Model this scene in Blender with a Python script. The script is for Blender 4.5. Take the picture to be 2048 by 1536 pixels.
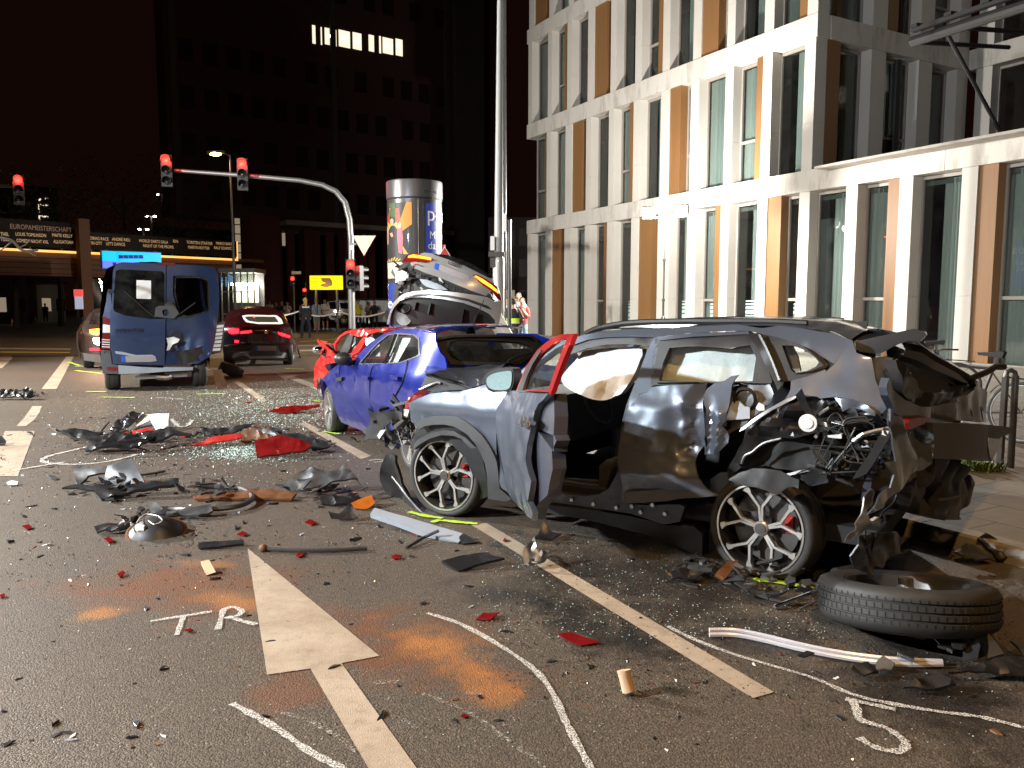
import bpy, math, random
from mathutils import Vector as V, Matrix, noise
from mathutils.geometry import delaunay_2d_cdt
random.seed(7)
sc = bpy.context.scene
for o in list(bpy.data.objects): bpy.data.objects.remove(o)
# ---------------------------------------------------------------- camera
F_PX, HOR, HCAM = 1600.0, 609.0, 1.62
PITCH = math.atan((768-HOR)/F_PX)
cam = bpy.data.objects.new('camera', bpy.data.cameras.new('camera'))
sc.collection.objects.link(cam)
cam.location = (0, 0, HCAM)
cam.rotation_euler = (math.pi/2-PITCH, 0, 0)
cam.data.sensor_width = 36.0
cam.data.lens = F_PX/2048*36
cam.data.clip_start = 0.05
cam.data.clip_end = 900
sc.camera = cam
# ---------------------------------------------------------------- world, exposure
sc.view_settings.view_transform = 'Standard'
sc.view_settings.look = 'None'
sc.view_settings.exposure = 0.0
sc.view_settings.gamma = 1.0
sc.view_settings.use_curve_mapping = False
w = bpy.data.worlds.new('World'); sc.world = w; w.use_nodes = True
bg = w.node_tree.nodes['Background']
bg.inputs[0].default_value = (0.0055, 0.0017, 0.0010, 1)   # night sky with a little warm city glow
bg.inputs[1].default_value = 1.0
cy = sc.cycles
cy.max_bounces = 6; cy.diffuse_bounces = 2; cy.glossy_bounces = 3; cy.transmission_bounces = 4; cy.transparent_max_bounces = 12
cy.sample_clamp_indirect = 3.0; cy.sample_clamp_direct = 0
cy.caustics_reflective = False; cy.caustics_refractive = False
try: cy.use_denoising = True
except Exception: pass
# ---------------------------------------------------------------- pixel -> world (photograph is 2048 x 1536)
CAM = V((0, 0, HCAM)); cp, sp = math.cos(PITCH), math.sin(PITCH)
FWD = V((0, cp, -sp)); UPV = V((0, sp, cp)); RT = V((1, 0, 0))
def ray(p): return FWD + RT*((p[0]-1024)/F_PX) - UPV*((p[1]-768)/F_PX)
def G(x, y, z=0.0):                       # where a pixel's ray meets the ground (or height z)
    d = ray((x, y)); t = (z-HCAM)/d.z
    return CAM + d*t
def at(x, y, Y):                          # where a pixel's ray reaches the distance Y
    d = ray((x, y)); return CAM + d*(Y/d.y)
def Zm(x0, y0, s): return lambda L: [(x0+a/s, y0+b/s) for a, b in L]
class Surf:                               # a real surface: a plane with a relief off(s,z) along its normal
    def __init__(self, O, S, Zv=(0,0,1), N=None, off=None):
        self.O = V(O); self.S = V(S).normalized(); self.Z = V(Zv).normalized()
        self.N = V(N).normalized() if N is not None else self.S.cross(self.Z)
        self.off = off or (lambda s, z: 0.0)
    def hit(self, p, e=0.0):
        d = ray(p); k = e
        for _ in range(8):
            t = ((self.O + self.N*k) - CAM).dot(self.N)/d.dot(self.N)
            q = CAM + d*t - self.O
            s, z = q.dot(self.S), q.dot(self.Z)
            k2 = self.off(s, z) + e
            k = k*0.4 + k2*0.6
        return (s, z)
    def P(self, s, z, e=0.0): return self.O + self.S*s + self.Z*z + self.N*(self.off(s, z)+e)
    def px(self, p, e=0.0): s, z = self.hit(p, e); return self.P(s, z, e)
# ---------------------------------------------------------------- objects
COL = sc.collection
MATS = {}
def tag(o, label, cat, group=None, kind=None):
    if label: o['label'] = label
    if cat: o['category'] = cat
    if group: o['group'] = group
    if kind: o['kind'] = kind
    return o
def thing(name, label, cat, loc=(0,0,0), group=None, rz=0.0):
    o = bpy.data.objects.new(name, None); COL.objects.link(o)
    o.location = loc; o.rotation_euler = (0, 0, rz); o.empty_display_size = 0.1
    o['_l'] = tuple(loc)
    return tag(o, label, cat, group)
def origin(par):
    l = V((0,0,0))
    while par is not None:
        l += V(par.location); par = par.parent
    return l
def mk(name, vs, fs, mat, par=None, smooth=False, base=None, auto=None):
    me = bpy.data.meshes.new(name)
    o0 = origin(par) if base is None else V(base)
    me.from_pydata([tuple(V(v)-o0) for v in vs], [], fs)
    me.validate(clean_customdata=False)
    if smooth:
        me.polygons.foreach_set('use_smooth', [True]*len(me.polygons))
        if auto is not None: me.set_sharp_from_angle(angle=math.radians(auto))
    me.materials.append(MATS[mat] if isinstance(mat, str) else mat)
    o = bpy.data.objects.new(name, me); COL.objects.link(o)
    if par is not None: o.parent = par
    elif base is not None: o.location = base
    return o
def struct(name, vs, fs, mat, par=None, **k):
    o = mk(name, vs, fs, mat, par, **k)
    if par is None: o['kind'] = 'structure'
    return o
class MB:                                 # collects one part's shape
    def __init__(s): s.v = []; s.f = []
    def add(s, vs, fs):
        n = len(s.v); s.v += [V(v) for v in vs]; s.f += [tuple(i+n for i in f) for f in fs]; return s
    def box(s, c, sz, ax=None, ay=None, az=None):
        ax = V(ax) if ax else V((1,0,0)); ay = V(ay) if ay else V((0,1,0)); az = V(az) if az else V((0,0,1)); c = V(c)
        a, b, d = sz[0]/2, sz[1]/2, sz[2]/2
        vs = [c+ax*(i*a)+ay*(j*b)+az*(k*d) for i in (-1,1) for j in (-1,1) for k in (-1,1)]
        return s.add(vs, [(0,1,3,2),(4,6,7,5),(0,4,5,1),(2,3,7,6),(0,2,6,4),(1,5,7,3)])
    def bar(s, a, b, w, h, up=(0,0,1)):
        a, b = V(a), V(b); x = (b-a); L = x.length
        if L < 1e-6: return s
        x /= L; y = V(up).cross(x)
        if y.length < 1e-4: y = V((1,0,0)).cross(x)
        y.normalize(); z = x.cross(y)
        return s.box((a+b)/2, (L, w, h), x, y, z)
    def tube(s, pts, r, n=8, caps=True):
        pts = [V(p) for p in pts]; m = len(pts); rr = r if isinstance(r, (list, tuple)) else [r]*m
        base = len(s.v); pu = None
        for i, p in enumerate(pts):
            t = (pts[min(i+1,m-1)]-pts[max(i-1,0)])
            t = t.normalized() if t.length > 1e-9 else V((0,0,1))
            u = pu - t*pu.dot(t) if pu else (V((0,0,1)).cross(t) if abs(t.z) < .9 else V((1,0,0)).cross(t))
            u.normalize(); pu = u; v2 = t.cross(u)
            for k in range(n):
                a = 2*math.pi*k/n; s.v.append(p+(u*math.cos(a)+v2*math.sin(a))*rr[i])
        for i in range(m-1):
            for k in range(n):
                a = base+i*n+k; b = base+i*n+(k+1)%n
                s.f.append((a, b, b+n, a+n))
        if caps:
            s.f.append(tuple(base+k for k in range(n))[::-1]); s.f.append(tuple(base+(m-1)*n+k for k in range(n)))
        return s
    def lathe(s, prof, c, ax, n=32, u=None, a0=0, a1=2*math.pi):     # prof: (radius, along axis)
        c = V(c); ax = V(ax).normalized()
        u = V(u).normalized() if u else (V((0,0,1)).cross(ax) if abs(ax.z) < .9 else V((1,0,0)).cross(ax)).normalized()
        w2 = ax.cross(u); base = len(s.v); full = abs(a1-a0-2*math.pi) < 1e-6; cols = n if full else n+1
        for r, h in prof:
            for k in range(cols):
                a = a0+(a1-a0)*k/n
                s.v.append(c+ax*h+(u*math.cos(a)+w2*math.sin(a))*r)
        for i in range(len(prof)-1):
            for k in range(n):
                k2 = (k+1)%cols
                s.f.append((base+i*cols+k, base+i*cols+k2, base+(i+1)*cols+k2, base+(i+1)*cols+k))
        return s
    def sphere(s, c, r, n=12, m=8, sc3=(1,1,1)):
        c = V(c); base = len(s.v)
        for j in range(m+1):
            t = math.pi*j/m
            for k in range(n):
                a = 2*math.pi*k/n
                s.v.append(c+V((math.sin(t)*math.cos(a)*r*sc3[0], math.sin(t)*math.sin(a)*r*sc3[1], math.cos(t)*r*sc3[2])))
        for j in range(m):
            for k in range(n):
                s.f.append((base+j*n+k, base+(j+1)*n+k, base+(j+1)*n+(k+1)%n, base+j*n+(k+1)%n))
        return s
    def prism(s, poly, ext):                                      # 3-D polygon extruded by a vector
        n = len(poly); poly = [V(p) for p in poly]; e = V(ext); b = len(s.v)
        s.v += poly + [p+e for p in poly]
        s.f.append(tuple(b+i for i in range(n))); s.f.append(tuple(b+n+i for i in range(n))[::-1])
        for i in range(n): s.f.append((b+i, b+n+i, b+n+(i+1)%n, b+(i+1)%n))
        return s
    def build(s, name, mat, par=None, smooth=False, auto=35, base=None): return mk(name, s.v, s.f, mat, par, smooth, base, auto)
def spline(P, n=4, closed=True):
    out = []; m = len(P)
    for i in range(m if closed else m-1):
        g = (lambda k: P[k % m]) if closed else (lambda k: P[min(max(k,0),m-1)])
        a, b, c, d = g(i-1), g(i), g(i+1), g(i+2)
        for k in range(n):
            t = k/n
            out.append(tuple(0.5*((2*b[j])+(c[j]-a[j])*t+(2*a[j]-5*b[j]+4*c[j]-d[j])*t*t+(3*b[j]-a[j]-3*c[j]+d[j])*t**3) for j in range(len(b))))
    if not closed: out.append(tuple(P[-1]))
    return out
def inside(p, poly):
    x, y = p; c = False; j = len(poly)-1
    for i in range(len(poly)):
        xi, yi = poly[i]; xj, yj = poly[j]
        if (yi > y) != (yj > y) and x < (xj-xi)*(y-yi)/(yj-yi)+xi: c = not c
        j = i
    return c
def fill2d(outer, holes=(), step=0.1):
    loops = [outer]+list(holes); pts = []; edges = []
    for L in loops:
        L2 = []
        for i, a in enumerate(L):
            b = L[(i+1) % len(L)]; d = math.hypot(b[0]-a[0], b[1]-a[1])
            if d < 1e-5: continue
            n = max(1, int(d/step))
            for k in range(n): L2.append((a[0]+(b[0]-a[0])*k/n, a[1]+(b[1]-a[1])*k/n))
        n0 = len(pts); pts += L2
        edges += [(n0+i, n0+(i+1) % len(L2)) for i in range(len(L2))]
    nb = list(pts); xs = [p[0] for p in outer]; ys = [p[1] for p in outer]
    nx = int((max(xs)-min(xs))/step)+1; ny = int((max(ys)-min(ys))/step)+1
    if nx*ny < 60000:
        for i in range(nx):
            for j in range(ny):
                p = (min(xs)+(i+.5+(.25 if j % 2 else -.25))*step, min(ys)+(j+.5)*step)
                if inside(p, outer) and not any(inside(p, h) for h in holes):
                    if min((p[0]-q[0])**2+(p[1]-q[1])**2 for q in nb) > (0.45*step)**2: pts.append(p)
    vo, eo, fo, ov, oe, of = delaunay_2d_cdt([V(p) for p in pts], edges, [], 0, 1e-6)
    fs = []
    for f in fo:
        c = (sum(vo[i][0] for i in f)/len(f), sum(vo[i][1] for i in f)/len(f))
        if inside(c, outer) and not any(inside(c, h) for h in holes):
            a, b, d = (vo[i] for i in f[:3])
            if (b[0]-a[0])*(d[1]-a[1])-(b[1]-a[1])*(d[0]-a[0]) < 0: f = f[::-1]
            fs.append(tuple(f))
    return [tuple(v) for v in vo], fs
def sheet_mesh(vo, fs, fP, thick):
    top = [fP(a, b, 0) for a, b in vo]; n = len(top)
    if thick == 0: return top, fs
    bot = [fP(a, b, -thick) for a, b in vo]
    cnt = {}
    for f in fs:
        for i in range(len(f)):
            e = (f[i], f[(i+1) % len(f)]); cnt[e] = 1
    side = [(a, b, b+n, a+n)[::-1] for (a, b) in cnt if (b, a) not in cnt]
    return top+bot, list(fs)+[tuple(i+n for i in f)[::-1] for f in fs]+side
def panel(name, px, surf, mat, par, holes=(), step=0.1, thick=0.012, e=0.0, rnd=0, smooth=True, disp=None, mirror=None, auto=None, raw=False):
    """outline in photo pixels laid on a real surface and given thickness"""
    def to2(L): return [tuple(p) for p in L] if raw else [surf.hit(p, e) for p in L]
    o2 = to2(px); h2 = [to2(h) for h in holes]
    if rnd: o2 = spline(o2, rnd); h2 = [spline(h, rnd) for h in h2]
    vo, fs = fill2d(o2, h2, step)
    d = disp or (lambda s, z: 0.0)
    vs, ff = sheet_mesh(vo, fs, lambda a, b, t: surf.P(a, b, e+d(a, b)+t), thick)
    ob = mk(name, vs, ff, mat, par, smooth, None, auto if auto else 40)
    if mirror is not None:
        vs2, ff2 = sheet_mesh(vo, fs, lambda a, b, t: surf.O+surf.S*a+surf.Z*b-surf.N*(mirror+surf.off(a, b)+e+t), thick)
        mk(name, vs2, [f[::-1] for f in ff2], mat, par, smooth, None, 40)
    return ob
def flat(name, px, mat, par, z, rnd=0, step=0.5, **k):
    pts = [G(x, y, z) for x, y in px]; o2 = [(p.x, p.y) for p in pts]
    if rnd: o2 = spline(o2, rnd)
    vo, fs = fill2d(o2, (), step)
    return struct(name, [(a, b, z) for a, b in vo], fs, mat, par, **k)
def ribbon(name, px, wd, mat, par, z, rnd=5, jit=0.0):
    P = [G(x, y, z) for x, y in px]
    if rnd: P = [V(p) for p in spline([tuple(p) for p in P], rnd, False)]
    vs = []; fs = []
    for i, p in enumerate(P):
        t = P[min(i+1, len(P)-1)]-P[max(i-1, 0)]; t.z = 0; t.normalize(); n = V((-t.y, t.x, 0))
        ww = wd*(1+random.uniform(-jit, jit))/2
        vs += [p+n*ww, p-n*ww]
        if i: fs.append((2*i-2, 2*i-1, 2*i+1, 2*i))
    return struct(name, vs, fs, mat, par)
def text_mesh(txt, size, align='LEFT', depth=0.0):
    cu = bpy.data.curves.new('t', 'FONT'); cu.body = txt; cu.size = size; cu.align_x = align; cu.extrude = depth; cu.resolution_u = 3
    o = bpy.data.objects.new('t', cu); COL.objects.link(o)
    bpy.context.view_layer.update()
    me = bpy.data.meshes.new_from_object(o.evaluated_get(bpy.context.evaluated_depsgraph_get()))
    vs = [v.co.copy() for v in me.vertices]; fs = [tuple(p.vertices) for p in me.polygons]
    bpy.data.objects.remove(o); bpy.data.meshes.remove(me); bpy.data.curves.remove(cu)
    return vs, fs
def text(name, txt, size, O, X, Y, mat, par, align='LEFT', bend=None, xs=1.0, bold=0.0):
    vs, fs = text_mesh(txt, size, align)
    X = V(X).normalized(); Y = V(Y).normalized(); O = V(O)
    if bend: pts = [bend(v.x*xs, v.y) for v in vs]
    else: pts = [O+X*(v.x*xs)+Y*v.y for v in vs]
    if bold:
        m = len(pts); N2 = X.cross(Y)
        for k, (dx, dy) in enumerate(((bold,0),(-bold,0),(0,bold),(0,-bold))):
            q = [p+X*dx+Y*dy+N2*(.0007*(k+1)) for p in pts[:m]]
            fs = fs+[tuple(i+m*(k+1) for i in f) for f in fs[:len(fs)//(k+1)]]; pts = pts+q
    return mk(name, pts, fs, mat, par)
# ---------------------------------------------------------------- materials
def nt(name):
    m = bpy.data.materials.new(name); m.use_nodes = True; MATS[name] = m
    t = m.node_tree; b = t.nodes['Principled BSDF']
    return m, t, b
def lk(t, a, b): t.links.new(a, b)
def nd(t, typ, **k):
    n = t.nodes.new(typ)
    for a, v in k.items():
        if a.startswith('i_'):
            n.inputs[int(a[2:])].default_value = v
        else: setattr(n, a, v)
    return n
def noise_n(t, scale, detail=4, rough=.6, vec=None, dim='3D'):
    n = nd(t, 'ShaderNodeTexNoise'); n.inputs['Scale'].default_value = scale; n.inputs['Detail'].default_value = detail; n.inputs['Roughness'].default_value = rough
    if vec: lk(t, vec, n.inputs['Vector'])
    return n
def ramp(t, src, stops):
    r = nd(t, 'ShaderNodeValToRGB'); e = r.color_ramp.elements
    while len(e) < len(stops): e.new(0.5)
    for i, (p, c) in enumerate(stops):
        e[i].position = p; e[i].color = (c if len(c) == 4 else (*c, 1)) if isinstance(c, tuple) else (c, c, c, 1)
    lk(t, src, r.inputs[0]); return r
def mix(t, fac, a, b, blend='MIX'):
    m = nd(t, 'ShaderNodeMix'); m.data_type = 'RGBA'; m.blend_type = blend
    for s, x in ((m.inputs[0], fac), (m.inputs[6], a), (m.inputs[7], b)):
        if isinstance(x, (int, float)): s.default_value = x if s is m.inputs[0] or s.type == 'VALUE' else (x, x, x, 1)
        elif isinstance(x, tuple): s.default_value = (*x, 1) if len(x) == 3 else x
        else: lk(t, x, s)
    return m.outputs[2]
def mth(t, op, a, b=0.0, c=None):
    m = nd(t, 'ShaderNodeMath'); m.operation = op
    for s, x in zip(m.inputs, (a, b) if c is None else (a, b, c)):
        if isinstance(x, (int, float)): s.default_value = x
        else: lk(t, x, s)
    return m.outputs[0]
def bump(t, b, h, dist=0.01, strength=1.0):
    n = nd(t, 'ShaderNodeBump'); n.inputs['Distance'].default_value = dist; n.inputs['Strength'].default_value = strength
    lk(t, h, n.inputs['Height']); lk(t, n.outputs[0], b.inputs['Normal']); return n
def pos(t): return nd(t, 'ShaderNodeNewGeometry').outputs['Position']
def simple(name, col, rough=.5, metal=0.0, coat=0.0, var=.25, scale=6.0, bmp=0.0, dirt=0.0, spec=.5):
    m, t, b = nt(name)
    b.inputs['Roughness'].default_value = rough; b.inputs['Metallic'].default_value = metal; b.inputs['Specular IOR Level'].default_value = spec
    if coat: b.inputs['Coat Weight'].default_value = coat; b.inputs['Coat Roughness'].default_value = .04
    p = pos(t); n = noise_n(t, scale, 5, .65, p)
    c = mix(t, n.outputs[0], tuple(x*(1-var) for x in col), tuple(min(1, x*(1+var)) for x in col))
    if dirt:
        n2 = noise_n(t, 2.3, 6, .7, p); r = ramp(t, n2.outputs[0], [(.48, 0.0), (.72, dirt)])
        c = mix(t, r.outputs[0], c, (.05, .042, .034))
        rr = nd(t, 'ShaderNodeMapRange'); lk(t, r.outputs[0], rr.inputs[0]); rr.inputs[3].default_value = rough; rr.inputs[4].default_value = min(.9, rough+.35); lk(t, rr.outputs[0], b.inputs['Roughness'])
    lk(t, c, b.inputs['Base Color'])
    if bmp: bump(t, b, noise_n(t, scale*8, 4, .6, p).outputs[0], bmp)
    return m
def emit(name, col, st):
    m, t, b = nt(name); b.inputs['Base Color'].default_value = (*[min(1, c*.5) for c in col], 1)
    b.inputs['Emission Color'].default_value = (*col, 1); b.inputs['Emission Strength'].default_value = st; b.inputs['Roughness'].default_value = .3
    return m
def carpaint(name, col, metal=.55, rough=.33, scratch=.35, dirt=.35):
    m, t, b = nt(name); p = pos(t)
    b.inputs['Metallic'].default_value = metal
    b.inputs['Coat Weight'].default_value = .9; b.inputs['Coat Roughness'].default_value = .05
    fl = noise_n(t, 900, 1, .5, p)
    c = mix(t, fl.outputs[0], tuple(x*.8 for x in col), tuple(min(1, x*1.2) for x in col))
    n2 = noise_n(t, 1.7, 7, .72, p); r = ramp(t, n2.outputs[0], [(.5, 0.0), (.78, dirt)])
    c = mix(t, r.outputs[0], c, (.07, .06, .05))
    mp = nd(t, 'ShaderNodeMapping'); lk(t, p, mp.inputs[0]); mp.inputs['Scale'].default_value = (3, 3, 90); mp.inputs['Rotation'].default_value = (.2, .15, .3)
    n3 = noise_n(t, 2.2, 3, .6, mp.outputs[0]); n4 = noise_n(t, 1.1, 3, .6, p)
    s = mth(t, 'MULTIPLY', ramp(t, n3.outputs[0], [(.68, 0.0), (.72, 1.0)]).outputs[0], ramp(t, n4.outputs[0], [(.52, 0.0), (.62, scratch)]).outputs[0])
    c = mix(t, s, c, (.45, .45, .46))
    lk(t, c, b.inputs['Base Color'])
    rr = mth(t, 'ADD', mth(t, 'MULTIPLY', r.outputs[0], .5), rough); lk(t, rr, b.inputs['Roughness'])
    cr = mth(t, 'ADD', mth(t, 'MULTIPLY', r.outputs[0], .45), .05); lk(t, cr, b.inputs['Coat Roughness'])
    bump(t, b, noise_n(t, 3.2, 2, .4, p).outputs[0], .006)
    return m
def glass(name, tint=(.62,.72,.7), refl=1.0, trans=1.0, rough=.01, dirt=0.06):
    m, t, b = nt(name); out = t.nodes['Material Output']
    g = nd(t, 'ShaderNodeBsdfGlossy'); g.inputs['Roughness'].default_value = rough
    tr = nd(t, 'ShaderNodeBsdfTransparent'); tr.inputs[0].default_value = (*[x*trans for x in tint], 1)
    ge = nd(t, 'ShaderNodeNewGeometry'); dt = nd(t, 'ShaderNodeVectorMath'); dt.operation = 'DOT_PRODUCT'; lk(t, ge.outputs['Normal'], dt.inputs[0]); lk(t, ge.outputs['Incoming'], dt.inputs[1])
    fr_ = mth(t, 'ADD', mth(t, 'MULTIPLY', mth(t, 'POWER', mth(t, 'SUBTRACT', 1.0, mth(t, 'ABSOLUTE', dt.outputs['Value'])), 5.0), .95), .045)
    df = nd(t, 'ShaderNodeBsdfDiffuse'); df.inputs[0].default_value = (.3,.3,.28,1)
    m1 = nd(t, 'ShaderNodeMixShader'); lk(t, mth(t, 'MULTIPLY', fr_, refl), m1.inputs[0]); lk(t, tr.outputs[0], m1.inputs[1]); lk(t, g.outputs[0], m1.inputs[2])
    m2 = nd(t, 'ShaderNodeMixShader'); n = noise_n(t, 3, 6, .7, pos(t)); lk(t, ramp(t, n.outputs[0], [(.4, dirt*.3), (.8, dirt*2)]).outputs[0], m2.inputs[0])
    lk(t, m1.outputs[0], m2.inputs[1]); lk(t, df.outputs[0], m2.inputs[2]); lk(t, m2.outputs[0], out.inputs[0])
    return m
# ---------------------------------------------------------------- materials used all over
simple('concrete', (.40,.37,.33), .75, var=.25, scale=1.5, bmp=.002, dirt=.35)
simple('kerbstone', (.30,.28,.25), .8, var=.3, scale=4, bmp=.004, dirt=.5)
simple('black_plastic', (.022,.022,.024), .42, var=.4, scale=9, dirt=.35)
simple('matt_black', (.012,.012,.012), .7, var=.3)
simple('grey_plastic', (.06,.062,.066), .5, var=.3, scale=7, dirt=.3)
simple('pale_grey_plastic', (.33,.37,.42), .42, var=.12, scale=4)
simple('rubber', (.028,.027,.026), .62, var=.45, scale=11, dirt=.6)
simple('bare_metal', (.42,.41,.40), .34, metal=.9, var=.3, scale=12, dirt=.5)
simple('alloy', (.62,.60,.56), .28, metal=.75, var=.12, scale=8)
simple('dark_metal', (.09,.085,.08), .42, metal=.6, var=.4, scale=9, dirt=.5)
simple('chrome', (.8,.8,.8), .1, metal=1.0, var=.05)
simple('rusty_metal', (.17,.085,.04), .7, metal=.3, var=.5, scale=14)
simple('pole_pale', (.45,.45,.44), .4, metal=.3, var=.15, scale=3)
simple('galvanised', (.17,.17,.165), .42, metal=.5, var=.2, scale=3)
simple('white_plastic', (.74,.74,.72), .45, var=.06)
simple('airbag_cloth', (.82,.85,.86), .8, var=.05, scale=4, bmp=.004)
simple('interior_black', (.016,.016,.017), .7, var=.4, scale=8)
simple('interior_grey', (.035,.034,.035), .75, var=.3, scale=10)
simple('red_lens', (.17,.008,.008), .18, coat=.6, var=.3, scale=20)
simple('orange_lens', (.45,.12,.015), .2, coat=.6, var=.3, scale=20)
simple('red_plastic', (.40,.02,.015), .4, var=.3, scale=10)
simple('white_paper', (.85,.85,.83), .7, var=.03)
simple('plate_grey', (.33,.29,.30), .6, var=.06)
simple('plate_blue', (.02,.10,.55), .4, var=.1)
simple('cable_black', (.02,.02,.02), .5)
simple('blue_plastic', (.03,.06,.6), .3, var=.1)
emit('tail_red', (1.0,.008,.014), 10)
emit('tail_orange', (1.0,.22,.015), 7)
emit('signal_red', (1.0,.010,.006), 18)
emit('lamp_sodium', (1.0,.52,.12), 60)
emit('lamp_white', (1.0,.95,.82), 40)
emit('room_light', (1.0,.9,.7), 1.6)
# asphalt
def asphalt():
    m, t, b = nt('asphalt'); p = pos(t)
    v = nd(t, 'ShaderNodeTexVoronoi'); v.inputs['Scale'].default_value = 135; lk(t, p, v.inputs['Vector'])
    v2 = nd(t, 'ShaderNodeTexVoronoi'); v2.inputs['Scale'].default_value = 230; lk(t, p, v2.inputs['Vector'])
    n = noise_n(t, 60, 5, .75, p); big = noise_n(t, .55, 5, .6, p); mid = noise_n(t, 3.5, 5, .65, p)
    stone = ramp(t, v.outputs['Color'], [(.15, (.064,.050,.037)), (.55, (.134,.103,.074)), (.86, (.20,.153,.108)), (.95, (.44,.36,.27))])
    c = mix(t, ramp(t, v.outputs['Distance'], [(.25, 0.0), (.75, .75)]).outputs[0], stone.outputs[0], (.016,.014,.013))
    c = mix(t, ramp(t, n.outputs[0], [(.35, 0.0), (.75, .5)]).outputs[0], c, (.19,.155,.118))
    c = mix(t, ramp(t, big.outputs[0], [(.35, 0.0), (.7, .35)]).outputs[0], c, (.055,.048,.042))
    c = mix(t, ramp(t, mid.outputs[0], [(.55, 0.0), (.8, .4)]).outputs[0], c, (.14,.11,.08))
    ro = nd(t, 'ShaderNodeValue'); ro.outputs[0].default_value = .62; rough = ro.outputs[0]
    nz = noise_n(t, 4.5, 7, .7, p); nz2 = noise_n(t, 1.3, 4, .6, p)
    spk = ramp(t, n.outputs[0], [(.30, .55), (.62, 1.0)]).outputs[0]
    def blot(c, rough, a, bb, wid, col, amt, hard=.55, rg=None, nzs=2.4):
        A = G(*a); B = G(*bb); C = (A+B)/2; L = max((B-A).length/2, .05)*1.35; wid *= 1.4; ang = math.atan2(B.y-A.y, B.x-A.x)
        mp = nd(t, 'ShaderNodeMapping'); mp.vector_type = 'TEXTURE'; lk(t, p, mp.inputs[0])
        mp.inputs['Location'].default_value = (C.x, C.y, 0); mp.inputs['Rotation'].default_value = (0, 0, ang); mp.inputs['Scale'].default_value = (L, wid, 1)
        ln = nd(t, 'ShaderNodeVectorMath'); ln.operation = 'LENGTH'; lk(t, mp.outputs[0], ln.inputs[0])
        d = mth(t, 'ADD', ln.outputs['Value'], mth(t, 'MULTIPLY', mth(t, 'SUBTRACT', nz.outputs[0], .5), nzs))
        d = mth(t, 'ADD', d, mth(t, 'MULTIPLY', mth(t, 'SUBTRACT', nz2.outputs[0], .5), nzs))
        f = mth(t, 'MULTIPLY', ramp(t, d, [(hard*.35, amt), (hard*1.0, amt*.45), (hard*1.75, 0.0)]).outputs[0], spk)
        c = mix(t, f, c, col)
        if rg is not None: rough = mix(t, f, rough, rg)
        return c, rough
    org = (.40,.165,.045); rst = (.16,.062,.025)
    c, rough = blot(c, rough, (255,1130), (470,1200), .45, rst, .9)
    c, rough = blot(c, rough, (150,1235), (245,1222), .10, org, .85)
    c, rough = blot(c, rough, (330,1120), (470,1130), .10, org, .7)
    c, rough = blot(c, rough, (395,1180), (520,1215), .10, org, .85)
    c, rough = blot(c, rough, (650,1210), (1010,1370), .30, rst, .95)
    c, rough = blot(c, rough, (780,1250), (1000,1340), .13, org, .95)
    c, rough = blot(c, rough, (960,1370), (1020,1420), .10, org, .5)
    c, rough = blot(c, rough, (500,1390), (660,1370), .22, rst, .7)
    c, rough = blot(c, rough, (180,1180), (620,1150), .35, rst, .6)
    c, rough = blot(c, rough, (860,1310), (1000,1390), .08, org, .4)
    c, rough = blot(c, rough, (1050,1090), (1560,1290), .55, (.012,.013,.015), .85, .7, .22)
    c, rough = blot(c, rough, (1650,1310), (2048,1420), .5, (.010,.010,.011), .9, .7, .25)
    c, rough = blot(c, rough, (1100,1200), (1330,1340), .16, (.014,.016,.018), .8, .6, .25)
    c, rough = blot(c, rough, (250,890), (700,850), .8, (.03,.027,.026), .7, .7, .35)
    lk(t, c, b.inputs['Base Color']); lk(t, rough, b.inputs['Roughness']); b.inputs['Specular IOR Level'].default_value = .4
    h = mth(t, 'ADD', mth(t, 'MULTIPLY', v.outputs['Distance'], -1.0), mth(t, 'MULTIPLY', n.outputs[0], .8))
    bump(t, b, h, .0045, .6)
asphalt()
def paint(name, col, wear=.45, sc_=14, grime=(.12,.09,.065), gr=.5, opa=1.0):
    m, t, b = nt(name); p = pos(t); out = t.nodes['Material Output']
    n = noise_n(t, sc_, 8, .75, p); n2 = noise_n(t, 2.2, 5, .7, p)
    g = noise_n(t, 180, 2, .6, p)
    c = mix(t, ramp(t, n2.outputs[0], [(.38, 0.0), (.72, gr)]).outputs[0], col, grime)
    c = mix(t, ramp(t, n.outputs[0], [(.5, 0.0), (.75, gr*.8)]).outputs[0], c, tuple(x*.5 for x in grime))
    lk(t, c, b.inputs['Base Color']); b.inputs['Roughness'].default_value = .6
    bump(t, b, g.outputs[0], .002)
    a = ramp(t, n.outputs[0], [(max(0, .28-wear*.2), opa), (.92-wear*.38, opa), (.95-wear*.33, 0.0)])
    tr = nd(t, 'ShaderNodeBsdfTransparent'); ms = nd(t, 'ShaderNodeMixShader')
    lk(t, a.outputs[0], ms.inputs[0]); lk(t, tr.outputs[0], ms.inputs[1]); lk(t, b.outputs[0], ms.inputs[2]); lk(t, ms.outputs[0], out.inputs[0])
paint('road_paint_sodium', (.46,.375,.28), .35, grime=(.16,.085,.045))  # tan of the sodium light is put into the base and grime colours
paint('road_paint_old', (.42,.37,.30), .8)
paint('chalk_white', (.80,.78,.73), 1.22, 150, gr=.15)
paint('chalk_faint', (.5,.47,.40), 1.4, 90, gr=.2)
paint('chalk_green', (.55,.85,.06), 1.0, 100, gr=.1)
paint('chalk_yellow', (.80,.62,.05), .8, 60, gr=.2)
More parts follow.
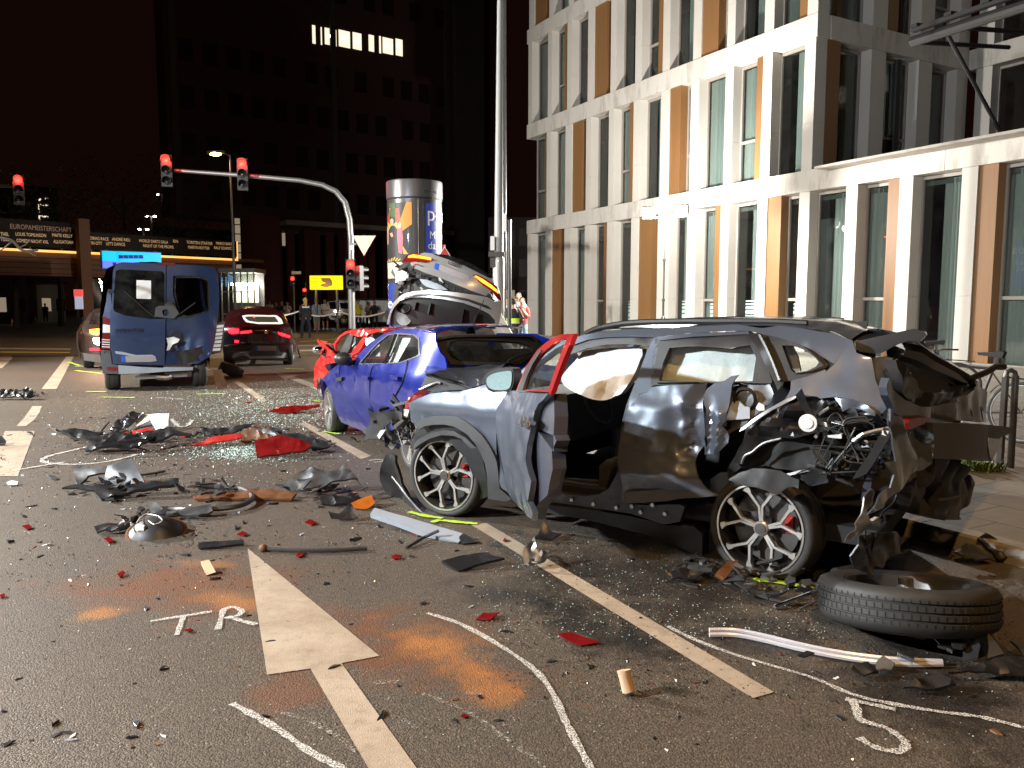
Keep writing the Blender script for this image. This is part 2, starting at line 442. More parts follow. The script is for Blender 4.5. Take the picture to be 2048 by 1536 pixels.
# ---------------------------------------------------------------- road, pavement
vp = lambda y, x0, y0: (133+(x0-133)*(y-HOR)/(y0-HOR), y)      # along the street: all these lines run to one vanishing point
A_FAC = math.atan((1024-133)/F_PX); SD = V((math.sin(A_FAC), -math.cos(A_FAC), 0)); ND = V((-math.cos(A_FAC), -math.sin(A_FAC), 0))   # along the facade / out of it
nx_, ny_ = 40, 44
road = struct('road', [(-120+240*i/nx_, -14+254*(j/ny_)**1.6, 0) for j in range(ny_+1) for i in range(nx_+1)],
              [(j*(nx_+1)+i, j*(nx_+1)+i+1, (j+1)*(nx_+1)+i+1, (j+1)*(nx_+1)+i) for j in range(ny_) for i in range(nx_)], 'asphalt')
K0 = G(1835, 1078)                                   # a point of the kerb line beside the dark grey SUV
K_FAR = 15.2                                          # metres from K0 away to the crossing street
def kp(t, d, z): return K0 - SD*t - ND*d + V((0,0,z))
KH = .11
def pave():
    m, t, b = nt('paving'); p = pos(t)
    mp = nd(t, 'ShaderNodeMapping'); mp.vector_type = 'TEXTURE'; lk(t, p, mp.inputs[0]); mp.inputs['Location'].default_value = tuple(K0); mp.inputs['Rotation'].default_value = (0, 0, math.atan2(SD.y, SD.x))
    br = nd(t, 'ShaderNodeTexBrick'); lk(t, mp.outputs[0], br.inputs[0]); br.inputs['Scale'].default_value = 1.0
    br.inputs['Brick Width'].default_value = .5; br.inputs['Row Height'].default_value = .5; br.inputs['Mortar Size'].default_value = .006
    br.inputs['Color1'].default_value = (.25,.22,.18,1); br.inputs['Color2'].default_value = (.21,.185,.155,1); br.inputs['Mortar'].default_value = (.07,.06,.05,1)
    n = noise_n(t, 2.4, 6, .7, p); n2 = noise_n(t, 60, 4, .7, p)
    c = mix(t, ramp(t, n.outputs[0], [(.4, 0.0), (.75, .6)]).outputs[0], br.outputs[0], (.11,.095,.08))
    c = mix(t, ramp(t, n2.outputs[0], [(.5, 0.0), (.8, .5)]).outputs[0], c, (.30,.27,.23))
    lk(t, c, b.inputs['Base Color']); b.inputs['Roughness'].default_value = .75
    bump(t, b, mth(t, 'ADD', mth(t, 'MULTIPLY', br.outputs['Fac'], -.6), mth(t, 'MULTIPLY', n2.outputs[0], .3)), .004)
pave()
edge = [kp(-16, .16, KH)]+[kp(K_FAR-1.2, .16, KH)]+[kp(K_FAR-1.2+1.04*math.sin(a), .16+1.2-1.04*math.cos(a)-.16, KH) for a in [math.radians(x) for x in (15,30,45,60,75,90)]]+[kp(K_FAR-.16, 40, KH), kp(-16, 40, KH)]
outl = [kp(-16, 0, 0), kp(K_FAR-1.2, 0, 0)]+[kp(K_FAR-1.2+1.2*math.sin(a), 1.2-1.2*math.cos(a), 0) for a in [math.radians(x) for x in (15,30,45,60,75,90)]]+[kp(K_FAR, 40, 0)]
pvt = MB(); pvt.add(edge, [tuple(range(len(edge)))[::-1]])
o = pvt.build('pavement', 'paving'); o['kind'] = 'structure'; pavement = o
# kerb stones, one by one along the edge
def kerb_run(a, b, inn):
    L = (b-a).length; n = max(1, int(round(L/1.0))); d = (b-a)/n
    for i in range(n):
        p, q = a+d*i+d.normalized()*.004, a+d*(i+1)-d.normalized()*.004
        m = MB(); iv = inn*.157
        for f in (0.0, 1.0): pass
        vs = [p, q, q+inn*.012+V((0,0,KH-.012)), p+inn*.012+V((0,0,KH-.012)), p+inn*.03+V((0,0,KH+.003)), q+inn*.03+V((0,0,KH+.003)), q+iv+V((0,0,KH+.003)), p+iv+V((0,0,KH+.003)), p+iv, q+iv]
        m.add(vs, [(0,1,2,3),(3,2,5,4),(4,5,6,7),(7,6,9,8),(0,3,4,7,8),(1,9,6,5,2)])
        m.build('kerb_stone', 'kerbstone', pavement)
kerb_run(kp(-9, 0, 0), kp(K_FAR-1.2, 0, 0), -ND)
cs = outl[1:-1]
for a, b in zip(cs[:-1], cs[1:]):
    kerb_run(a, b, (kp(K_FAR-1.2, 1.2, 0)-(a+b)/2).normalized())
kerb_run(kp(K_FAR, 1.2, 0), kp(K_FAR, 18, 0), SD)
# ---------------------------------------------------------------- markings (sheets 4 mm apart)
Z1, Z2, Z3 = .004, .008, .012
flat('lane_arrow', [(495,1096),(759,1311.5),(683,1326),(894,1620),(786,1620),(620.7,1337),(534,1349)], 'road_paint_sodium', road, Z1, step=.12)
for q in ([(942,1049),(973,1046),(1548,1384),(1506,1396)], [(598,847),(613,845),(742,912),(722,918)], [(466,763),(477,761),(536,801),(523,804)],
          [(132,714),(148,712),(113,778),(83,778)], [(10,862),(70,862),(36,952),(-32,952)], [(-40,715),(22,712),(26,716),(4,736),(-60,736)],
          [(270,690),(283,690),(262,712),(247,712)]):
    flat('lane_line', q, 'road_paint_sodium', road, Z1, step=.15)
flat('lane_line', [(65,812),(84,812),(78,826),(70,838),(52,852),(33,852),(48,836)], 'road_paint_old', road, Z1, step=.15)
flat('stop_line', [(-200,693),(142,697),(141,700),(-200,696)], 'road_paint_sodium', road, Z1)
flat('stop_line', [(-200,702),(140,704),(139,705.5),(-200,704)], 'chalk_yellow', road, Z1)
flat('lane_arrow', [(551,746),(596,750),(588,753),(640,772),(640,782),(577,757),(572,761)], 'road_paint_old', road, Z1)
for q in ([(600,683),(690,676),(690,677),(600,684.5)], [(596,690),(660,690),(660,692),(596,692)], [(600,700),(640,699),(640,701),(600,702)], [(150,731),(420,738),(420,740),(150,733)]):
    flat('stop_line', q, 'road_paint_old', road, Z1)
z7, z8, z3 = Zm(0,740,2.56), Zm(1300,1000,2.738), Zm(400,1000,2.048)
for L in ([(770,1285),(1085,1235)], [(940,1258),(905,1355)], [(1145,1222),(1115,1328)], [(1145,1225),(1190,1212),(1238,1232),(1215,1256),(1150,1270)], [(1165,1262),(1240,1284),(1312,1302)]):
    ribbon('chalk_letter', z7(L), .030, "chalk_white", road, Z2 if len(L) < 4 else Z3, jit=.3)
ribbon('chalk_digit', z8([(1345,1145),(1200,1115),(1070,1088)]), .030, 'chalk_white', road, Z2, jit=.3)
ribbon('chalk_digit', z8([(1100,1090),(1130,1140),(1145,1195),(1200,1220),(1300,1250),(1385,1310),(1400,1345),(1370,1372),(1290,1370),(1200,1335),(1145,1300)]), .032, 'chalk_white', road, Z3, jit=.3)
ribbon('chalk_line', z8([(95,690),(250,765),(450,840),(700,915),(900,975),(1100,1060),(1300,1110),(1600,1160),(1800,1185),(2048,1245),(2200,1290)]), .026, 'chalk_white', road, Z2, jit=.3)
ribbon('chalk_line', z3([(930,462),(1050,500),(1160,555),(1260,615),(1340,670),(1400,725),(1450,800),(1490,890),(1530,970),(1600,1095),(1640,1160)]), .028, 'chalk_white', road, Z2, jit=.3)
ribbon('chalk_line', z3([(130,832),(220,880),(330,945),(450,1030),(580,1098),(640,1150)]), .030, 'chalk_white', road, Z2, jit=.3)
for L in ([(300,860),(450,905),(560,965),(640,1030)], [(910,790),(1000,825),(1070,855),(1130,885),(1230,960),(1420,1095)], [(690,742),(760,748),(830,735)], [(830,895),(890,935)], [(1070,785),(1140,800)]):
    ribbon('chalk_line', z3(L), .022, 'chalk_faint', road, Z2, jit=.4)
for L in ([(215,458),(250,440),(330,420),(450,392)], [(212,460),(245,476),(400,482),(560,466),(700,432)], [(60,515),(210,490),(330,470)], [(880,250),(900,275),(930,292),(965,280),(985,255)], [(800,140),(940,150)]):
    ribbon('chalk_line', z7(L), .05, 'chalk_white', road, Z2, jit=.3)
ribbon('chalk_line', [(738,921),(752,919),(768,920),(764,923),(748,924)], .03, 'chalk_white', road, Z2)
for L, wd in (([(818,1023),(850,1031),(885,1036)], .05), ([(884,1040),(920,1044),(955,1047)], .05), ([(864,1044),(880,1039)], .05), ([(1508,1156),(1524,1163)], .05), ([(1520,1160),(1560,1164),(1628,1177)], .05),
              ([(137,724),(160,731)], .08), ([(152,741),(205,747)], .08), ([(172,783),(212,783)], .09), ([(203,794),(268,795)], .08), ([(392,788),(452,787)], .07), ([(627,800),(640,803)], .06), ([(645,862),(680,868)], .06), ([(570,737),(608,738)], .07), ([(592,712),(612,709)], .07)):
    ribbon('chalk_line', L, wd, 'chalk_green', road, Z3, jit=.3)
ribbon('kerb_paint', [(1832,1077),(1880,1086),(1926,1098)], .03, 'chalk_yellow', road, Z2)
ribbon('chalk_line', [(1945,1160),(1960,1167),(1985,1173),(2003,1172),(1990,1163),(1960,1158),(2010,1164)], .02, 'chalk_faint', road, Z2)
# ---------------------------------------------------------------- office building on the right
simple('facade_stone', (.58,.55,.50), .7, var=.08, scale=.9, bmp=.001)
def stained():
    m, t, b = nt('facade_band'); p = pos(t); b.inputs['Roughness'].default_value = .75
    n = noise_n(t, .8, 6, .65, p); mp = nd(t, 'ShaderNodeMapping'); lk(t, p, mp.inputs[0]); mp.inputs['Scale'].default_value = (1.6,1.6,.35); n2 = noise_n(t, 1.2, 7, .75, mp.outputs[0])
    c = mix(t, n.outputs[0], (.55,.52,.47), (.63,.60,.55))
    c = mix(t, ramp(t, n2.outputs[0], [(.5, 0.0), (.62, .5), (.72, .75)]).outputs[0], c, (.30,.27,.235))
    lk(t, c, b.inputs['Base Color'])
stained()
def wood():
    m, t, b = nt('wood_panel'); p = pos(t); b.inputs['Roughness'].default_value = .5
    mp = nd(t, 'ShaderNodeMapping'); lk(t, p, mp.inputs[0]); mp.inputs['Scale'].default_value = (9,9,.25); n = noise_n(t, 3.0, 5, .6, mp.outputs[0])
    lk(t, mix(t, n.outputs[0], (.17,.082,.030), (.27,.138,.052)), b.inputs['Base Color'])
wood()
simple('window_frame', (.30,.27,.24), .5, var=.1)
glass('facade_glass', (.80,.84,.825), 1.3, 1.0, .004, .012)
def curtain():
    m, t, b = nt('curtain'); p = pos(t); b.inputs['Roughness'].default_value = .9
    mp = nd(t, 'ShaderNodeMapping'); lk(t, p, mp.inputs[0]); mp.inputs['Scale'].default_value = (14,14,.05); n = noise_n(t, 1.0, 3, .6, mp.outputs[0])
    lk(t, mix(t, n.outputs[0], (.22,.25,.243), (.37,.41,.395)), b.inputs['Base Color'])
    bump(t, b, n.outputs[0], .03)
curtain()
simple('room_wall', (.10,.11,.11), .8)
simple('room_dark', (.03,.03,.033), .8)
emit('purple_light', (.85,.35,1.0), 3.0)
emit('room_glow', (.55,.75,.72), .10)
B0 = G(1088, 676)
FAC = Surf(B0, SD, (0,0,1), ND)
sx = lambda x, y: FAC.hit((x, y))[0]
zz = lambda x, y: FAC.hit((x, y))[1]
S_L = sx(1054, 460); S_R = sx(1636, 60); S_END = sx(2400, 300)
ZB = [(zz(1054,468.5)+zz(1827,351))/2, (zz(1054,442.5)+zz(1942,279.4))/2, (zz(1057.6,279.9)+zz(1634.4,68.5))/2, (zz(1056.7,251.4)+zz(1636,21.2))/2, (zz(1059.3,86.1)+zz(1192.9,12.3))/2, (zz(1058.5,58.9)+zz(1152.5,3.5))/2]
print('building z', [round(a,2) for a in ZB], 'S', S_L, S_R)
office = thing('office_building', 'white stone office building with vertical piers and narrow wood panels', 'building', tuple(B0))
DEP = .42
def fbox(name, s0, s1, z0, z1, d0, d1, mat, par=office, wall=FAC):
    m = MB(); vs = [wall.O+wall.S*s+wall.N*(-d)+V((0,0,1))*z for s in (s0,s1) for d in (d0,d1) for z in (z0,z1)]
    m.add(vs, [(0,1,3,2),(4,6,7,5),(0,4,5,1),(2,3,7,6),(0,2,6,4),(1,5,7,3)])
    return m.build(name, mat, par)
def band(z0, z1, sa, sb, wall=FAC, seg=5.2):
    n = max(1, int(round((sb-sa)/seg))); L = (sb-sa)/n
    for i in range(n): fbox('band', sa+L*i+.006, sa+L*(i+1)-.006, z0+.004, z1-.004, -.02, .55, 'facade_band', office, wall)
def window(s0, s1, z0, z1, wall=FAC, trans=False, cur=None, room=2.6, back='room_dark'):
    w_ = fbox('window', s0, s1, z0, z1, DEP+.03, DEP+.045, 'facade_glass', office, wall); fr = .055
    m = MB()
    for a0, a1, b0, b1 in ((s0,s0+fr,z0,z1),(s1-fr,s1,z0,z1),(s0+fr,s1-fr,z1-fr*1.6,z1),(s0+fr,s1-fr,z0,z0+fr)):
        vs = [wall.O+wall.S*s+wall.N*(-d)+V((0,0,1))*z for s in (a0,a1) for d in (DEP-.03,DEP+.06) for z in (b0,b1)]
        m.add(vs, [(0,1,3,2),(4,6,7,5),(0,4,5,1),(2,3,7,6),(0,2,6,4),(1,5,7,3)])
    if trans:
        b0 = z0+(z1-z0)*.34
        vs = [wall.O+wall.S*s+wall.N*(-d)+V((0,0,1))*z for s in (s0+fr,s1-fr) for d in (DEP-.03,DEP+.06) for z in (b0,b0+.09)]
        m.add(vs, [(0,1,3,2),(4,6,7,5),(0,4,5,1),(2,3,7,6),(0,2,6,4),(1,5,7,3)])
    m.build('frame', 'window_frame', w_)
    if cur:
        a, b2 = s0+(s1-s0)*cur[0], s0+(s1-s0)*cur[1]; n = max(6, int((b2-a)/.045)); vs = []; fs = []
        for i in range(n+1):
            s = a+(b2-a)*i/n; d = DEP+.16+.035*math.sin(i*1.9)+.02*math.sin(i*.7)
            vs += [wall.O+wall.S*s-wall.N*d+V((0,0,z0+.02)), wall.O+wall.S*s-wall.N*d+V((0,0,z1-.1))]
            if i: fs.append((2*i-2,2*i,2*i+1,2*i-1))
        mk('curtain', vs, fs, 'curtain', w_, True)
    return w_
rb = random.Random(3)
def floor_row(els, yline, z0, z1, s_first=None, wall=FAC, e_y=None, trans_w=True):
    """els: (kind, left px, right px) of the solid pieces; what lies between them is glass"""
    sol = []
    for k, a, b in els:
        f = (lambda x: wall.hit((x, yline(x)))[0])
        sol.append((k, f(a), f(b)))
    for k, a, b in sol:
        if k == 'p':
            zc = z0+(z1-z0)*.36
            fbox('pier', a, b, z0+.003, zc-.003, 0, .5, 'facade_stone', office, wall); fbox('pier', a, b, zc+.003, z1-.003, 0, .5, 'facade_stone', office, wall)
        else: fbox('wood_panel', a+.004, b, z0+.003, z1-.003, .05, .40, 'wood_panel', office, wall)
    for (k0, a0, b0), (k1, a1, b1) in zip(sol[:-1], sol[1:]):
        if a1-b0 > .12:
            wd = (k0 == 'w' or k1 == 'w'); r = rb.random()
            window(b0, a1, z0+.01, z1-.01, wall, wd, None if r < .15 else (0.15+.35*rb.random(), .98) if r < .6 else (.02, .98))
base_y = lambda x: 468.5-.154*(x-1054.1)
topA = lambda x: 442.5-.1838*(x-1054)
topB = lambda x: 251.4-.3973*(x-1056.7)
topC = lambda x: 58.9-.589*(x-1058.5)
P = lambda s: [(a[0], float(b), float(c)) for a, b, c in (x.split(',') for x in s.split())]
floor_row(P('p,1055,1062 p,1091,1103 w,1103,1117 p,1128.8,1141 p,1169.7,1179.7 w,1206,1214 p,1214,1227 p,1262.4,1277 w,1277,1302 p,1316,1339 p,1375,1393 w,1429,1442 p,1442,1458 p,1516,1535 w,1535,1561 p,1599,1620 p,1693,1716 w,1775,1800 p,1800,1827 p,1925,1957 w,1957,1996 p,2085,2120 p,2230,2270 w,2270,2310'), base_y, 0.0, ZB[0])
floor_row(P('w,1087.5,1092.7 p,1092.7,1100.6 p,1130,1142.8 w,1142.8,1162 p,1171,1180.6 p,1215.8,1226 w,1256,1264.6 p,1264.6,1277 p,1318.6,1335 w,1335,1356 p,1378,1394 p,1446,1461.5 w,1505.6,1519.6 p,1519.6,1538 p,1602,1623'), topA, ZB[1], ZB[2])
window(S_L+.3, sx(1087.5, topA(1087.5)), ZB[1], ZB[2], trans=True)
floor_row(P('p,1056.7,1063.7 p,1095.5,1103.6 w,1127,1134 p,1134,1143 p,1175,1187 w,1187,1210.5 p,1220.7,1231.6 p,1270,1282.6 w,1314,1325 p,1325,1339 p,1386,1402 w,1402,1434 p,1454,1470 p,1529,1548 w,1597,1615 p,1615,1636'), topB, ZB[3], ZB[4])
ZT = ZB[5]+(ZB[4]-ZB[3])
floor_row(P('p,1058.5,1069 w,1069,1090 p,1098.5,1107.7 p,1137.6,1148 w,1170,1180 p,1180,1192 p,1232,1246 w,1246,1268 p,1300,1314 p,1350,1364 p,1420,1436 w,1436,1460 p,1500,1516 p,1570,1590 p,1615,1636'), lambda x: topC(x) if x < 1152 else 3.5-.6*(x-1152.5), ZB[5], ZT)
band(ZB[0], ZB[1], S_L, S_END); band(ZB[2], ZB[3], S_L, S_R); band(ZB[4], ZB[5], S_L, S_R); band(ZT, ZT+.6, S_L, S_R)
# rooms behind the glass: floors, back wall, end walls
for z in (ZB[0]-.25, ZB[2]+.2, ZB[4]+.2, ZT+.3): fbox('ceiling_slab', S_L+.3, S_END if z < ZB[1] else S_R-.1, z, z+.12, .56, 7.0, 'room_wall')
fbox('back_wall', S_L+.1, S_END, 0, ZB[1], 5.2, 5.4, 'room_wall')
fbox('back_wall', S_L+.1, S_R-.3, ZB[1], ZT, 4.2, 4.4, 'room_dark')
fbox('end_wall', S_L+.02, S_L+.3, 0, ZT, .55, 9, 'facade_stone')
for a in (1200, 1400, 1730, 1930): fbox('room_partition', sx(a,500), sx(a,500)+.1, 0, ZB[0]-.3, .9, 5.1, 'room_wall')
fbox('plinth', S_L-.2, S_END, 0, .135, -.25, .0, 'kerbstone')
# lit room on the ground floor: purple ceiling light, teal armchair shape, frosted stripes on the lower glass
fbox('ceiling_light', sx(2010,450), sx(2090,450), 3.45, 3.62, 2.6, 3.6, 'purple_light')
fbox('ceiling_light', sx(1900,470), sx(1935,470), 3.3, 3.36, 3.6, 4.2, 'purple_light')
simple('green_panel', (.30,.36,.12), .7); simple('teal_cloth', (.12,.30,.32), .85, bmp=.01); simple('purple_wall', (.10,.045,.10), .8)
fbox('green_panel', sx(2005,600), sx(2100,600), .2, 3.0, 4.9, 5.0, 'green_panel')
fbox('purple_wall', sx(1780,600), sx(1990,600), .1, 3.4, 5.0, 5.1, 'purple_wall')
m_, t_, b_ = nt('frosted'); b_.inputs['Base Color'].default_value = (.40,.55,.52,1); b_.inputs['Roughness'].default_value = .6
for a, b in ((1240,1262),(1306,1314),(1348,1373),(1405,1428),(1476,1515),(1573,1598)):
    s0, s1 = sx(a,base_y(a))+.05, sx(b,base_y(b))-.05
    for i, (h0, h1) in enumerate(((.55,.86),(.9,1.06),(1.1,1.26),(1.3,1.42),(1.46,1.55),(1.6,1.66),(1.72,1.76))): fbox('frosted_strip', s0, s1, h0, h1, DEP+.026, DEP+.028, 'frosted')
# side wall behind the corner and the darker wing beyond it
CO = FAC.P(S_R, 0); SW = Surf(CO, -ND, (0,0,1), SD)
def side_row(z0, z1, els):
    for k, a, b in els:
        if k == 'p': fbox('pier', a, b, z0+.003, z1-.003, 0, .5, 'facade_stone', office, SW)
        elif k == 'w': fbox('wood_panel', a, b, z0+.003, z1-.003, .05, .4, 'wood_panel', office, SW)
        else: window(a, b, z0+.01, z1-.01, SW, rb.random() < .5, (.5,.98))
SL = 7.6
for z0, z1, sh in ((ZB[1], ZB[2], 0), (ZB[3], ZB[4], 1), (ZB[5], ZT, 0)):
    side_row(z0, z1, [('w',.52,1.1),('g',1.1,2.5),('p',2.5,3.2),('g',3.2,4.9),('p',4.9,5.6),('g',5.6,7.0),('p',7.0,SL)] if not sh else [('g',.52,2.5),('p',2.5,3.2),('w',3.2,3.8),('g',3.8,4.9),('p',4.9,5.6),('g',5.6,7.0),('p',7.0,SL)])
for z0, z1 in ((ZB[2], ZB[3]), (ZB[4], ZB[5]), (ZT, ZT+.6)): band(z0, z1, .56, SL, SW)
WG = Surf(SW.P(SL, 0), SD, (0,0,1), ND)
k_ = 0
for z0, z1 in ((ZB[1], ZB[2]), (ZB[3], ZB[4]), (ZB[5], ZT)):
    s = .3
    while s < 16:
        fbox('pier', s, s+.55, z0+.003, z1-.003, 0, .5, 'facade_stone', office, WG)
        window(s+.55, s+2.1, z0+.01, z1-.01, WG, k_ % 3 == 0, None); k_ += 1
        if k_ % 2: fbox('wood_panel', s+2.1, s+2.6, z0+.003, z1-.003, .05, .4, 'wood_panel', office, WG); s += 2.6
        else: s += 2.1
for z0, z1 in ((ZB[2], ZB[3]), (ZB[4], ZB[5]), (ZT, ZT+.6)): band(z0, z1, .02, 17, WG)
fbox('flat_roof', .56, 16, ZB[1]-.12, ZB[1]-.05, -8.2, 0, 'concrete', office, WG)
fbox('back_wall', .1, 17, ZB[1], ZT, 3.5, 3.7, 'room_dark', office, WG)
# steel and glass canopy beam above the low wing
m = MB(); a, b = at(1825, 84, 21.0), at(2140, -18, 17.0)
m.tube([a, b], .13, 10); m.bar(a+V((0,0,.28)), b+V((0,0,.28)), .16, .10)
for i in range(5): m.bar(a.lerp(b, i/4.0+.02)+V((0,0,.34)), a.lerp(b, min(1, i/4.0+.07))+V((0,0,.34)), .34, .08)
for i in range(4): m.tube([a.lerp(b, i/3), a.lerp(b, i/3)-ND*4.2+V((0,0,.5))], .06, 8)
for i in range(2): m.tube([a.lerp(b, .25+.6*i)-V((0,0,.0)), (lambda q: V((q.x, q.y, ZB[1]-.3)))(a.lerp(b, .25+.6*i)-ND*3.2)], .05, 8)
m.build('canopy_frame', 'matt_black', office)
# ---------------------------------------------------------------- lamps (each with its own light)
def spot(par, loc, aim, watt, col, ang=120, blend=.6, rad=.12):
    l = bpy.data.lights.new('lamp_light', 'SPOT'); l.energy = watt; l.color = col; l.spot_size = math.radians(ang); l.spot_blend = blend; l.shadow_soft_size = rad
    o = bpy.data.objects.new('lamp_light', l); COL.objects.link(o); o.parent = par
    d = V(aim)-V(loc); o.rotation_mode = 'QUATERNION'; o.rotation_quaternion = d.to_track_quat('-Z', 'Y')
    o.location = V(loc)-origin(par); return o
def point(par, loc, watt, col, rad=.05):
    l = bpy.data.lights.new('lamp_light', 'POINT'); l.energy = watt; l.color = col; l.shadow_soft_size = rad
    o = bpy.data.objects.new('lamp_light', l); COL.objects.link(o); o.parent = par; o.location = V(loc)-origin(par); return o
emit('flood_lens', (1.0,.97,.90), 320)
def flood_mast(base, h, aim, label, watts, spread=.55, rad=.16, allround=0, col=(1.0,.955,.88)):
    base = V(base); r = thing('floodlight_mast', label, 'floodlight', tuple(base), 'scene floodlights')
    m = MB()
    for k in range(3):
        a = k*2.094+.4; m.tube([base+V((math.cos(a)*.8, math.sin(a)*.8, .02)), base+V((0,0,1.15))], .022, 6)
        m.tube([base+V((math.cos(a)*.4, math.sin(a)*.4, .58)), base+V((0,0,.5))], .014, 6)
    m.build('tripod', 'dark_metal', r)
    m = MB(); n = 3
    for i in range(n): m.tube([base+V((0,0,.4+(h-.4)*i/n)), base+V((0,0,.4+(h-.4)*(i+1)/n))], .035-.007*i, 8)
    for i in range(1, n): m.tube([base+V((0,0,.4+(h-.4)*i/n-.06)), base+V((0,0,.4+(h-.4)*i/n+.02))], .05, 8)
    m.build('mast', 'dark_metal', r)
    d = (V(aim)-(base+V((0,0,h)))); d.normalize(); dh = V((d.x, d.y, 0)).normalized(); sd = V((-dh.y, dh.x, 0)); up = sd.cross(d)*-1
    if up.z < 0: up = -up
    c = base+V((0,0,h+.05)); m = MB(); m.bar(c-sd*(spread+.2), c+sd*(spread+.2), .05, .05); m.build('cross_bar', 'dark_metal', r)
    for s in (-1, 1):
        hc = c+sd*(s*spread)+up*.2
        m = MB(); m.box(hc-d*.07, (.40,.14,.30), sd, d, up)
        for k in range(5): m.box(hc-d*.16+sd*(.08*(k-2)), (.02,.06,.26), sd, d, up)
        m.build('lamp_head', 'dark_metal', r)
        m = MB(); m.box(hc+d*.006, (.34,.012,.24), sd, d, up); m.build('lens', 'flood_lens', r)
    if allround: point(r, c+d*.22+V((0,0,.10)), allround, (1.0,.955,.88), .10)
    spot(r, c+up*.2+d*.06, aim, watts, col, 165, .35, rad)
    return r
fl2 = at(1330, 432, 25.6)
flood_mast((fl2.x, fl2.y, .11), fl2.z-.2, G(880, 790), 'bright floodlight pair on a slim tripod mast before the office windows', 9000, allround=4800)
flood_mast((-17.5, 13.0, 0), 6.6, (0, 9.0, .8), 'assumed unseen twin floodlight on a tripod mast lighting the wrecks from across the road', 22000)  # assumed key light out of view; lamp and mast unseen, placed from shadow directions
flood_mast((-9.5, 1.5, 0), 4.6, (0.5, 5.5, .9), 'added unseen twin floodlight on a tripod mast across the lanes from the open car door', 8600, col=(.86,.94,1.0))  # unseen lamp and mast, added to brighten the SUV's near side
def street_lamp(base, h, dirv, label, watt, aim=None, L=1.0, col=(1.0,.55,.18), r0=.06, mat='lamp_sodium', group=None):
    base = V(base); r = thing('street_lamp', label, 'street lamp', tuple(base), group); d = V(dirv).normalized()
    m = MB(); top = base+V((0,0,h))
    m.tube([base, base+V((0,0,1.0)), base+V((0,0,h*.7)), top], [r0*1.5, r0*1.4, r0, r0*.75], 10); m.tube([top, top+d*L+V((0,0,.12))], r0*.6, 8)
    m.build('pole', 'dark_metal', r)
    hd = top+d*(L+.25)+V((0,0,.13)); sd = V((-d.y, d.x, 0))
    m = MB(); m.prism([hd-d*.35+sd*.12+V((0,0,.07)), hd+d*.35+sd*.09+V((0,0,.04)), hd+d*.35-sd*.09+V((0,0,.04)), hd-d*.35-sd*.12+V((0,0,.07))], (0,0,-.11)); m.build('lamp_head', 'dark_metal', r)
    m = MB(); m.sphere(hd+V((0,0,-.075)), .16, 12, 6, (1.5 if abs(d.x) > .7 else 1, 1, .45)); m.build('lamp_glass', mat, r)
    if watt: spot(r, hd+V((0,0,-.2)), aim or (hd.x, hd.y, 0), watt, col, 160, .5, .15)
    return r
street_lamp((5.2, -.6, .11), 8.2, (-1,.35,0), 'assumed unseen tall sodium street lamp on the pavement behind the dark grey car', 1250, (.3, 2.2, 0), 3.6, (1.0,.56,.20))  # assumed lamp out of view, read from the orange light on pavement and roof
street_lamp((-7.5, -4.5, 0), 8.5, (1,.2,0), 'assumed unseen tall sodium street lamp across the lanes from the pavement', 1100, (-3.0, 3.5, 0), 1.8, (1.0,.60,.26))  # second assumed lamp out of view, there to warm the foreground road
# ---------------------------------------------------------------- dark grey SUV, wrecked, left side to the camera
carpaint('suv_paint', (.092,.108,.142), .30, .32, .5, .30)
carpaint('suv_red_reflection', (.40,.018,.022), .3, .3, .2, .2)  # red reflection on the open door's window frame, put into its colour
simple('suv_primer', (.05,.055,.075), .4, coat=.3, var=.3, scale=5, dirt=.4)
simple('crushed_black', (.016,.016,.018), .33, coat=.5, var=.6, scale=6, dirt=.35)
simple('torn_steel', (.13,.135,.14), .4, metal=.7, var=.4, scale=9, dirt=.5)
glass('car_glass', (.90,.95,.94), 1.1, 1.0, .005, .08)
glass('car_glass_dark', (.10,.11,.12), 1.4, 1.0, .008, .06)
simple('mirror_pane', (.34,.50,.53), .16, metal=.35, var=.35, scale=60)  # bright teal reflection of the mirror glass put into the base colour
ZA, ZB_, ZC, ZD, ZE, ZF, ZG, ZH = Zm(740,720,6.4), Zm(1000,640,5.689), Zm(1000,850,5.689), Zm(1300,640,5.689), Zm(1360,850,5.689), Zm(1640,640,5.0196), Zm(1640,900,5.0196), Zm(740,860,6.4)
WF, WR = G(885,1034), G(1525,1157)
SS = (WR-WF).normalized()
def tumble(z, belt=.98, k=.36):
    a = .045*math.exp(-((z-.72)/.35)**2)
    return a-(max(0, z-belt)*k + max(0, z-1.42)*.55)-max(0, .35-z)*.25
def side_off(s, z):
    v = tumble(z)
    if s < -.15: v -= min(-.15-s, .5)**2*.9
    if s > 2.9: v -= min(s-2.9, .6)**2*.6
    return v
SIDE = Surf(WF, SS, (0,0,1), None, side_off)
CW = 1.84
suv = thing('car', 'wrecked dark grey SUV with its front door open and rear quarter torn away', 'car', tuple(WF+SS*1.2-SIDE.N*.9))
def ridged(amp, f, seed, msk=None, sh=1.0):
    def d(s, z):
        p = V((s*f+seed, z*f, seed*1.7)); v = (1-2*abs(noise.noise(p)))*.6+(1-2*abs(noise.noise(p*2.3+V((3,1,2)))))*.3*sh
        m = msk(s, z) if msk else 1.0
        return v*amp*m
    return d
def tri(x): return abs((x % 1.0)*2-1)*2-1
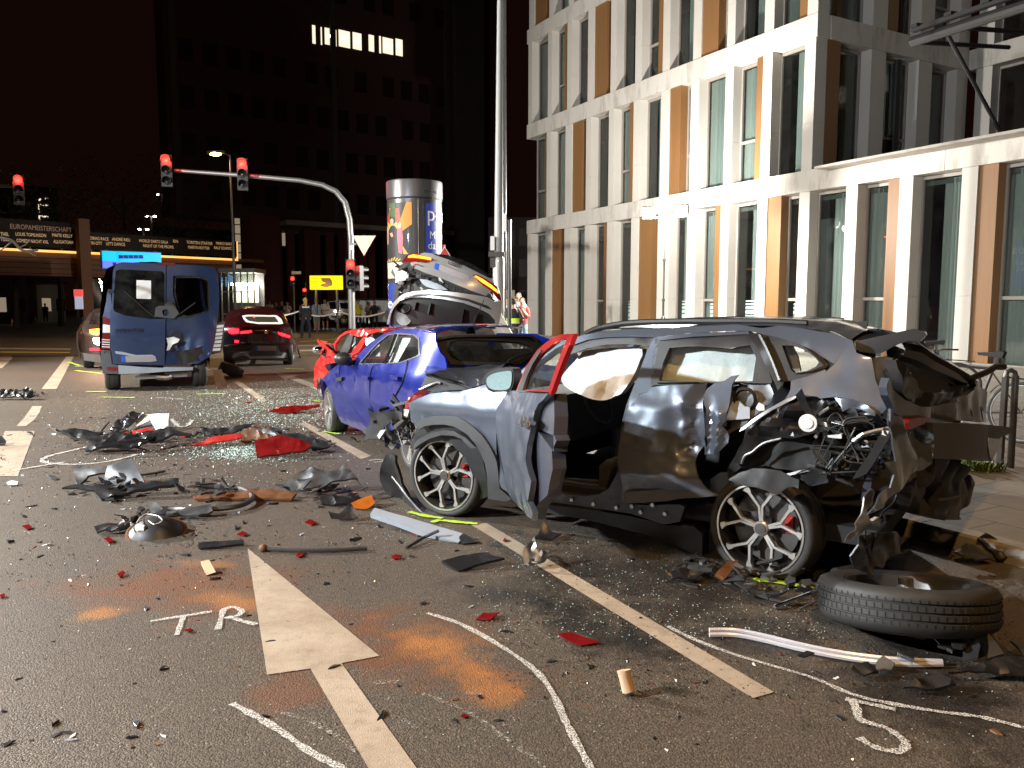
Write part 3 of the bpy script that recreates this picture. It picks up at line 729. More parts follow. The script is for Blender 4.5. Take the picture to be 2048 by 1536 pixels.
def fold(amp, wl, seed, msk=None):
    r2 = random.Random(seed); ks = []
    for i in range(4):
        a = r2.uniform(0, math.pi); w2 = wl*r2.uniform(.6, 1.5); ks.append((math.cos(a)/w2, math.sin(a)/w2, r2.random(), r2.uniform(.4, 1.0), r2.uniform(-5, 5)))
    def d(s, z):
        v = 0
        for kx, kz, ph, am, sd in ks:
            g = max(0.0, .35+noise.noise(V((s*2.2+sd, z*2.2, sd)))*1.3)
            v += tri(s*kx+z*kz+ph+.35*noise.noise(V((s*2.5, z*2.5+sd, 1.0))))*am*g
        return v*amp*.45*(msk(s, z) if msk else 1.0)
    return d
def gm(px, rs, rz, surf=None):
    c = (surf or SIDE).hit(px)
    return lambda s, z: math.exp(-((s-c[0])/rs)**2-((z-c[1])/rz)**2)
def wheel(par, c, n, R, rr, wd=.20, spokes=5, style='Y', flatz=None, rot=0.0, rimmat='alloy', cal=True, squash=None):
    """tyre + rim; c centre of the outer face, n outward axis"""
    c = V(c); n = V(n).normalized(); up = V((0,0,1)); u = up-n*up.dot(n); u.normalize(); w_ = n.cross(u)
    e = bpy.data.objects.new('wheel', None); COL.objects.link(e); e.parent = par; e.empty_display_size = .1
    e.location = c-origin(par)
    m = MB(); s_ = wd/2
    m.lathe([(rr*1.0,-wd),(R*.93,-wd-.005),(R*.985,-wd+.02),(R,-wd+.05),(R,-wd*.72),(R-.008,-wd*.71),(R-.008,-wd*.69),(R,-wd*.68),(R,-wd*.5),(R-.008,-wd*.49),(R-.008,-wd*.46),(R,-wd*.45),(R,-wd*.28),(R-.008,-wd*.27),(R-.008,-wd*.25),(R,-wd*.24),(R,-.045),(R*.985,-.02),(R*.95,.004),(R*.9,.012),(rr*1.06,.006),(rr*1.0,-.012)], c, n, 48, u)
    if flatz is not None:
        for v in m.v:
            if v.z < flatz+.02:
                dz = flatz+.02-v.z; v.z = flatz+.004+.016*math.exp(-dz*20); v += n*min(.03, dz*.35)
    m.build('tyre', 'rubber', e, True, 50)
    m = MB(); m.lathe([(rr*1.03,-.002),(rr*1.035,.008),(rr*.99,.008),(rr*.955,-.012),(rr*.93,-.05),(rr*.9,-wd*.9),(rr*.97,-wd)], c, n, 48, u)
    rim = m.build('rim', 'matt_black' if style == 'Y' else rimmat, e, True, 40)
    if style == 'Y': m = MB(); m.lathe([(rr*1.03,-.002),(rr*1.036,.010),(rr*.995,.011),(rr*.975,-.004)], c, n, 48, u); m.build('rim_lip', rimmat, rim, True, 40)
    m = MB()
    def pt(r, a, h): return c+n*h+(u*math.cos(a)+w_*math.sin(a))*r
    def strut(r0, a0, r1, a1, w0, w1, h0, h1, th=.03):
        p0, p1 = pt(r0,a0,h0), pt(r1,a1,h1); t = (p1-p0).normalized(); b = n.cross(t).normalized()
        q = [p0-b*w0, p0+b*w0, p1+b*w1, p1-b*w1]
        m.prism(q, -n*th)
    for k in range(spokes):
        a = rot+2*math.pi*k/spokes
        if style == 'Y':
            for sgn in (-1, 1):
                strut(rr*.17, a+sgn*.13, rr*.52, a+sgn*.075, .007, .007, -.022, -.012)
                strut(rr*.50, a+sgn*.070, rr*.96, a+sgn*.36, .007, .009, -.012, -.004)
                strut(rr*.84, a+sgn*.29, rr*.97, a+sgn*.37, .010, .022, -.005, -.003)
        elif style == 'turbine':
            strut(rr*.15, a, rr*.97, a+.25, .028, .030, -.02, -.004); strut(rr*.30, a+.10, rr*.95, a+.55, .012, .018, -.022, -.006)
        else:
            strut(rr*.15, a, rr*.97, a, .03, .04, -.02, -.004)
    m.lathe([(rr*.18,-.05),(rr*.18,-.018),(rr*.15,-.010),(0.002,-.010)], c, n, 20, u)
    m.build('spoke', rimmat, rim)
    m = MB(); m.lathe([(rr*.13,-.010),(rr*.13,-.002),(.001,-.001)], c, n, 20, u); m.build('hub_cap', 'dark_metal', rim, True)
    m = MB(); m.lathe([(rr*.25,-.10),(rr*.78,-.10),(rr*.78,-.12),(rr*.25,-.12)], c, n, 32, u); m.lathe([(rr*.9,-.17),(.001,-.17)], c, n, 24, u); m.build('brake_disc', 'dark_metal', e)
    if cal:
        m = MB(); m.box(c-n*.10+u*rr*.15-w_*rr*.55, (.04,.05,.10), n, w_, u); m.build('brake_caliper', 'red_plastic', e)
    return e
def axn(phi):   # outward axis (towards the camera side) for a heading phi degrees left of straight ahead
    a = math.radians(phi); return V((-math.cos(a), -math.sin(a), 0))
fc = SIDE.px((887,951), -.03); rc = SIDE.px((1519,1058), -.03)
wheel(suv, fc, axn(60), .335, .262, .22, flatz=0.0, rot=.18)
wheel(suv, rc, axn(49)+V((0,0,.05)), .335, .262, .22, flatz=0.0, rot=.05)
for s in (0.0, (WR-WF).length):
    q = WF+SS*s-SIDE.N*(CW-.06)+V((0,0,.33)); wheel(suv, q, -SIDE.N, .335, .262, .22, flatz=0.0, cal=False)
# front wing and its wheel-arch cladding
arch_o = ZA([(555,805),(650,760),(780,725),(920,712),(1080,725),(1200,770),(1320,860),(1430,960),(1520,1090),(1590,1220),(1625,1320),(1645,1500)])
arch_i = ZA([(620,890),(700,850),(800,830),(930,825),(1050,845),(1150,890),(1250,960),(1350,1080),(1420,1200),(1470,1330),(1500,1500)])
panel('front_wing', ZA([(530,545),(640,490),(780,430),(950,412),(1150,402),(1340,362),(1480,310),(1510,385),(1580,412),(1740,400),(1768,410),(1730,480),(1660,600),(1630,750),(1620,950),(1622,1180),(1640,1380)])+arch_o[::-1]+ZA([(535,790)]), SIDE, 'suv_paint', suv, step=.05, disp=lambda s, z: ridged(.012, 3.0, 4.1)(s, z)+.05*max(0, 1-abs(z-.86)/.10)*(1 if s < 1.2 else 0)*.5, mirror=None)
panel('wheel_arch_trim', arch_o+ZH([(1660,750),(1810,885),(1740,915),(1510,880),(1505,740)])+arch_i[::-1], SIDE, 'grey_plastic', suv, step=.05, e=.022, thick=.035, auto=60)
panel('wheel_arch_liner', ZA([(600,860),(760,800),(930,790),(1150,850),(1300,960),(1440,1200),(1500,1500),(1520,1750),(1350,1800),(1330,1500),(1230,1250),(1060,1080),(930,1030),(740,1060),(600,1140),(520,1130)]), SIDE, 'black_plastic', suv, step=.06, e=-.05, thick=.02, disp=ridged(.015, 4, 2))
panel('wheel_arch_liner', ZA([(560,1080),(640,1000),(800,930),(920,900),(1080,910),(1240,1000),(1360,1120),(1300,1130),(1180,1010),(1080,970),(920,960),(760,1010),(640,1080),(560,1150)]), SIDE, 'grey_plastic', suv, step=.05, e=.03, thick=.05, disp=ridged(.012, 5, 6))
panel('bumper_corner', ZH([(215,310),(330,330),(350,500),(420,700),(600,1000),(640,1050),(480,1020),(340,960),(200,800),(130,640),(150,500)]), SIDE, 'crushed_black', suv, step=.05, e=.03, thick=.03, disp=ridged(.03, 4, 9))
m = MB(); m.tube([SIDE.px(p, .06) for p in ZH([(280,600),(360,720),(500,880),(600,990),(700,1080)])], .012, 6); m.build('trim_strip', 'black_plastic', suv, True)
panel('bumper_cover', ZA([(20,615),(60,660),(200,655),(430,665),(440,760),(330,770),(215,850),(230,980),(60,1000),(0,1010),(-60,1040),(-20,960),(-90,900),(0,850),(10,700)]), SIDE, 'black_plastic', suv, step=.05, e=-.05, thick=.02, disp=ridged(.05, 4, 3))
# crushed nose: radiator, brackets, broken lamp, wiring
rn = random.Random(11)
for i in range(26):
    a = (440+rn.uniform(-220,110), 560+rn.uniform(0,560)); p = SIDE.px(ZA([a])[0], -.02-rn.random()*.25)
    d = V((rn.uniform(-1,1), rn.uniform(-1,1), rn.uniform(-1,1))).normalized(); u = d.cross(V((0,0,1))).normalized()
    L = rn.uniform(.06,.20); MB().prism([p, p+d*L, p+d*L*.8+u*rn.uniform(.03,.10), p+u*rn.uniform(.02,.09)], d.cross(u)*rn.uniform(.006,.03)).build('crushed_bracket', rn.choice(['crushed_black','crushed_black','dark_metal','grey_plastic','torn_steel','bare_metal']), suv)
for i in range(7):
    pts = [SIDE.px(ZA([(430+rn.uniform(-150,130), 560+rn.uniform(0,560))])[0], -.02-rn.random()*.1) for _ in range(4)]
    m = MB(); m.tube(spline([tuple(p) for p in pts], 5, False), .005, 5); m.build('wiring', 'cable_black', suv)
panel('headlamp_shell', ZA([(470,540),(560,450),(640,390),(740,380),(780,400),(700,450),(600,500),(530,545),(520,640),(450,620)]), SIDE, 'red_lens', suv, step=.05, e=-.01, thick=.01, disp=ridged(.03, 9, 1))
panel('headlamp_shell', ZA([(480,520),(520,470),(560,520),(530,600),(500,720),(460,700)]), SIDE, 'white_plastic', suv, step=.04, e=-.04, thick=.03, disp=ridged(.04, 9, 5))
m = MB(); m.tube([SIDE.px(p, -.12) for p in ZA([(640,385),(760,330),(860,290),(910,300)])], .012, 6); m.build('bonnet_hinge', 'bare_metal', suv, True)
# engine bay (dark block) and bonnet
def loft(name, rows, mat, par, n=10, disp=None, thick=.0, smooth=True):
    """rows: list of polylines (same count) joined into a skin"""
    vs = []; k = len(rows[0])
    for r in rows: vs += [V(p) for p in r]
    fs = [(i*k+j, i*k+j+1, (i+1)*k+j+1, (i+1)*k+j) for i in range(len(rows)-1) for j in range(k-1)]
    if disp: vs = [v+disp(v) for v in vs]
    return mk(name, vs, fs, mat, par, smooth, None, 50)
def lerp_rows(a, b, n, bulge=(0,0,0)):
    out = []
    for i in range(n+1):
        t = i/n; out.append([V(p).lerp(V(q), t)+V(bulge)*(4*t*(1-t)) for p, q in zip(a, b)])
    return out
near = [SIDE.px(p, -.10) for p in spline(ZA([(700,185),(760,190),(900,235),(1050,280),(1200,325),(1310,345),(1400,325),(1480,290),(1560,190)]), 3, False)]
far = [SIDE.px(p, -1.42) for p in spline(ZA([(760,120),(830,108),(950,98),(1080,85),(1200,76),(1350,70),(1500,68),(1700,68),(1900,80)]), 3, False)]
hood_rows = lerp_rows(near, far, 12, (0,0,.05))
hd = lambda v: V((0,0,1))*(.035*noise.noise(v*2.4)+.02*noise.noise(v*6))
loft('bonnet', hood_rows, 'suv_paint', suv, disp=hd)
loft('bonnet_lining', [[p-V((0,0,.02)) for p in r] for r in hood_rows][::-1], 'matt_black', suv, disp=hd)
m = MB(); c0 = SIDE.O+SS*.28-SIDE.N*.92+V((0,0,.95)); m.box(c0-V((0,0,.30)), (.75,1.2,.5), SS, SIDE.N, (0,0,1)); m.build('engine_block', 'matt_black', suv)
panel('inner_wing', ZA([(640,370),(720,190),(900,240),(1310,350),(1480,310),(1340,375),(1000,390),(780,430)]), SIDE, 'matt_black', suv, step=.08, e=-.13, thick=.05)
# door mirror
mg = Surf(SIDE.O, SIDE.S, (0,0,1), SIDE.N, lambda s, z: .20)
mo = panel('door_mirror', ZA([(1460,230),(1480,180),(1560,130),(1680,100),(1800,110),(1835,140),(1835,300),(1800,385),(1740,402),(1600,398),(1520,370),(1480,320)]), mg, 'black_plastic', suv, step=.04, e=-.005, thick=.10, rnd=2)
panel('mirror_pane', ZA([(1490,280),(1510,215),(1600,168),(1700,148),(1800,142),(1815,200),(1800,330),(1740,382),(1600,382),(1520,350)]), mg, 'mirror_pane', mo, step=.04, e=.004, thick=.006, rnd=2)
m = MB(); m.bar(SIDE.px(ZA([(1905,320)])[0], .02), mg.px(ZA([(1800,330)])[0], -.04), .05, .07); m.build('mirror_arm', 'black_plastic', suv)
# open front door, swung about its front edge
HG = SIDE.px(ZA([(1700,700)])[0]); HG.z = 0
ang = math.radians(43); DS = SS*math.cos(ang)+SIDE.N*math.sin(ang)
DOOR = Surf(HG, DS, (0,0,1), None, lambda s, z: tumble(z)-.01)
d_low = ZA([(1768,412),(1730,480),(1662,600),(1632,750),(1622,950),(1624,1180),(1645,1400)])+ZH([(1662,690)])+ZC([(0,670),(100,780),(190,890),(300,1010),(385,1088),(395,1000),(352,870),(350,760),(352,640),(330,300),(332,80)])+ZB_([(330,1420),(345,1260),(375,1120),(400,1040),(450,950),(560,860),(590,830),(560,815),(200,808),(130,800)])
door = panel('front_door', d_low, DOOR, 'suv_paint', suv, step=.04, thick=.035, disp=lambda s, z: ridged(.016, 3.2, 7.7)(s, z)+fold(.02, .3, 3)(s, z), auto=28)
panel('door_inner_panel', ZC([(430,60),(470,60),(560,100),(620,120),(640,180),(590,300),(600,500),(540,800),(430,900),(395,1000)])+ZC([(385,1080),(360,700),(335,300)])+ZB_([(350,1300),(450,960),(580,850),(610,840),(620,1100),(610,1500)]), DOOR, 'suv_primer', door, step=.08, e=-.05, thick=.08)
fo = ZB_([(190,812),(250,660),(310,520),(430,345),(520,265),(600,205),(700,165),(850,155),(800,290),(730,450),(660,640),(610,780),(585,850),(540,835)])
fi = ZB_([(262,795),(300,660),(400,480),(480,385),(600,285),(720,222),(768,222),(720,335),(640,560),(555,800)])
panel('window_frame', fo, DOOR, 'suv_red_reflection', door, holes=[fi], step=.05, thick=.03, e=.004, disp=lambda s, z: .006)  # frame coloured red to carry a reflection
panel('window_frame', ZB_([(195,806),(255,655),(315,515),(435,340),(470,345),(370,500),(300,655),(255,800)]), DOOR, 'black_plastic', door, step=.05, thick=.02, e=.02)
panel('window_glass', fi, DOOR, 'car_glass', door, step=.2, thick=0, e=-.01)
panel('window_seal', ZB_([(190,812),(540,835),(545,822),(200,800)]), DOOR, 'chrome', door, step=.1, thick=.01, e=.02)
panel('door_handle', ZB_([(225,1170),(260,1120),(290,1090),(330,1110),(370,1160),(350,1210),(280,1225),(235,1200)]), DOOR, 'chrome', door, step=.02, thick=.03, e=.03, disp=ridged(.02, 20, 3))
# body side: roof side, pillars, sill
panel('roof_side', ZB_([(830,285),(850,195),(1000,160),(1200,122),(1500,100),(1900,88)])+ZD([(200,92),(600,70),(1000,52),(1240,88),(1300,90),(1480,62),(1700,90),(2048,150)])+ZF([(100,110),(330,212),(250,300),(140,440)])+ZD([(1960,420),(1850,350),(1700,275),(1450,195),(1250,155),(1150,128),(1000,122),(500,145),(60,195)])+ZB_([(1760,198),(1500,192),(1200,198),(1000,225)]), SIDE, 'suv_paint', suv, step=.06, thick=.02, disp=ridged(.014, 3, 1.3, gm((1500,650), .35, .3)))
panel('door_seal', ZB_([(760,400),(830,285),(1000,222),(1200,196),(1500,190),(1755,200),(1740,250),(1690,300),(1500,272),(1200,280),(1000,320),(860,370)]), SIDE, 'black_plastic', suv, step=.08, e=-.015, thick=.05)
panel('pillar', ZB_([(1752,198),(1815,200),(1800,290),(1760,520),(1722,760),(1690,812),(1585,845),(1500,960),(1460,1010),(1475,900),(1530,740),(1600,560),(1680,330)]), SIDE, 'suv_paint', suv, step=.05, thick=.09, e=.0)
panel('pillar', ZB_([(1690,300),(1735,250),(1480,1000),(1380,1330),(1345,1536),(1300,1536),(1440,960)]), SIDE, 'black_plastic', suv, step=.08, thick=.08, e=-.05)
panel('sill', ZC([(400,760),(560,740),(760,790),(960,810),(1130,790),(1240,720),(1330,560),(1345,470),(1400,480),(1400,700),(1400,890),(1640,910),(2048,900),(2100,930),(2080,1010),(2048,1100),(1860,1130),(1500,1010),(1000,930),(480,860)]), SIDE, 'suv_primer', suv, step=.07, thick=.05, e=-.02, disp=ridged(.01, 4, 2))
for p in ZC([(565,808),(820,850),(1068,900),(1330,940),(1505,925),(1605,990),(1740,908),(1880,1010)]):
    MB().lathe([(.001,.012),(.014,.012),(.016,0)], SIDE.px(p, -.01), SIDE.N, 6).build('sill_bolt', 'bare_metal', suv)
panel('sill_lower', ZC([(420,900),(1000,960),(1500,1040),(1900,1140),(2200,1150),(2300,1240),(2300,1500),(1700,1260),(1000,1080),(420,980)]), SIDE, 'black_plastic', suv, step=.1, thick=.12, e=-.08)
# interior: floor, seats, dashboard, far side
flo = MB(); c = SIDE.O+SS*1.55-SIDE.N*(CW/2)+V((0,0,.30)); flo.box(c, (3.0, CW-.3, .10), SS, SIDE.N, (0,0,1)); flo.build('floor_pan', 'interior_black', suv); MB().box(c-V((0,0,.09)), (2.0, CW-.5, .08), SS, SIDE.N, (0,0,1)).build('under_tray', 'matt_black', suv)
def seat(s, lat, rear=False):
    b = SIDE.O+SS*s-SIDE.N*lat; w_ = .52 if not rear else 1.3
    m = MB(); X = -SS; Y = SIDE.N
    prof = [(.28,.34),(.28,.50),(.22,.55),(-.10,.52),(-.16,.60),(-.30,1.10),(-.36,1.12),(-.42,1.08),(-.30,.55),(-.28,.34)]
    m.prism([b+X*x+V((0,0,z))+Y*(w_/2) for x, z in prof], -Y*w_)
    st = m.build('seat', 'interior_grey', suv)
    for k in ((0,) if not rear else (-.4,.4)): MB().box(b-X*.42+Y*k+V((0,0,1.22)), (.09,.26,.18), X, Y, (0,0,1)).build('headrest', 'interior_grey', st)
seat(1.50, .50); seat(1.50, 1.30); seat(2.30, .9, True)
m = MB(); c = SIDE.O+SS*.78-SIDE.N*(CW/2)+V((0,0,.82)); m.box(c, (.42,CW-.36,.34), SS, SIDE.N, (0,0,1)); m.build('dashboard', 'interior_black', suv)
cw_ = SIDE.O+SS*1.06-SIDE.N*.5+V((0,0,.93)); m = MB(); ax = (SS*.9+V((0,0,.35))).normalized()
m.lathe([(.185+.016*math.cos(a), .016*math.sin(a)) for a in [i*math.pi/4 for i in range(9)]], cw_, ax, 24); m.box(cw_, (.05,.14,.05), ax, SIDE.N, ax.cross(SIDE.N)); m.build('steering_wheel', 'interior_black', suv, True)
# curtain airbags
ab = panel('curtain_airbag', ZB_([(720,690),(760,600),(870,470),(960,380),(1000,340),(1200,320),(1450,310),(1640,330),(1600,480),(1500,700),(1400,830),(1320,860),(1240,900),(1180,912),(1080,900),(950,850),(830,790)]), SIDE, 'airbag_cloth', suv, step=.035, e=-.14, thick=.08, rnd=2, disp=lambda s, z: ridged(.05, 3.5, 12)(s, z)+.02*noise.noise(V((s*14, z*4, 1))))
panel('curtain_airbag', ZD([(105,690),(150,480),(230,320),(500,300),(900,330),(1140,280),(1210,430),(1165,705),(560,712)]), SIDE, 'airbag_cloth', suv, step=.035, e=-.13, thick=.08, disp=lambda s, z: ridged(.045, 3, 15)(s, z)+.012*noise.noise(V((s*16, z*5, 1))))
panel('window_glass', ZD([(105,690),(150,480),(230,310),(500,290),(1140,280),(1210,430),(1165,705),(560,712)]), SIDE, 'car_glass', suv, step=.2, e=-.03, thick=0)
# rear door with its dents
rdm = ridged(.075, 2.6, 21, gm((1390,880), .28, .22)); rdm2 = ridged(.02, 5, 5)
rdm3 = fold(.075, .22, 33, gm((1400,880), .30, .30))
def rdd(s, z): return rdm(s, z)*1.2+rdm3(s, z)+rdm2(s, z)*.5-.09*gm((1400,890), .22, .14)(s, z)+.05*gm((1330,950), .3, .10)(s, z)
rdoor = panel('rear_door', ZB_([(1452,1012),(1500,960),(1585,850),(1690,815),(1722,770)])+ZD([(10,762),(300,735),(640,722),(640,830),(612,950),(620,1100),(622,1300),(600,1400),(615,1530)])+ZE([(265,60),(262,230),(200,320),(170,440),(230,600),(300,690),(370,770),(440,800),(300,815),(0,832)])+ZC([(1900,862),(1440,892),(1398,870),(1400,650),(1372,480),(1345,410),(1365,200),(1385,10)])+ZB_([(1350,1500),(1375,1380),(1400,1250)]), SIDE, 'suv_paint', suv, step=.024, thick=.02, e=.012, disp=rdd, auto=24)
panel('door_cladding', ZC([(1402,770),(1700,745),(2048,700)])+ZE([(0,690),(150,690),(280,720),(370,770),(440,800),(300,818),(0,836)])+ZC([(1900,865),(1440,895),(1405,870)]), SIDE, 'grey_plastic', rdoor, step=.06, thick=.02, e=.05)
panel('window_frame', ZD([(60,197),(500,148),(1120,128),(1170,150),(1215,260),(1390,690),(1380,722),(1160,718),(700,712),(60,742),(5,752),(20,600)]), SIDE, 'black_plastic', rdoor, holes=[ZD([(105,692),(150,480),(220,318),(500,295),(900,320),(1140,285),(1205,430),(1165,700),(560,708)])], step=.05, thick=.04, e=.0)
panel('window_trim', ZD([(60,197),(500,148),(1120,128),(1130,160),(500,190),(110,232)]), SIDE, 'suv_paint', rdoor, step=.06, thick=.02, e=.012)
panel('window_seal', ZD([(85,712),(560,705),(560,718),(85,724)]), SIDE, 'chrome', rdoor, step=.1, thick=.01, e=.012)
panel('pillar', ZD([(1115,160),(1180,150),(1240,150),(1300,260),(1400,500),(1500,690),(1480,760),(1450,800),(1380,640),(1215,300)]), SIDE, 'crushed_black', suv, step=.05, thick=.05, e=.02, disp=ridged(.02, 5, 4))
m = MB(); m.tube([SIDE.px(p, .04) for p in ZD([(1250,170),(1320,300),(1400,480),(1480,690)])], .012, 6); m.build('window_seal', 'dark_metal', suv, True)
# torn flap of the rear door and the mechanism behind it
panel('torn_door_skin', ZD([(1010,625),(960,690),(930,740),(920,850),(890,1000),(865,1050),(860,1150),(820,1200),(890,1330),(880,1400),(800,1490),(740,1530),(620,1530),(640,1400),(625,1200),(640,1020),(615,950),(612,850),(650,780),(740,715),(850,690),(920,640)]), SIDE, 'suv_paint', suv, step=.022, thick=.012, e=.06, disp=fold(.07, .16, 31), auto=24)
panel('door_mechanism', ZD([(930,740),(1000,700),(1080,730),(1300,740),(1390,730),(1420,830),(1400,930),(1300,1010),(1100,1180),(900,1300),(880,1050)]), SIDE, 'torn_steel', suv, step=.04, thick=.03, e=-.06, disp=ridged(.05, 7, 17))
panel('door_mechanism', ZD([(900,1040),(940,930),(1020,920),(1080,980),(1140,990),(1140,1120),(870,1140)]), SIDE, 'pale_grey_plastic', suv, step=.05, thick=.02, e=-.01, disp=ridged(.015, 6, 3))
panel('door_mechanism', ZD([(1200,1000),(1240,940),(1300,970),(1300,1030),(1230,1030)]), SIDE, 'white_plastic', suv, step=.05, thick=.01, e=.0)
MB().lathe([(.06,0),(.075,.02),(.06,.035),(.05,.01)], SIDE.px(ZD([(1090,900)])[0], -.02), SIDE.N, 20).build('loudspeaker', 'matt_black', suv, True)
# rear quarter: side window, outer skin, crushed inner structure
panel('quarter_window_frame', ZD([(1250,155),(1450,195),(1700,275),(1850,350),(1980,440),(2030,520),(2000,560),(1800,640),(1610,690),(1500,700),(1400,480)]), SIDE, 'black_plastic', suv, holes=[ZD([(1500,290),(1620,290),(1760,340),(1880,430),(1920,480),(1890,530),(1780,580),(1640,605),(1600,560)])], step=.05, thick=.04)
panel('window_trim', ZD([(1740,292),(1860,350),(1970,440),(2015,520),(2000,545),(1830,595),(1650,612),(1830,580),(1975,520),(1890,420)]), SIDE, 'chrome', suv, step=.05, thick=.012, e=.012)
panel('window_glass', ZD([(1500,290),(1620,290),(1760,340),(1880,430),(1920,480),(1890,530),(1780,580),(1640,605),(1600,560)]), SIDE, 'car_glass', suv, step=.2, thick=0, e=-.02)
panel('curtain_airbag', ZD([(1500,290),(1620,290),(1690,420),(1720,580),(1650,600),(1600,560)]), SIDE, 'airbag_cloth', suv, step=.05, e=-.14, thick=.03, disp=ridged(.03, 6, 3))
quarter = panel('rear_quarter_panel', ZD([(1610,690),(1800,640),(2000,565)])+ZF([(60,520),(140,450),(250,300),(330,215),(370,330),(520,380),(560,600),(640,780),(690,870),(600,960),(570,930),(480,850),(330,790),(150,768),(0,790)])+ZD([(1900,870),(1720,850),(1690,860),(1520,925),(1580,840),(1605,780)]), SIDE, 'suv_paint', suv, step=.04, thick=.015, disp=ridged(.018, 3, 8))
panel('torn_edge', ZD([(1700,845),(1690,870),(1560,940),(1380,1030),(1200,1150),(1080,1240),(1020,1270),(1040,1230),(1180,1120),(1350,1010),(1530,910)]), SIDE, 'bare_metal', suv, step=.04, thick=.02, e=.01, disp=ridged(.02, 8, 3))
panel('inner_quarter', ZD([(1690,870),(1900,880)])+ZF([(0,790),(150,775),(330,795),(480,855),(600,960),(640,1060),(560,1100),(260,1100),(60,1000)])+ZE([(1900,0),(1500,100),(1300,150),(1150,150),(900,240),(760,340),(650,470),(600,430),(640,330),(730,170),(760,60)])+ZD([(1080,1250),(1350,1060),(1560,945)]), SIDE, 'crushed_black', suv, step=.025, thick=.02, e=-.05, disp=fold(.12, .22, 41), auto=24)
panel('inner_quarter', ZF([(150,775),(330,790),(480,850),(570,935),(560,960),(440,900),(300,880),(230,920),(215,860)]), SIDE, 'suv_paint', suv, step=.03, thick=.02, e=.03, disp=ridged(.05, 6, 4))
panel('inner_wheelhouse', ZE([(700,260),(900,160),(1150,120),(1400,140),(1900,330),(2000,600),(1700,640),(1480,700),(1350,520),(1000,460),(700,480),(560,600),(540,500)])+[], SIDE, 'matt_black', suv, step=.05, thick=.03, e=-.16, disp=ridged(.06, 5, 9))
m = MB(); m.tube([SIDE.px(p, .0) for p in spline(ZE([(1150,155),(950,210),(820,310),(740,350),(700,440)]), 4, False)], .008, 6); m.build('torn_flange', 'bare_metal', suv, True)
panel('arch_liner_scrap', ZE([(560,620),(680,540),(830,490),(960,490),(1150,520),(1280,590),(1360,620),(1350,720),(1290,700),(1220,710),(1120,790),(1060,780),(1000,740),(880,700),(760,690),(640,650)]), SIDE, 'grey_plastic', suv, step=.035, thick=.012, e=.09, disp=ridged(.035, 6, 6))
MB().lathe([(.001,.02),(.03,.02),(.032,.012),(.05,.012),(.05,0)], SIDE.px(ZD([(1800,1170)])[0], .04), SIDE.N, 20).build('body_plug', 'white_plastic', suv, True)
rr_ = random.Random(5)
for i in range(70):
    a = (rr_.uniform(-80, 560), rr_.uniform(900, 1530)) if i % 3 else (rr_.uniform(150, 760), rr_.uniform(1000, 1600)); p = SIDE.px(ZF([a])[0], rr_.uniform(-.25, .0))
    d = V((rr_.uniform(-1,1), rr_.uniform(-1,1), rr_.uniform(-1,1))).normalized(); u = d.cross(V((.3,.2,1))).normalized(); L = rr_.uniform(.05,.22)
    q = [p, p+d*L*.5+u*rr_.uniform(-.02,.02), p+d*L, p+d*L*.7+u*rr_.uniform(.03,.09), p+u*rr_.uniform(.02,.08)]
    MB().prism(q, d.cross(u)*rr_.uniform(.003,.02)).build('crushed_sheet', rr_.choice(['crushed_black']*5+['suv_primer','dark_metal','torn_steel','bare_metal']), suv)
for i in range(9):
    pts = [SIDE.px(ZF([(rr_.uniform(-60,650), rr_.uniform(950,1560))])[0], .02) for _ in range(4)]
    m = MB(); m.tube(spline([tuple(p) for p in pts], 5, False), .006, 5); m.build('wiring', 'cable_black', suv)
m = MB(); m.tube([SIDE.px(p, .06) for p in ZF([(440,1145),(560,1110),(700,1085)])], .011, 6); m.tube([SIDE.px(p, .05) for p in ZF([(330,1220),(440,1140)])], .013, 6); m.build('bent_rod', 'bare_metal', suv, True)
panel('bracket', ZF([(75,1160),(190,1150),(215,1140),(215,1190),(180,1190),(80,1178)]), SIDE, 'white_plastic', suv, step=.03, e=.05, thick=.02)
panel('tail_panel_strip', ZF([(640,1080),(720,1095),(700,1180),(540,1440),(470,1540)])+ZG([(400,270),(330,290),(360,230),(480,60)])+ZF([(580,1200)]), SIDE, 'black_plastic', suv, step=.05, thick=.05, e=.08, disp=ridged(.01, 5, 1))
panel('paper_label', ZF([(625,1105),(690,1115),(675,1168),(618,1150)]), SIDE, 'white_paper', suv, step=.05, thick=.002, e=.086)
# crumpled tail: plane across the pushed-in rear end
RA, RB = SIDE.px((1790,900)), SIDE.px((1960,800), -1.75)
RA.z = RB.z = 0
REAR = Surf(RA, (RB-RA), (0,0,1), None, lambda s, z: .10*math.sin(max(0, min(1, s/1.9))*math.pi))
if REAR.N.dot(-RA) < 0: REAR.N = -REAR.N
panel('tailgate', ZF([(720,585),(690,680),(700,760),(760,880),(800,960),(900,1000),(1100,985),(1400,1010),(1660,1030),(1705,900),(1690,720),(1600,625),(1520,590),(1560,660),(1480,740),(1380,800),(1200,870),(1000,870),(860,800),(770,700)]), REAR, 'suv_paint', suv, step=.03, thick=.04, disp=fold(.07, .35, 14), auto=26)
panel('tailgate_lining', ZF([(770,700),(860,800),(1000,870),(1200,870),(1380,800),(1480,740),(1560,660),(1500,600),(1400,660),(1250,730),(1100,740),(980,700),(860,560),(780,420),(740,400),(740,560)]), REAR, 'crushed_black', suv, step=.04, thick=.06, e=-.06, disp=ridged(.05, 5, 3))
panel('tail_pillar', ZF([(520,380),(640,370),(730,380),(760,520),(720,590),(690,690),(720,800),(800,955),(740,960),(680,890),(640,780),(560,600)]), SIDE, 'crushed_black', suv, step=.05, thick=.06, e=-.02, disp=ridged(.03, 5, 2))
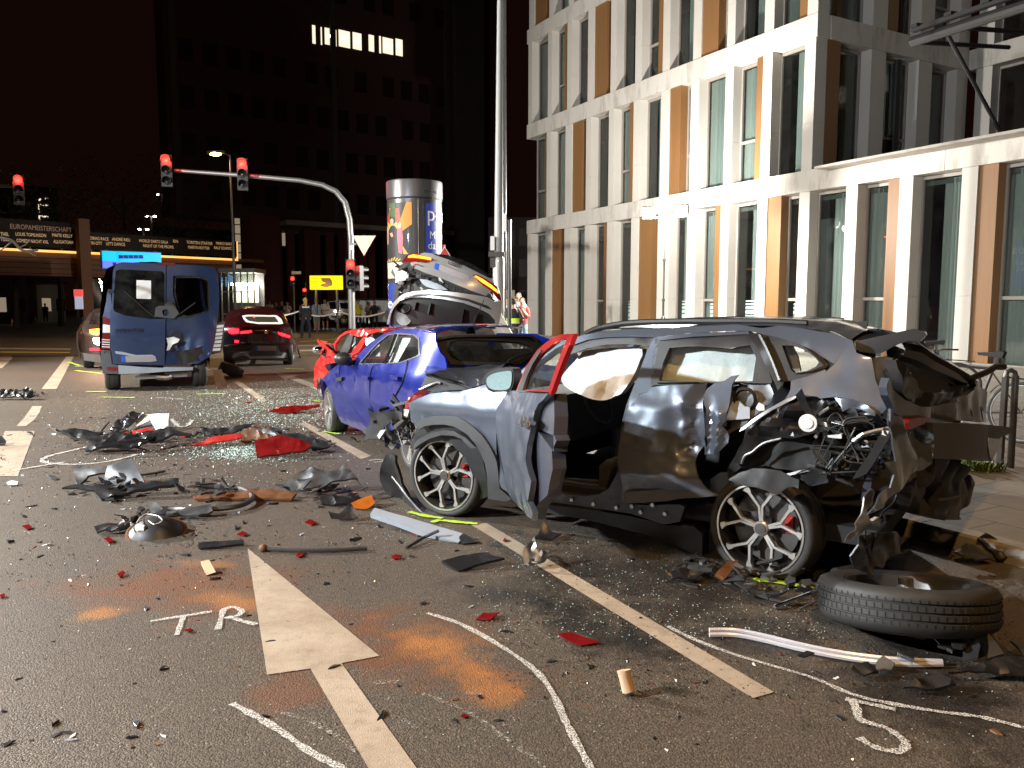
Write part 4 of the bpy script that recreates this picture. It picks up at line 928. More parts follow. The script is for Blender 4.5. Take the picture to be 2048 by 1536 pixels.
panel('spoiler', ZF([(340,218),(600,160),(880,98),(1000,130),(1015,160),(950,230),(850,215),(720,262),(560,352),(370,322),(345,290)]), SIDE, 'suv_paint', suv, step=.05, thick=.05, e=-.02, disp=lambda s, z: -.5*max(0, s-2.78))
m = MB(); m.tube([SIDE.px(p, e) for p, e in zip(ZF([(760,290),(900,320),(1060,420),(1260,510),(1420,590)]), (-.25,-.35,-.6,-.9,-1.15))], [.065,.075,.07,.062,.055], 10); m.build('tailgate_frame', 'crushed_black', suv, True)
m = MB(); m.tube([SIDE.px(p, e) for p, e in zip(ZF([(1320,640),(1480,600),(1660,530),(1760,470),(1850,470)]), (-1.2,-1.3,-1.4,-1.5,-1.55))], .022, 8); m.build('gas_strut', 'black_plastic', suv, True)
panel('broken_lamp', ZF([(1340,640),(1440,570),(1500,590),(1420,640),(1370,660)]), SIDE, 'orange_lens', suv, step=.04, thick=.03, e=-1.12)
panel('tail_lamp', ZF([(880,1040),(900,1000),(1000,980),(1140,985),(1080,1030),(900,1100)]), REAR, 'red_lens', suv, step=.04, thick=.05, e=.04)
panel('torn_sheet', ZF([(680,890),(750,900),(770,960),(830,970),(880,1090),(960,1120),(1000,1190),(1120,1320),(1090,1400),(1010,1500)])+ZG([(960,220),(880,340),(760,430),(640,540),(480,655),(540,540),(600,440),(720,380),(740,250),(700,180),(650,130),(750,110)])+ZF([(750,1400),(735,1250),(720,1080),(670,1010)]), REAR, 'suv_paint', suv, step=.025, thick=.008, e=.10, disp=fold(.08, .25, 23), auto=24)
panel('rear_bumper', ZF([(1125,1035),(1500,1040),(1790,1060),(1940,1080),(1930,1130),(1810,1180),(1790,1280),(1720,1420),(1400,1400),(1130,1390),(1150,1250)]), REAR, 'grey_plastic', suv, step=.06, thick=.10, e=.06)
panel('bumper_insert', ZF([(1680,1180),(1808,1195),(1790,1290),(1722,1418)]), REAR, 'suv_paint', suv, step=.08, thick=.01, e=.064)
panel('rear_valance', ZG([(960,200),(1100,80),(1380,95),(1460,190),(1520,320),(1490,480),(1430,640),(1440,700),(1200,700),(1000,660),(860,560),(790,430),(880,340)]), REAR, 'black_plastic', suv, step=.03, thick=.05, e=.0, disp=fold(.09, .28, 18), auto=24)
m = MB(); m.tube([REAR.px(p, .06) for p in ZG([(1200,500),(1350,480),(1490,455)])], .008, 6); m.build('valance_trim', 'grey_plastic', suv, True)
panel('hanging_liner', ZG([(280,930),(330,850),(480,830),(700,805),(820,900),(780,960),(640,1060),(540,1170),(480,1140),(430,1250),(300,1160),(260,1060)]), REAR, 'torn_steel', suv, step=.035, thick=.008, e=.0, disp=ridged(.07, 4, 27))
panel('torn_sheet', ZG([(420,470),(470,380),(520,420),(510,500),(440,600),(460,700),(400,800),(300,890),(225,915),(250,870),(360,740),(390,640)]), REAR, 'bare_metal', suv, step=.03, thick=.006, e=.05, disp=ridged(.03, 8, 7))
for L in ([(770,450),(740,530),(640,620),(600,690)], [(460,500),(465,700),(450,850),(470,1000),(500,1090)], [(640,650),(650,740),(560,850),(520,1000)]):
    m = MB(); m.tube(spline([tuple(REAR.px(p, .05)) for p in ZG(L)], 5, False), .006, 5); m.build('wiring', 'cable_black', suv, True)
panel('connector', ZG([(530,710),(590,675),(620,690),(600,760),(570,755)]), REAR, 'white_plastic', suv, step=.05, thick=.02, e=.05)
# roof, windscreen, far side, tail end
rt = [SIDE.px(p, -.05) for p in [(1152,674),(1175,668),(1211,661),(1264,657),(1334,655),(1400,652),(1476,650),(1560,652),(1640,658),(1700,680)]]
def far_of(p): return p-SIDE.N*(CW-2*(SIDE.N.dot(SIDE.O-p))*1.0)
rf = [p-SIDE.N*(CW-.62) for p in rt]
loft('roof', [[p-V((0,0,.0)) for p in r] for r in lerp_rows(rt, rf, 10, (0,0,.045))], 'suv_paint', suv, disp=lambda v: V((0,0,.012*noise.noise(v*3))))
loft('roof_lining', [[p-V((0,0,.03)) for p in r] for r in lerp_rows(rt, rf, 6, (0,0,.045))][::-1], 'interior_grey', suv)
for lat in (.0, CW-.86):
    m = MB(); m.tube(spline([tuple(SIDE.px(p, -.12)-SIDE.N*lat) for p in ZB_([(965,165),(1060,115),(1200,75),(1500,32),(2048,16)])+ZD([(600,15),(1300,18),(1790,40)])], 4, False), .021, 8); m.build('roof_rail', 'black_plastic', suv, True)
fin = SIDE.px(ZF([(230,110)])[0], -.75); m = MB(); m.prism([fin+SS*(-.13)+V((0,0,-.03)), fin+SS*.14+V((0,0,-.03)), fin+SS*.15+V((0,0,.07)), fin+SS*.05+V((0,0,.055))], SIDE.N*-.03); m.build('roof_antenna', 'black_plastic', suv)
ws_n = [SIDE.px(p, -.06) for p in ZB_([(860,215),(640,330),(430,500),(200,640)])]
loft('windscreen', lerp_rows(ws_n, [p-SIDE.N*(CW-.5) for p in ws_n], 8), 'car_glass', suv)
for lat in (0, CW-.5): m = MB(); m.tube([SIDE.px(p, -.03)-SIDE.N*lat for p in ZB_([(850,225),(640,330),(430,490),(260,620),(140,680)])], .035, 8); m.build('pillar', 'suv_paint', suv, True)
fs_ = lambda s, z: (s, z)
outl_ = [(-.6,.30),(-.62,.75),(-.3,.98),(.35,1.02),(.75,1.06),(1.5,1.50),(2.4,1.52),(2.95,1.40),(3.25,1.05),(3.3,.6),(3.2,.35),(2.75,.32),(2.65,.62),(2.4,.72),(2.1,.62),(2.0,.28),(.45,.26),(.35,.55),(0,.70),(-.32,.55),(-.4,.28)]
wins_ = [[(.95,1.05),(1.5,1.42),(1.72,1.43),(1.72,1.05)], [(1.8,1.05),(1.8,1.43),(2.38,1.42),(2.55,1.08)], [(2.62,1.10),(2.5,1.38),(2.75,1.32),(2.95,1.12)]]
FARS = Surf(SIDE.O-SIDE.N*CW, SS, (0,0,1), -SIDE.N, side_off)
panel('far_side_panel', outl_, FARS, 'suv_paint', suv, holes=wins_, step=.12, thick=.03, raw=True)
for w2 in wins_: panel('window_glass', w2, FARS, 'car_glass', suv, step=.3, thick=0, raw=True, e=-.02)
b1 = SIDE.px((1615,645), -.9); MB().lathe([(.001,.07),(.045,.07),(.05,.06),(.05,0)], b1-V((0,0,.03)), (0,0,1), 20).build('roof_beacon', 'blue_plastic', suv, True)
print('SUV wheelbase', (WR-WF).length, 'front z', SIDE.hit((887,951)), 'roof', SIDE.hit((1400,652)), 'door tip', DOOR.hit((1067,1040)))
# ---------------------------------------------------------------- blue hatchback behind the SUV
carpaint('blue_paint', (.006,.020,.26), .45, .28, .35, .25)
carpaint('red_paint', (.62,.022,.015), .1, .28, .15, .12)
carpaint('silver_paint', (.50,.49,.48), .5, .30, .15, .15)
carpaint('van_paint', (.020,.042,.110), .25, .33, .3, .35)
carpaint('darkred_paint', (.032,.003,.004), .35, .24, .1, .2)
carpaint('brown_paint', (.030,.020,.016), .5, .28, .1, .2)
carpaint('white_paint', (.70,.70,.68), .0, .3, .1, .15)
def hd_dir(phi): a = math.radians(phi); return V((-math.sin(a), math.cos(a), 0))
def bodyside(off_c=None, front=-.55, rear=3.2):
    def f(s, z):
        v = tumble(z, .95, .33)
        if s < -.1: v -= min(-.1-s, .6)**2*.7
        if s > rear-.4: v -= min(s-rear+.4, .6)**2*.6
        return v
    return f
Zb = Zm(600,450,4.096); Zr = Zm(560,560,7.877); Zq = Zm(740,480,6.4); Zv = Zm(180,500,4.655)
BW = G(659,866); BS = -hd_dir(29)
BL = Surf(BW, BS, (0,0,1), None, bodyside())
blue = thing('car', 'bright blue hatchback wedged between the red car and the grey SUV', 'car', tuple(BW+BS*1.3-BL.N*.9))
wheel(blue, BL.px((657,820), -.02), BL.N+V((-.10,.05,0)), .305, .225, .20, 5, 'turbine', flatz=0.0)
wheel(blue, BW+BS*2.67+V((0,0,.30))-BL.N*.03, BL.N, .305, .225, .20, 5, 'turbine', flatz=0.0)
for s in (0, 2.67): wheel(blue, BW+BS*s-BL.N*1.75+V((0,0,.30)), -BL.N, .305, .225, .20, 5, 'turbine', flatz=0.0, cal=False)
wa = [BL.hit((657,820))]
def arc(c, r, a0, a1, n=10): return [(c[0]+r*math.cos(math.radians(a0+(a1-a0)*i/n)), c[1]+r*math.sin(math.radians(a0+(a1-a0)*i/n))) for i in range(n+1)]
top2 = [BL.hit(p) for p in Zb([(190,1260),(250,1190),(310,1145),(420,1155),(480,1148),(820,1128),(980,1080),(1000,1000),(985,930),(930,893),(1000,870),(1110,890),(1120,960),(1150,1040),(1190,1085),(1205,1150)])]
c1, c2 = (wa[0][0], .31), (2.67, .31)
low2 = [(3.35,.80),(3.38,.55),(3.25,.30)]+[(2.67+.36,.26)]+arc(c2, .36, 0, 180)+[(2.30,.20),(.42,.19)]+arc(c1, .36, 0, 180)+[(c1[0]-.45,.25),(c1[0]-.72,.3),(c1[0]-.75,.6)]
body_b = panel('body_side', top2+low2, BL, 'blue_paint', blue, step=.07, thick=.02, raw=True, disp=lambda s, z: .02*math.exp(-((z-.60)/.05)**2)+ridged(.010, 3, 6)(s, z))
fr_o = Zb([(420,1155),(480,1060),(560,975),(680,895),(790,858),(900,850),(1010,855),(1100,880),(1000,868),(935,892),(985,932),(1000,1000),(985,1080),(820,1130),(480,1150)])
g1 = Zb([(490,1135),(560,1052),(640,965),(720,905),(768,895),(700,1090),(672,1132)]); g2 = Zb([(700,1130),(775,905),(810,895),(925,902),(965,935),(970,1060),(945,1075),(820,1122)])
panel('cabin_side', fr_o, BL, 'blue_paint', blue, holes=[g1, g2], step=.06, thick=.03)
panel('window_surround', Zb([(478,1142),(560,1040),(640,955),(725,893),(815,885),(930,893),(978,930),(982,1068),(945,1085),(820,1132)]), BL, 'black_plastic', blue, holes=[g1, g2], step=.06, thick=.02, e=.006)
panel('window_glass', g1, BL, 'car_glass', blue, step=.3, thick=0, e=-.01); panel('window_glass', g2, BL, 'car_glass', blue, step=.3, thick=0, e=-.01)
panel('window_pillar', Zb([(672,1132),(700,1090),(770,895),(785,893),(800,895),(720,1100),(700,1132)]), BL, 'chrome', blue, step=.1, thick=.01, e=.012)
panel('white_sheet', Zb([(535,925),(600,930),(655,985),(655,1075),(545,1075),(560,1010),(535,975)]), BL, 'white_paper', blue, step=.2, thick=.004, e=-.10)  # invented white sheet filling a white patch of this window
panel('white_sheet', Zb([(720,1128),(745,1085),(830,925),(905,925),(900,945),(800,1122)]), BL, 'white_paper', blue, step=.2, thick=.004, e=-.06)  # second invented sheet, for the white band in the rear side window
MB().sphere(BL.px(Zb([(352,1095)])[0], .14), .105, 16, 10, (1,.8,.72)).build('door_mirror', 'black_plastic', blue, True)
m = MB(); m.bar(BL.px(Zb([(360,1110)])[0], .1), BL.px(Zb([(440,1130)])[0], -.02), .04, .05); m.build('mirror_arm', 'black_plastic', blue)
for L in ([(600,1148),(572,1230),(570,1400),(590,1530)], [(880,1110),(862,1200),(835,1290),(790,1380),(760,1420)], [(330,1145),(318,1230),(330,1320)]):
    m = MB(); m.tube(spline([tuple(BL.px(p, .012)) for p in Zb(L)], 4, False), .006, 5); m.build('door_gap', 'matt_black', blue)
for p in Zb([(540,1250),(778,1250)]):
    c = BL.px(p, .04); m = MB(); m.bar(c-BS*.1, c+BS*.1, .03, .035); m.build('door_handle', 'blue_paint', blue)
panel('side_badge', Zb([(290,1250),(340,1245),(338,1275),(292,1280)]), BL, 'black_plastic', blue, step=.1, thick=.012, e=.03)
# roof, tail
r_n = [BL.px(p, -.02) for p in spline(Zb([(690,895),(790,858),(900,850),(1010,855),(1110,885)]), 3, False)]
BWID = 1.02
loft('roof', lerp_rows(r_n, [p-BL.N*BWID for p in r_n], 10, (0,0,.05)), 'blue_paint', blue, disp=lambda v: V((0,0,.02*noise.noise(v*2.5))))
ra = BL.px(Zb([(1115,930)])[0], -.04); Hd = (-BL.N); Ud = (-BS*.62+V((0,0,.78))).normalized()
BRS = Surf(ra, Hd, Ud, None, lambda s, z: .05-.06*((s-.6)/.6)**2)
BRS.N = Hd.cross(Ud); 
if BRS.N.dot(CAM-ra) < 0: BRS.N = -BRS.N
tw = Zb([(1225,960),(1300,940),(1560,945),(1800,960),(1890,990),(1900,1040),(1800,1110),(1700,1130),(1320,1120),(1240,1090),(1205,1030)])
panel('tailgate', Zb([(1115,935),(1230,912),(1560,905),(1900,908),(1955,935),(2010,1010),(1990,1090),(1850,1180),(1500,1200),(1230,1180),(1205,1150),(1190,1080),(1150,1040),(1125,980)]), BRS, 'blue_paint', blue, holes=[tw], step=.07, thick=.03, e=.0)
panel('tailgate_trim', Zb([(1115,940),(1230,917),(1560,910),(1900,913),(1950,940),(1995,1010),(1930,1060),(1800,1140),(1400,1150),(1230,1140),(1200,1080),(1150,1035)]), BRS, 'black_plastic', blue, holes=[tw], step=.07, thick=.02, e=.012)
panel('rear_glass', tw, BRS, 'car_glass_dark', blue, step=.3, thick=0, e=.004)
panel('spoiler_lip', Zb([(1115,925),(1230,905),(1560,898),(1900,902),(1960,930),(1950,948),(1890,918),(1560,914),(1235,922),(1125,945)]), BRS, 'black_plastic', blue, step=.07, thick=.05, e=.04)
m = MB(); m.tube([BRS.px(p, .03) for p in Zb([(1700,1120),(1740,1090),(1830,1060),(1900,1045)])], .01, 6); m.build('rear_wiper', 'black_plastic', blue, True)
m = MB(); a0 = BL.px(Zb([(1400,850)])[0], -.6); m.tube([a0-V((0,0,.05)), a0+V((0,0,.03))], [.05,.02], 8); a1 = at(1*968, 600, a0.y+.3); m.tube([a0, a1], [.008,.004], 6); m.build('roof_antenna', 'black_plastic', blue)
fp = MB(); fp.box(BW+BS*1.35-BL.N*.9+V((0,0,.33)), (3.6,1.5,.25), BS, BL.N, (0,0,1)); fp.build('floor_pan', 'interior_black', blue)
for s_ in (1.1, 2.0):
    for lt in (.5, 1.25):
        b = BW+BS*s_-BL.N*lt; X = -BS
        MB().prism([b+X*x+V((0,0,z))+BL.N*.24 for x, z in [(.2,.4),(.2,.55),(-.2,.5),(-.42,1.15),(-.52,1.12),(-.3,.4)]], -BL.N*.48).build('seat', 'interior_grey', blue)
FB = Surf(BW-BL.N*1.80, BS, (0,0,1), -BL.N, bodyside())
panel('far_side_panel', [(-.8,.25),(-.78,.65),(-.3,.85),(.55,.93),(1.4,1.28),(2.3,1.30),(3.0,1.18),(3.3,.85),(3.3,.3),(3.03,.26)]+arc((2.67,.31), .36, 0, 180)+[(2.3,.2),(.4,.2)]+arc((0,.31), .36, 0, 180), FB, 'blue_paint', blue, holes=[[(.85,.95),(1.45,1.23),(2.2,1.24),(2.7,1.10),(2.6,.95)]], step=.2, thick=.03, raw=True)
MB().prism([FB.P(-.75,.3,-.06), FB.P(-.75,.68,-.08), BL.P(-.75,.68,-.08), BL.P(-.75,.3,-.06)], -BS*.06).build('front_bumper', 'blue_paint', blue)
bn = [BL.P(s, z, -.04) for s, z in ((-.72,.68),(-.4,.83),(0,.88),(.5,.93))]; loft('bonnet', lerp_rows(bn, [p-BL.N*1.62 for p in bn], 6, (0,0,.06)), 'blue_paint', blue)
wn = [BL.P(s, z, -.05) for s, z in ((.5,.93),(.9,1.15),(1.25,1.29))]; loft('windscreen', lerp_rows(wn, [p-BL.N*1.5 for p in wn], 6), 'car_glass', blue)
print('blue: roof', BL.hit((820,657)), 'arch', wa, 'tail', BL.hit((880,700)))
# ---------------------------------------------------------------- red car under the silver one
RW = G(634,800); RS_ = -hd_dir(33)
RD = Surf(RW, RS_, (0,0,1), None, bodyside())
red = thing('car', 'crushed red small car with its bonnet folded up beside the blue hatchback', 'car', tuple(RW+RS_*1.2-RD.N*.8))
wheel(red, RW+RS_*.10+V((0,0,.28))-RD.N*.06, RD.N, .28, .20, .17, 5, 'plain', flatz=0.0, cal=False)
panel('front_wing', Zr([(555,1536),(548,1390),(600,1260),(680,1170),(735,1210),(880,1190),(905,1255),(960,1330),(1100,1400),(1100,1900),(760,1950),(740,1750),(690,1600),(640,1536),(600,1560),(590,1700),(560,1700)]), RD, 'red_paint', red, step=.05, thick=.02, disp=ridged(.03, 3.5, 2))
panel('folded_bonnet', Zr([(605,930),(618,985),(650,1030),(690,1090),(745,1215),(800,1200),(890,1195),(900,1180),(830,1110),(720,1020),(660,985),(630,950)]), RD, 'red_paint', red, step=.05, thick=.015, e=.02, disp=ridged(.04, 5, 8))
panel('folded_bonnet', Zr([(612,925),(640,955),(700,978),(800,1000),(850,1000),(870,1015),(790,1030),(690,1010),(640,1010),(620,980)]), RD, 'red_paint', red, step=.05, thick=.015, e=-.25, disp=ridged(.03, 5, 3))
panel('bonnet_gap', Zr([(650,1010),(800,1020),(900,1110),(890,1190),(800,1110),(700,1040)]), RD, 'matt_black', red, step=.08, thick=.05, e=-.10)
rg = Zr([(870,1020),(960,895),(1095,830),(1060,905),(985,1050),(950,1150),(880,1110)])
panel('pillar', Zr([(845,1005),(930,890),(1030,812),(1150,788),(1180,800),(1090,830),(960,895),(880,1010),(880,1120),(860,1060)]), RD, 'red_paint', red, step=.05, thick=.04, disp=ridged(.01, 5, 2))
panel('window_glass', rg, RD, 'car_glass', red, step=.2, thick=0, e=-.02)
panel('pillar', Zr([(950,1150),(1060,905),(1110,840),(1150,870),(1120,990),(1100,1080),(1060,1150),(1000,1170)]), RD, 'black_plastic', red, step=.06, thick=.05, e=-.01)
panel('torn_lining', Zr([(1150,880),(1230,900),(1210,1000),(1120,1090),(1100,1130),(1130,960)]), RD, 'torn_steel', red, step=.04, thick=.03, e=-.06, disp=ridged(.04, 7, 2))
panel('pillar', Zr([(1100,1190),(1210,1040),(1330,880),(1375,865),(1340,980),(1290,1080),(1240,1140),(1110,1215)]), RD, 'red_paint', red, step=.05, thick=.05, disp=ridged(.012, 5, 5))
rr1 = [RD.px(p, -.03) for p in spline(Zr([(1000,830),(1080,800),(1150,790),(1300,790),(1500,780),(1700,770)]), 3, False)]
loft('crushed_roof', lerp_rows(rr1, [p-RD.N*1.1+V((0,0,-.10)) for p in rr1], 12, (0,0,.03)), 'red_paint', red, disp=lambda v: V((0,0,1))*(.05*noise.noise(v*4)+.03*(1-2*abs(noise.noise(v*7)))))
panel('crushed_roof', Zr([(1110,830),(1150,790),(1400,785),(1700,765),(1750,775),(1500,835),(1370,868),(1320,890),(1240,890),(1170,870)]), RD, 'red_paint', red, step=.04, thick=.02, disp=ridged(.04, 6, 12))
panel('white_sheet', Zr([(1340,910),(1470,905),(1420,960),(1335,1010)]), RD, 'white_paper', red, step=.2, thick=.004, e=-.04)
MB().sphere(RD.px(Zr([(608,1100)])[0], .10), .10, 16, 10, (1.0,.8,.7)).build('door_mirror', 'silver_paint', red, True)
MB().sphere(RD.px(Zr([(612,1104)])[0], .13), .085, 16, 10, (1.0,.8,.7)).build('mirror_pane', 'chrome', red, True)
m = MB(); m.bar(RD.px(Zr([(620,1110)])[0], .08), RD.px(Zr([(760,1210)])[0], 0), .04, .05); m.build('mirror_arm', 'black_plastic', red)
MB().prism([RD.P(.0,.20,-.12), RD.P(.0,.78,-.16), RD.P(2.9,.85,-.12), RD.P(2.9,.22,-.1)], -RD.N*1.3).build('body_shell', 'red_paint', red)
# ---------------------------------------------------------------- silver car thrown on top
AC = at(890, 590, 12.3)
ASX = V((.985,-.17,0)).normalized()
AU = Surf(AC, ASX, (V((0,0,1))+V((0,.10,0))).normalized(), None, lambda s, z: -.34*(abs(s)/.9)**2.6-.10*(z/.45)**2)
AU.N = AU.S.cross(AU.Z); 
if AU.N.dot(CAM-AC) < 0: AU.N = -AU.N
audi = thing('car', 'silver car thrown up on the red one, its tail lifted and bumper hanging', 'car', tuple(AC-V((0,0,1.0))))
ap = lambda name, L, mat, par=audi, **k: panel(name, Zq(L), AU, mat, par, **{**dict(step=.05, thick=.02), **k})
boot = ap('boot_lid', [(520,290),(560,250),(640,185),(700,165),(830,178),(1000,205),(1200,275),(1400,385),(1560,475),(1600,545),(1560,640),(1480,705),(1300,645),(1100,565),(900,485),(700,420),(570,365),(525,325)], 'silver_paint', e=.03, disp=lambda s, z: .012*math.sin(z*9))
ap('rear_window', [(810,178),(1000,190),(1250,268),(1450,378),(1565,470),(1545,485),(1400,415),(1200,318),(1000,245),(860,202)], 'car_glass_dark', boot, e=.038, thick=.01)
ap('tail_lamp', [(408,298),(470,212),(560,178),(640,188),(800,240),(795,262),(710,292),(560,282),(420,302)], 'red_lens', e=.045, thick=.03)
ap('light_strip', [(500,212),(560,192),(650,204),(790,234),(785,258),(650,238),(560,228),(490,232)], 'tail_orange', e=.060, thick=.01)
ap('tail_lamp', [(1318,440),(1370,432),(1500,498),(1620,578),(1668,680),(1682,765),(1630,745),(1560,645),(1450,575),(1390,522)], 'red_lens', e=.045, thick=.03)
ap('light_strip', [(1340,455),(1365,450),(1450,495),(1560,568),(1650,650),(1645,672),(1540,598),(1430,528)], 'tail_orange', e=.060, thick=.01)
ap('number_plate', [(885,308),(1285,452),(1262,525),(868,378)], 'plate_grey', boot, e=.045, thick=.01)
ap('plate_band', [(842,296),(892,308),(872,390),(826,366)], 'plate_blue', boot, e=.050, thick=.01)
for p in ((1040,290),(1070,300),(1100,313),(1130,325)):
    q = AU.px(Zq([p])[0], .05); m = MB(); m.lathe([(.034+.006*math.cos(a*math.pi/3), .006*math.sin(a*math.pi/3)) for a in range(7)], q, AU.N, 20); m.build('ring_emblem', 'chrome', boot, True)
ap('boot_badge', [(560,322),(590,308),(605,318),(578,330)], 'red_plastic', boot, e=.04, thick=.006); ap('boot_badge', [(600,325),(615,315),(680,335),(672,345)], 'black_plastic', boot, e=.04, thick=.006)
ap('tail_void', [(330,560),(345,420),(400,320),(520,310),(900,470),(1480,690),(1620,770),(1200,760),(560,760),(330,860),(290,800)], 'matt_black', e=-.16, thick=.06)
ra_ = random.Random(9)
for i in range(34):
    a = (ra_.uniform(330,900), ra_.uniform(400,640)); 
    if i % 2: a = (ra_.uniform(340,520), ra_.uniform(330,700))
    p = AU.px(Zq([a])[0], ra_.uniform(-.14,-.02)); d = V((ra_.uniform(-1,1), ra_.uniform(-.5,.5), ra_.uniform(-1,1))).normalized(); u = d.cross(V((0,1,.2))).normalized(); L = ra_.uniform(.06,.2)
    MB().prism([p, p+d*L, p+d*L*.7+u*ra_.uniform(.02,.09), p+u*ra_.uniform(.02,.07)], V((0,.02,0))).build('crushed_bracket', ra_.choice(['crushed_black','crushed_black','dark_metal','white_plastic','bare_metal']), audi)
ap('inner_panel', [(640,505),(760,520),(900,570),(1000,640),(860,640),(720,600),(670,560)], 'pale_grey_plastic', e=-.08, disp=ridged(.02, 5, 3))
ap('lamp_housing', [(345,430),(420,400),(500,440),(500,520),(430,530),(380,560),(330,560)], 'white_plastic', e=-.05, disp=ridged(.05, 9, 3))
for i in range(11):
    a = (540+i*85, 395+i*32); ap('clip', [(a[0],a[1]),(a[0]+45,a[1]+16),(a[0]+38,a[1]+60),(a[0]-6,a[1]+44)], 'matt_black', e=-.01, step=.1, thick=.03)
ap('bumper', [(200,1090),(240,960),(300,810),(400,715),(560,662),(740,643),(900,648),(1100,668),(1300,692),(1500,722),(1600,778),(1690,770),(1682,900),(1650,1050),(1600,1125),(1592,1010),(1520,932),(1400,872),(1200,803),(900,752),(700,736),(500,747),(380,793),(300,882),(262,960),(235,1090)], 'silver_paint', e=.02, thick=.03)
ap('bumper_strip', [(430,745),(600,705),(760,690),(1000,705),(1250,745),(1500,830),(1560,880),(1500,870),(1250,780),(1000,735),(760,715),(600,728),(440,765)], 'black_plastic', e=.028, thick=.02)
ap('diffuser', [(262,960),(300,882),(380,795),(500,750),(700,740),(900,756),(1200,806),(1400,876),(1520,936),(1590,1012),(1598,1125),(1300,1100),(900,1080),(500,1085),(235,1110)], 'matt_black', e=-.03, thick=.04, disp=lambda s, z: -.16*max(0, -z-.12))
for a in ((580,800,900),(765,810,950),(1185,880,1060),(1345,920,1050)):
    ap('diffuser_fin', [(a[0],a[1]),(a[0]+14,a[1]),(a[0]-18,a[2]),(a[0]-42,a[2])], 'black_plastic', e=.05, thick=.14, step=.1)
q = AU.px(Zq([(415,880)])[0], .05); ex = (AU.S*1.0); m = MB()
vs = [(1.0,.0),(1.06,.01),(1.06,-.01),(.96,-.012),(.92,-.3)]
m.lathe([(.115*a, b) for a, b in vs], q, AU.N, 24); 
for v in m.v:
    d = v-q; v += AU.Z*(-.35*d.dot(AU.Z))
m.build('exhaust_tip', 'dark_metal', audi, True); MB().lathe([(.105,-.12),(.001,-.12)], q, AU.N, 20).build('exhaust_bore', 'matt_black', audi)
m = MB(); q2 = AU.px(Zq([(430,1000)])[0], -.02); m.tube([q2, q2-AU.N*.6], .13, 14); m.build('silencer', 'dark_metal', audi, True)
# rest of its body runs forward and down
outl_a = [AU.px(p, -.02) for p in Zq([(235,1085),(300,860),(400,640),(420,330),(560,185),(830,180),(1200,275),(1560,475),(1680,765),(1650,1040),(1595,1120),(900,1080)])]
fd = (-AU.N*.95+V((0,0,-.22))).normalized(); rows = []
for k, (dist, shr, dz) in enumerate(((.0,.9,0),(.35,.86,-.05),(.8,.86,-.05),(1.3,.85,-.03),(2.0,.83,-.02),(2.8,.83,-.25),(3.8,.76,-.45))):
    cen = sum(outl_a, V())/len(outl_a); rows.append([cen+(p-cen)*shr+fd*dist+V((0,0,dz*(1 if (p-cen).z > 0 else -.2))) for p in outl_a+outl_a[:1]])
loft('body_shell', rows[1:], 'silver_paint', audi)
# ---------------------------------------------------------------- blue van
VO = G(205, 784); VS = V((math.cos(math.radians(25)), math.sin(math.radians(25)), 0))
VN = Surf(VO, VS, (0,0,1), None, lambda s, z: -.05*abs((s-.95)/.95)**4-max(0, z-1.15)*.085)
van = thing('van', 'blue delivery van with a smashed rear door and broken rear window', 'van', tuple(VO+VS*.95-VN.N*2))
vpn = lambda name, L, mat, par=van, **k: panel(name, Zv(L), VN, mat, par, **{**dict(step=.09, thick=.03), **k})
lw = [(240,192),(285,180),(670,198),(692,225),(688,640),(560,640),(330,610),(228,572),(215,540)]
rw = [(775,238),(1000,240),(1085,258),(1112,310),(1120,560),(1060,600),(880,640),(820,622),(790,480),(770,400)]
ld = vpn('rear_door', [(205,1062),(188,960),(186,640),(200,500),(215,190),(240,132),(300,114),(706,128),(704,600),(698,900),(694,1075)], 'van_paint', disp=lambda s, z: .012*math.exp(-((z-1.02)/.04)**2))
vpn('door_glass', lw, 'car_glass_dark', ld, step=.3, thick=.006, e=.012)
dent = gm((365,690), .32, .35, VN)
rd_ = vpn('rear_door', [(714,128),(1100,152),(1165,170),(1195,240),(1205,430),(1188,650),(1160,850),(1130,975),(1010,1060),(702,1075),(706,900),(712,600)], 'van_paint', holes=[Zv(rw)], step=.05, disp=lambda s, z: -.16*dent(s, z)+ridged(.05, 3.2, 6)(s, z)*dent(s, z))
vpn('door_hole', [(708,770),(850,768),(845,820),(830,850),(760,900),(720,935),(705,900)], 'matt_black', rd_, e=-.06, step=.05)
vpn('torn_lining', [(712,820),(780,808),(835,830),(820,855),(770,880),(740,930),(712,935),(725,880)], 'white_plastic', rd_, e=.01, step=.04, disp=ridged(.05, 7, 2))
vpn('scrape', [(780,960),(900,930),(1100,880),(1120,960),(1010,1040),(840,1060)], 'crushed_black', rd_, e=-.06, step=.05, disp=ridged(.05, 4, 3))
panel('window_shards', Zv([(775,238),(1000,240),(1085,258),(1112,310),(1120,560),(1060,600),(880,640),(820,622),(790,480),(770,400)]), VN, 'car_glass', rd_, holes=[Zv([(800,262),(990,258),(1070,275),(1095,320),(1100,540),(1050,580),(900,615),(850,590),(812,480),(795,400)])], step=.06, thick=.004, e=-.04)
vpn('white_sheet', [(432,280),(568,285),(568,456),(432,452)], 'white_paper', ld, e=.018, thick=.002)
m = MB(); m.tube([VN.px(p, .04) for p in Zv([(320,385),(420,470),(520,560),(610,630)])], .012, 6); m.build('rear_wiper', 'black_plastic', ld, True)
m = MB(); m.tube([VN.px(p, .02) for p in Zv([(790,630),(870,570),(980,490)])], .012, 6); m.build('rear_wiper', 'black_plastic', rd_, True)
vpn('hanging_trim', [(610,540),(640,520),(700,520),(715,480),(760,480),(800,540),(830,590),(780,640),(600,620)], 'grey_plastic', van, e=.05, step=.06, holes=[Zv([(670,570),(690,552),(725,555),(738,590),(720,615),(685,610)])])
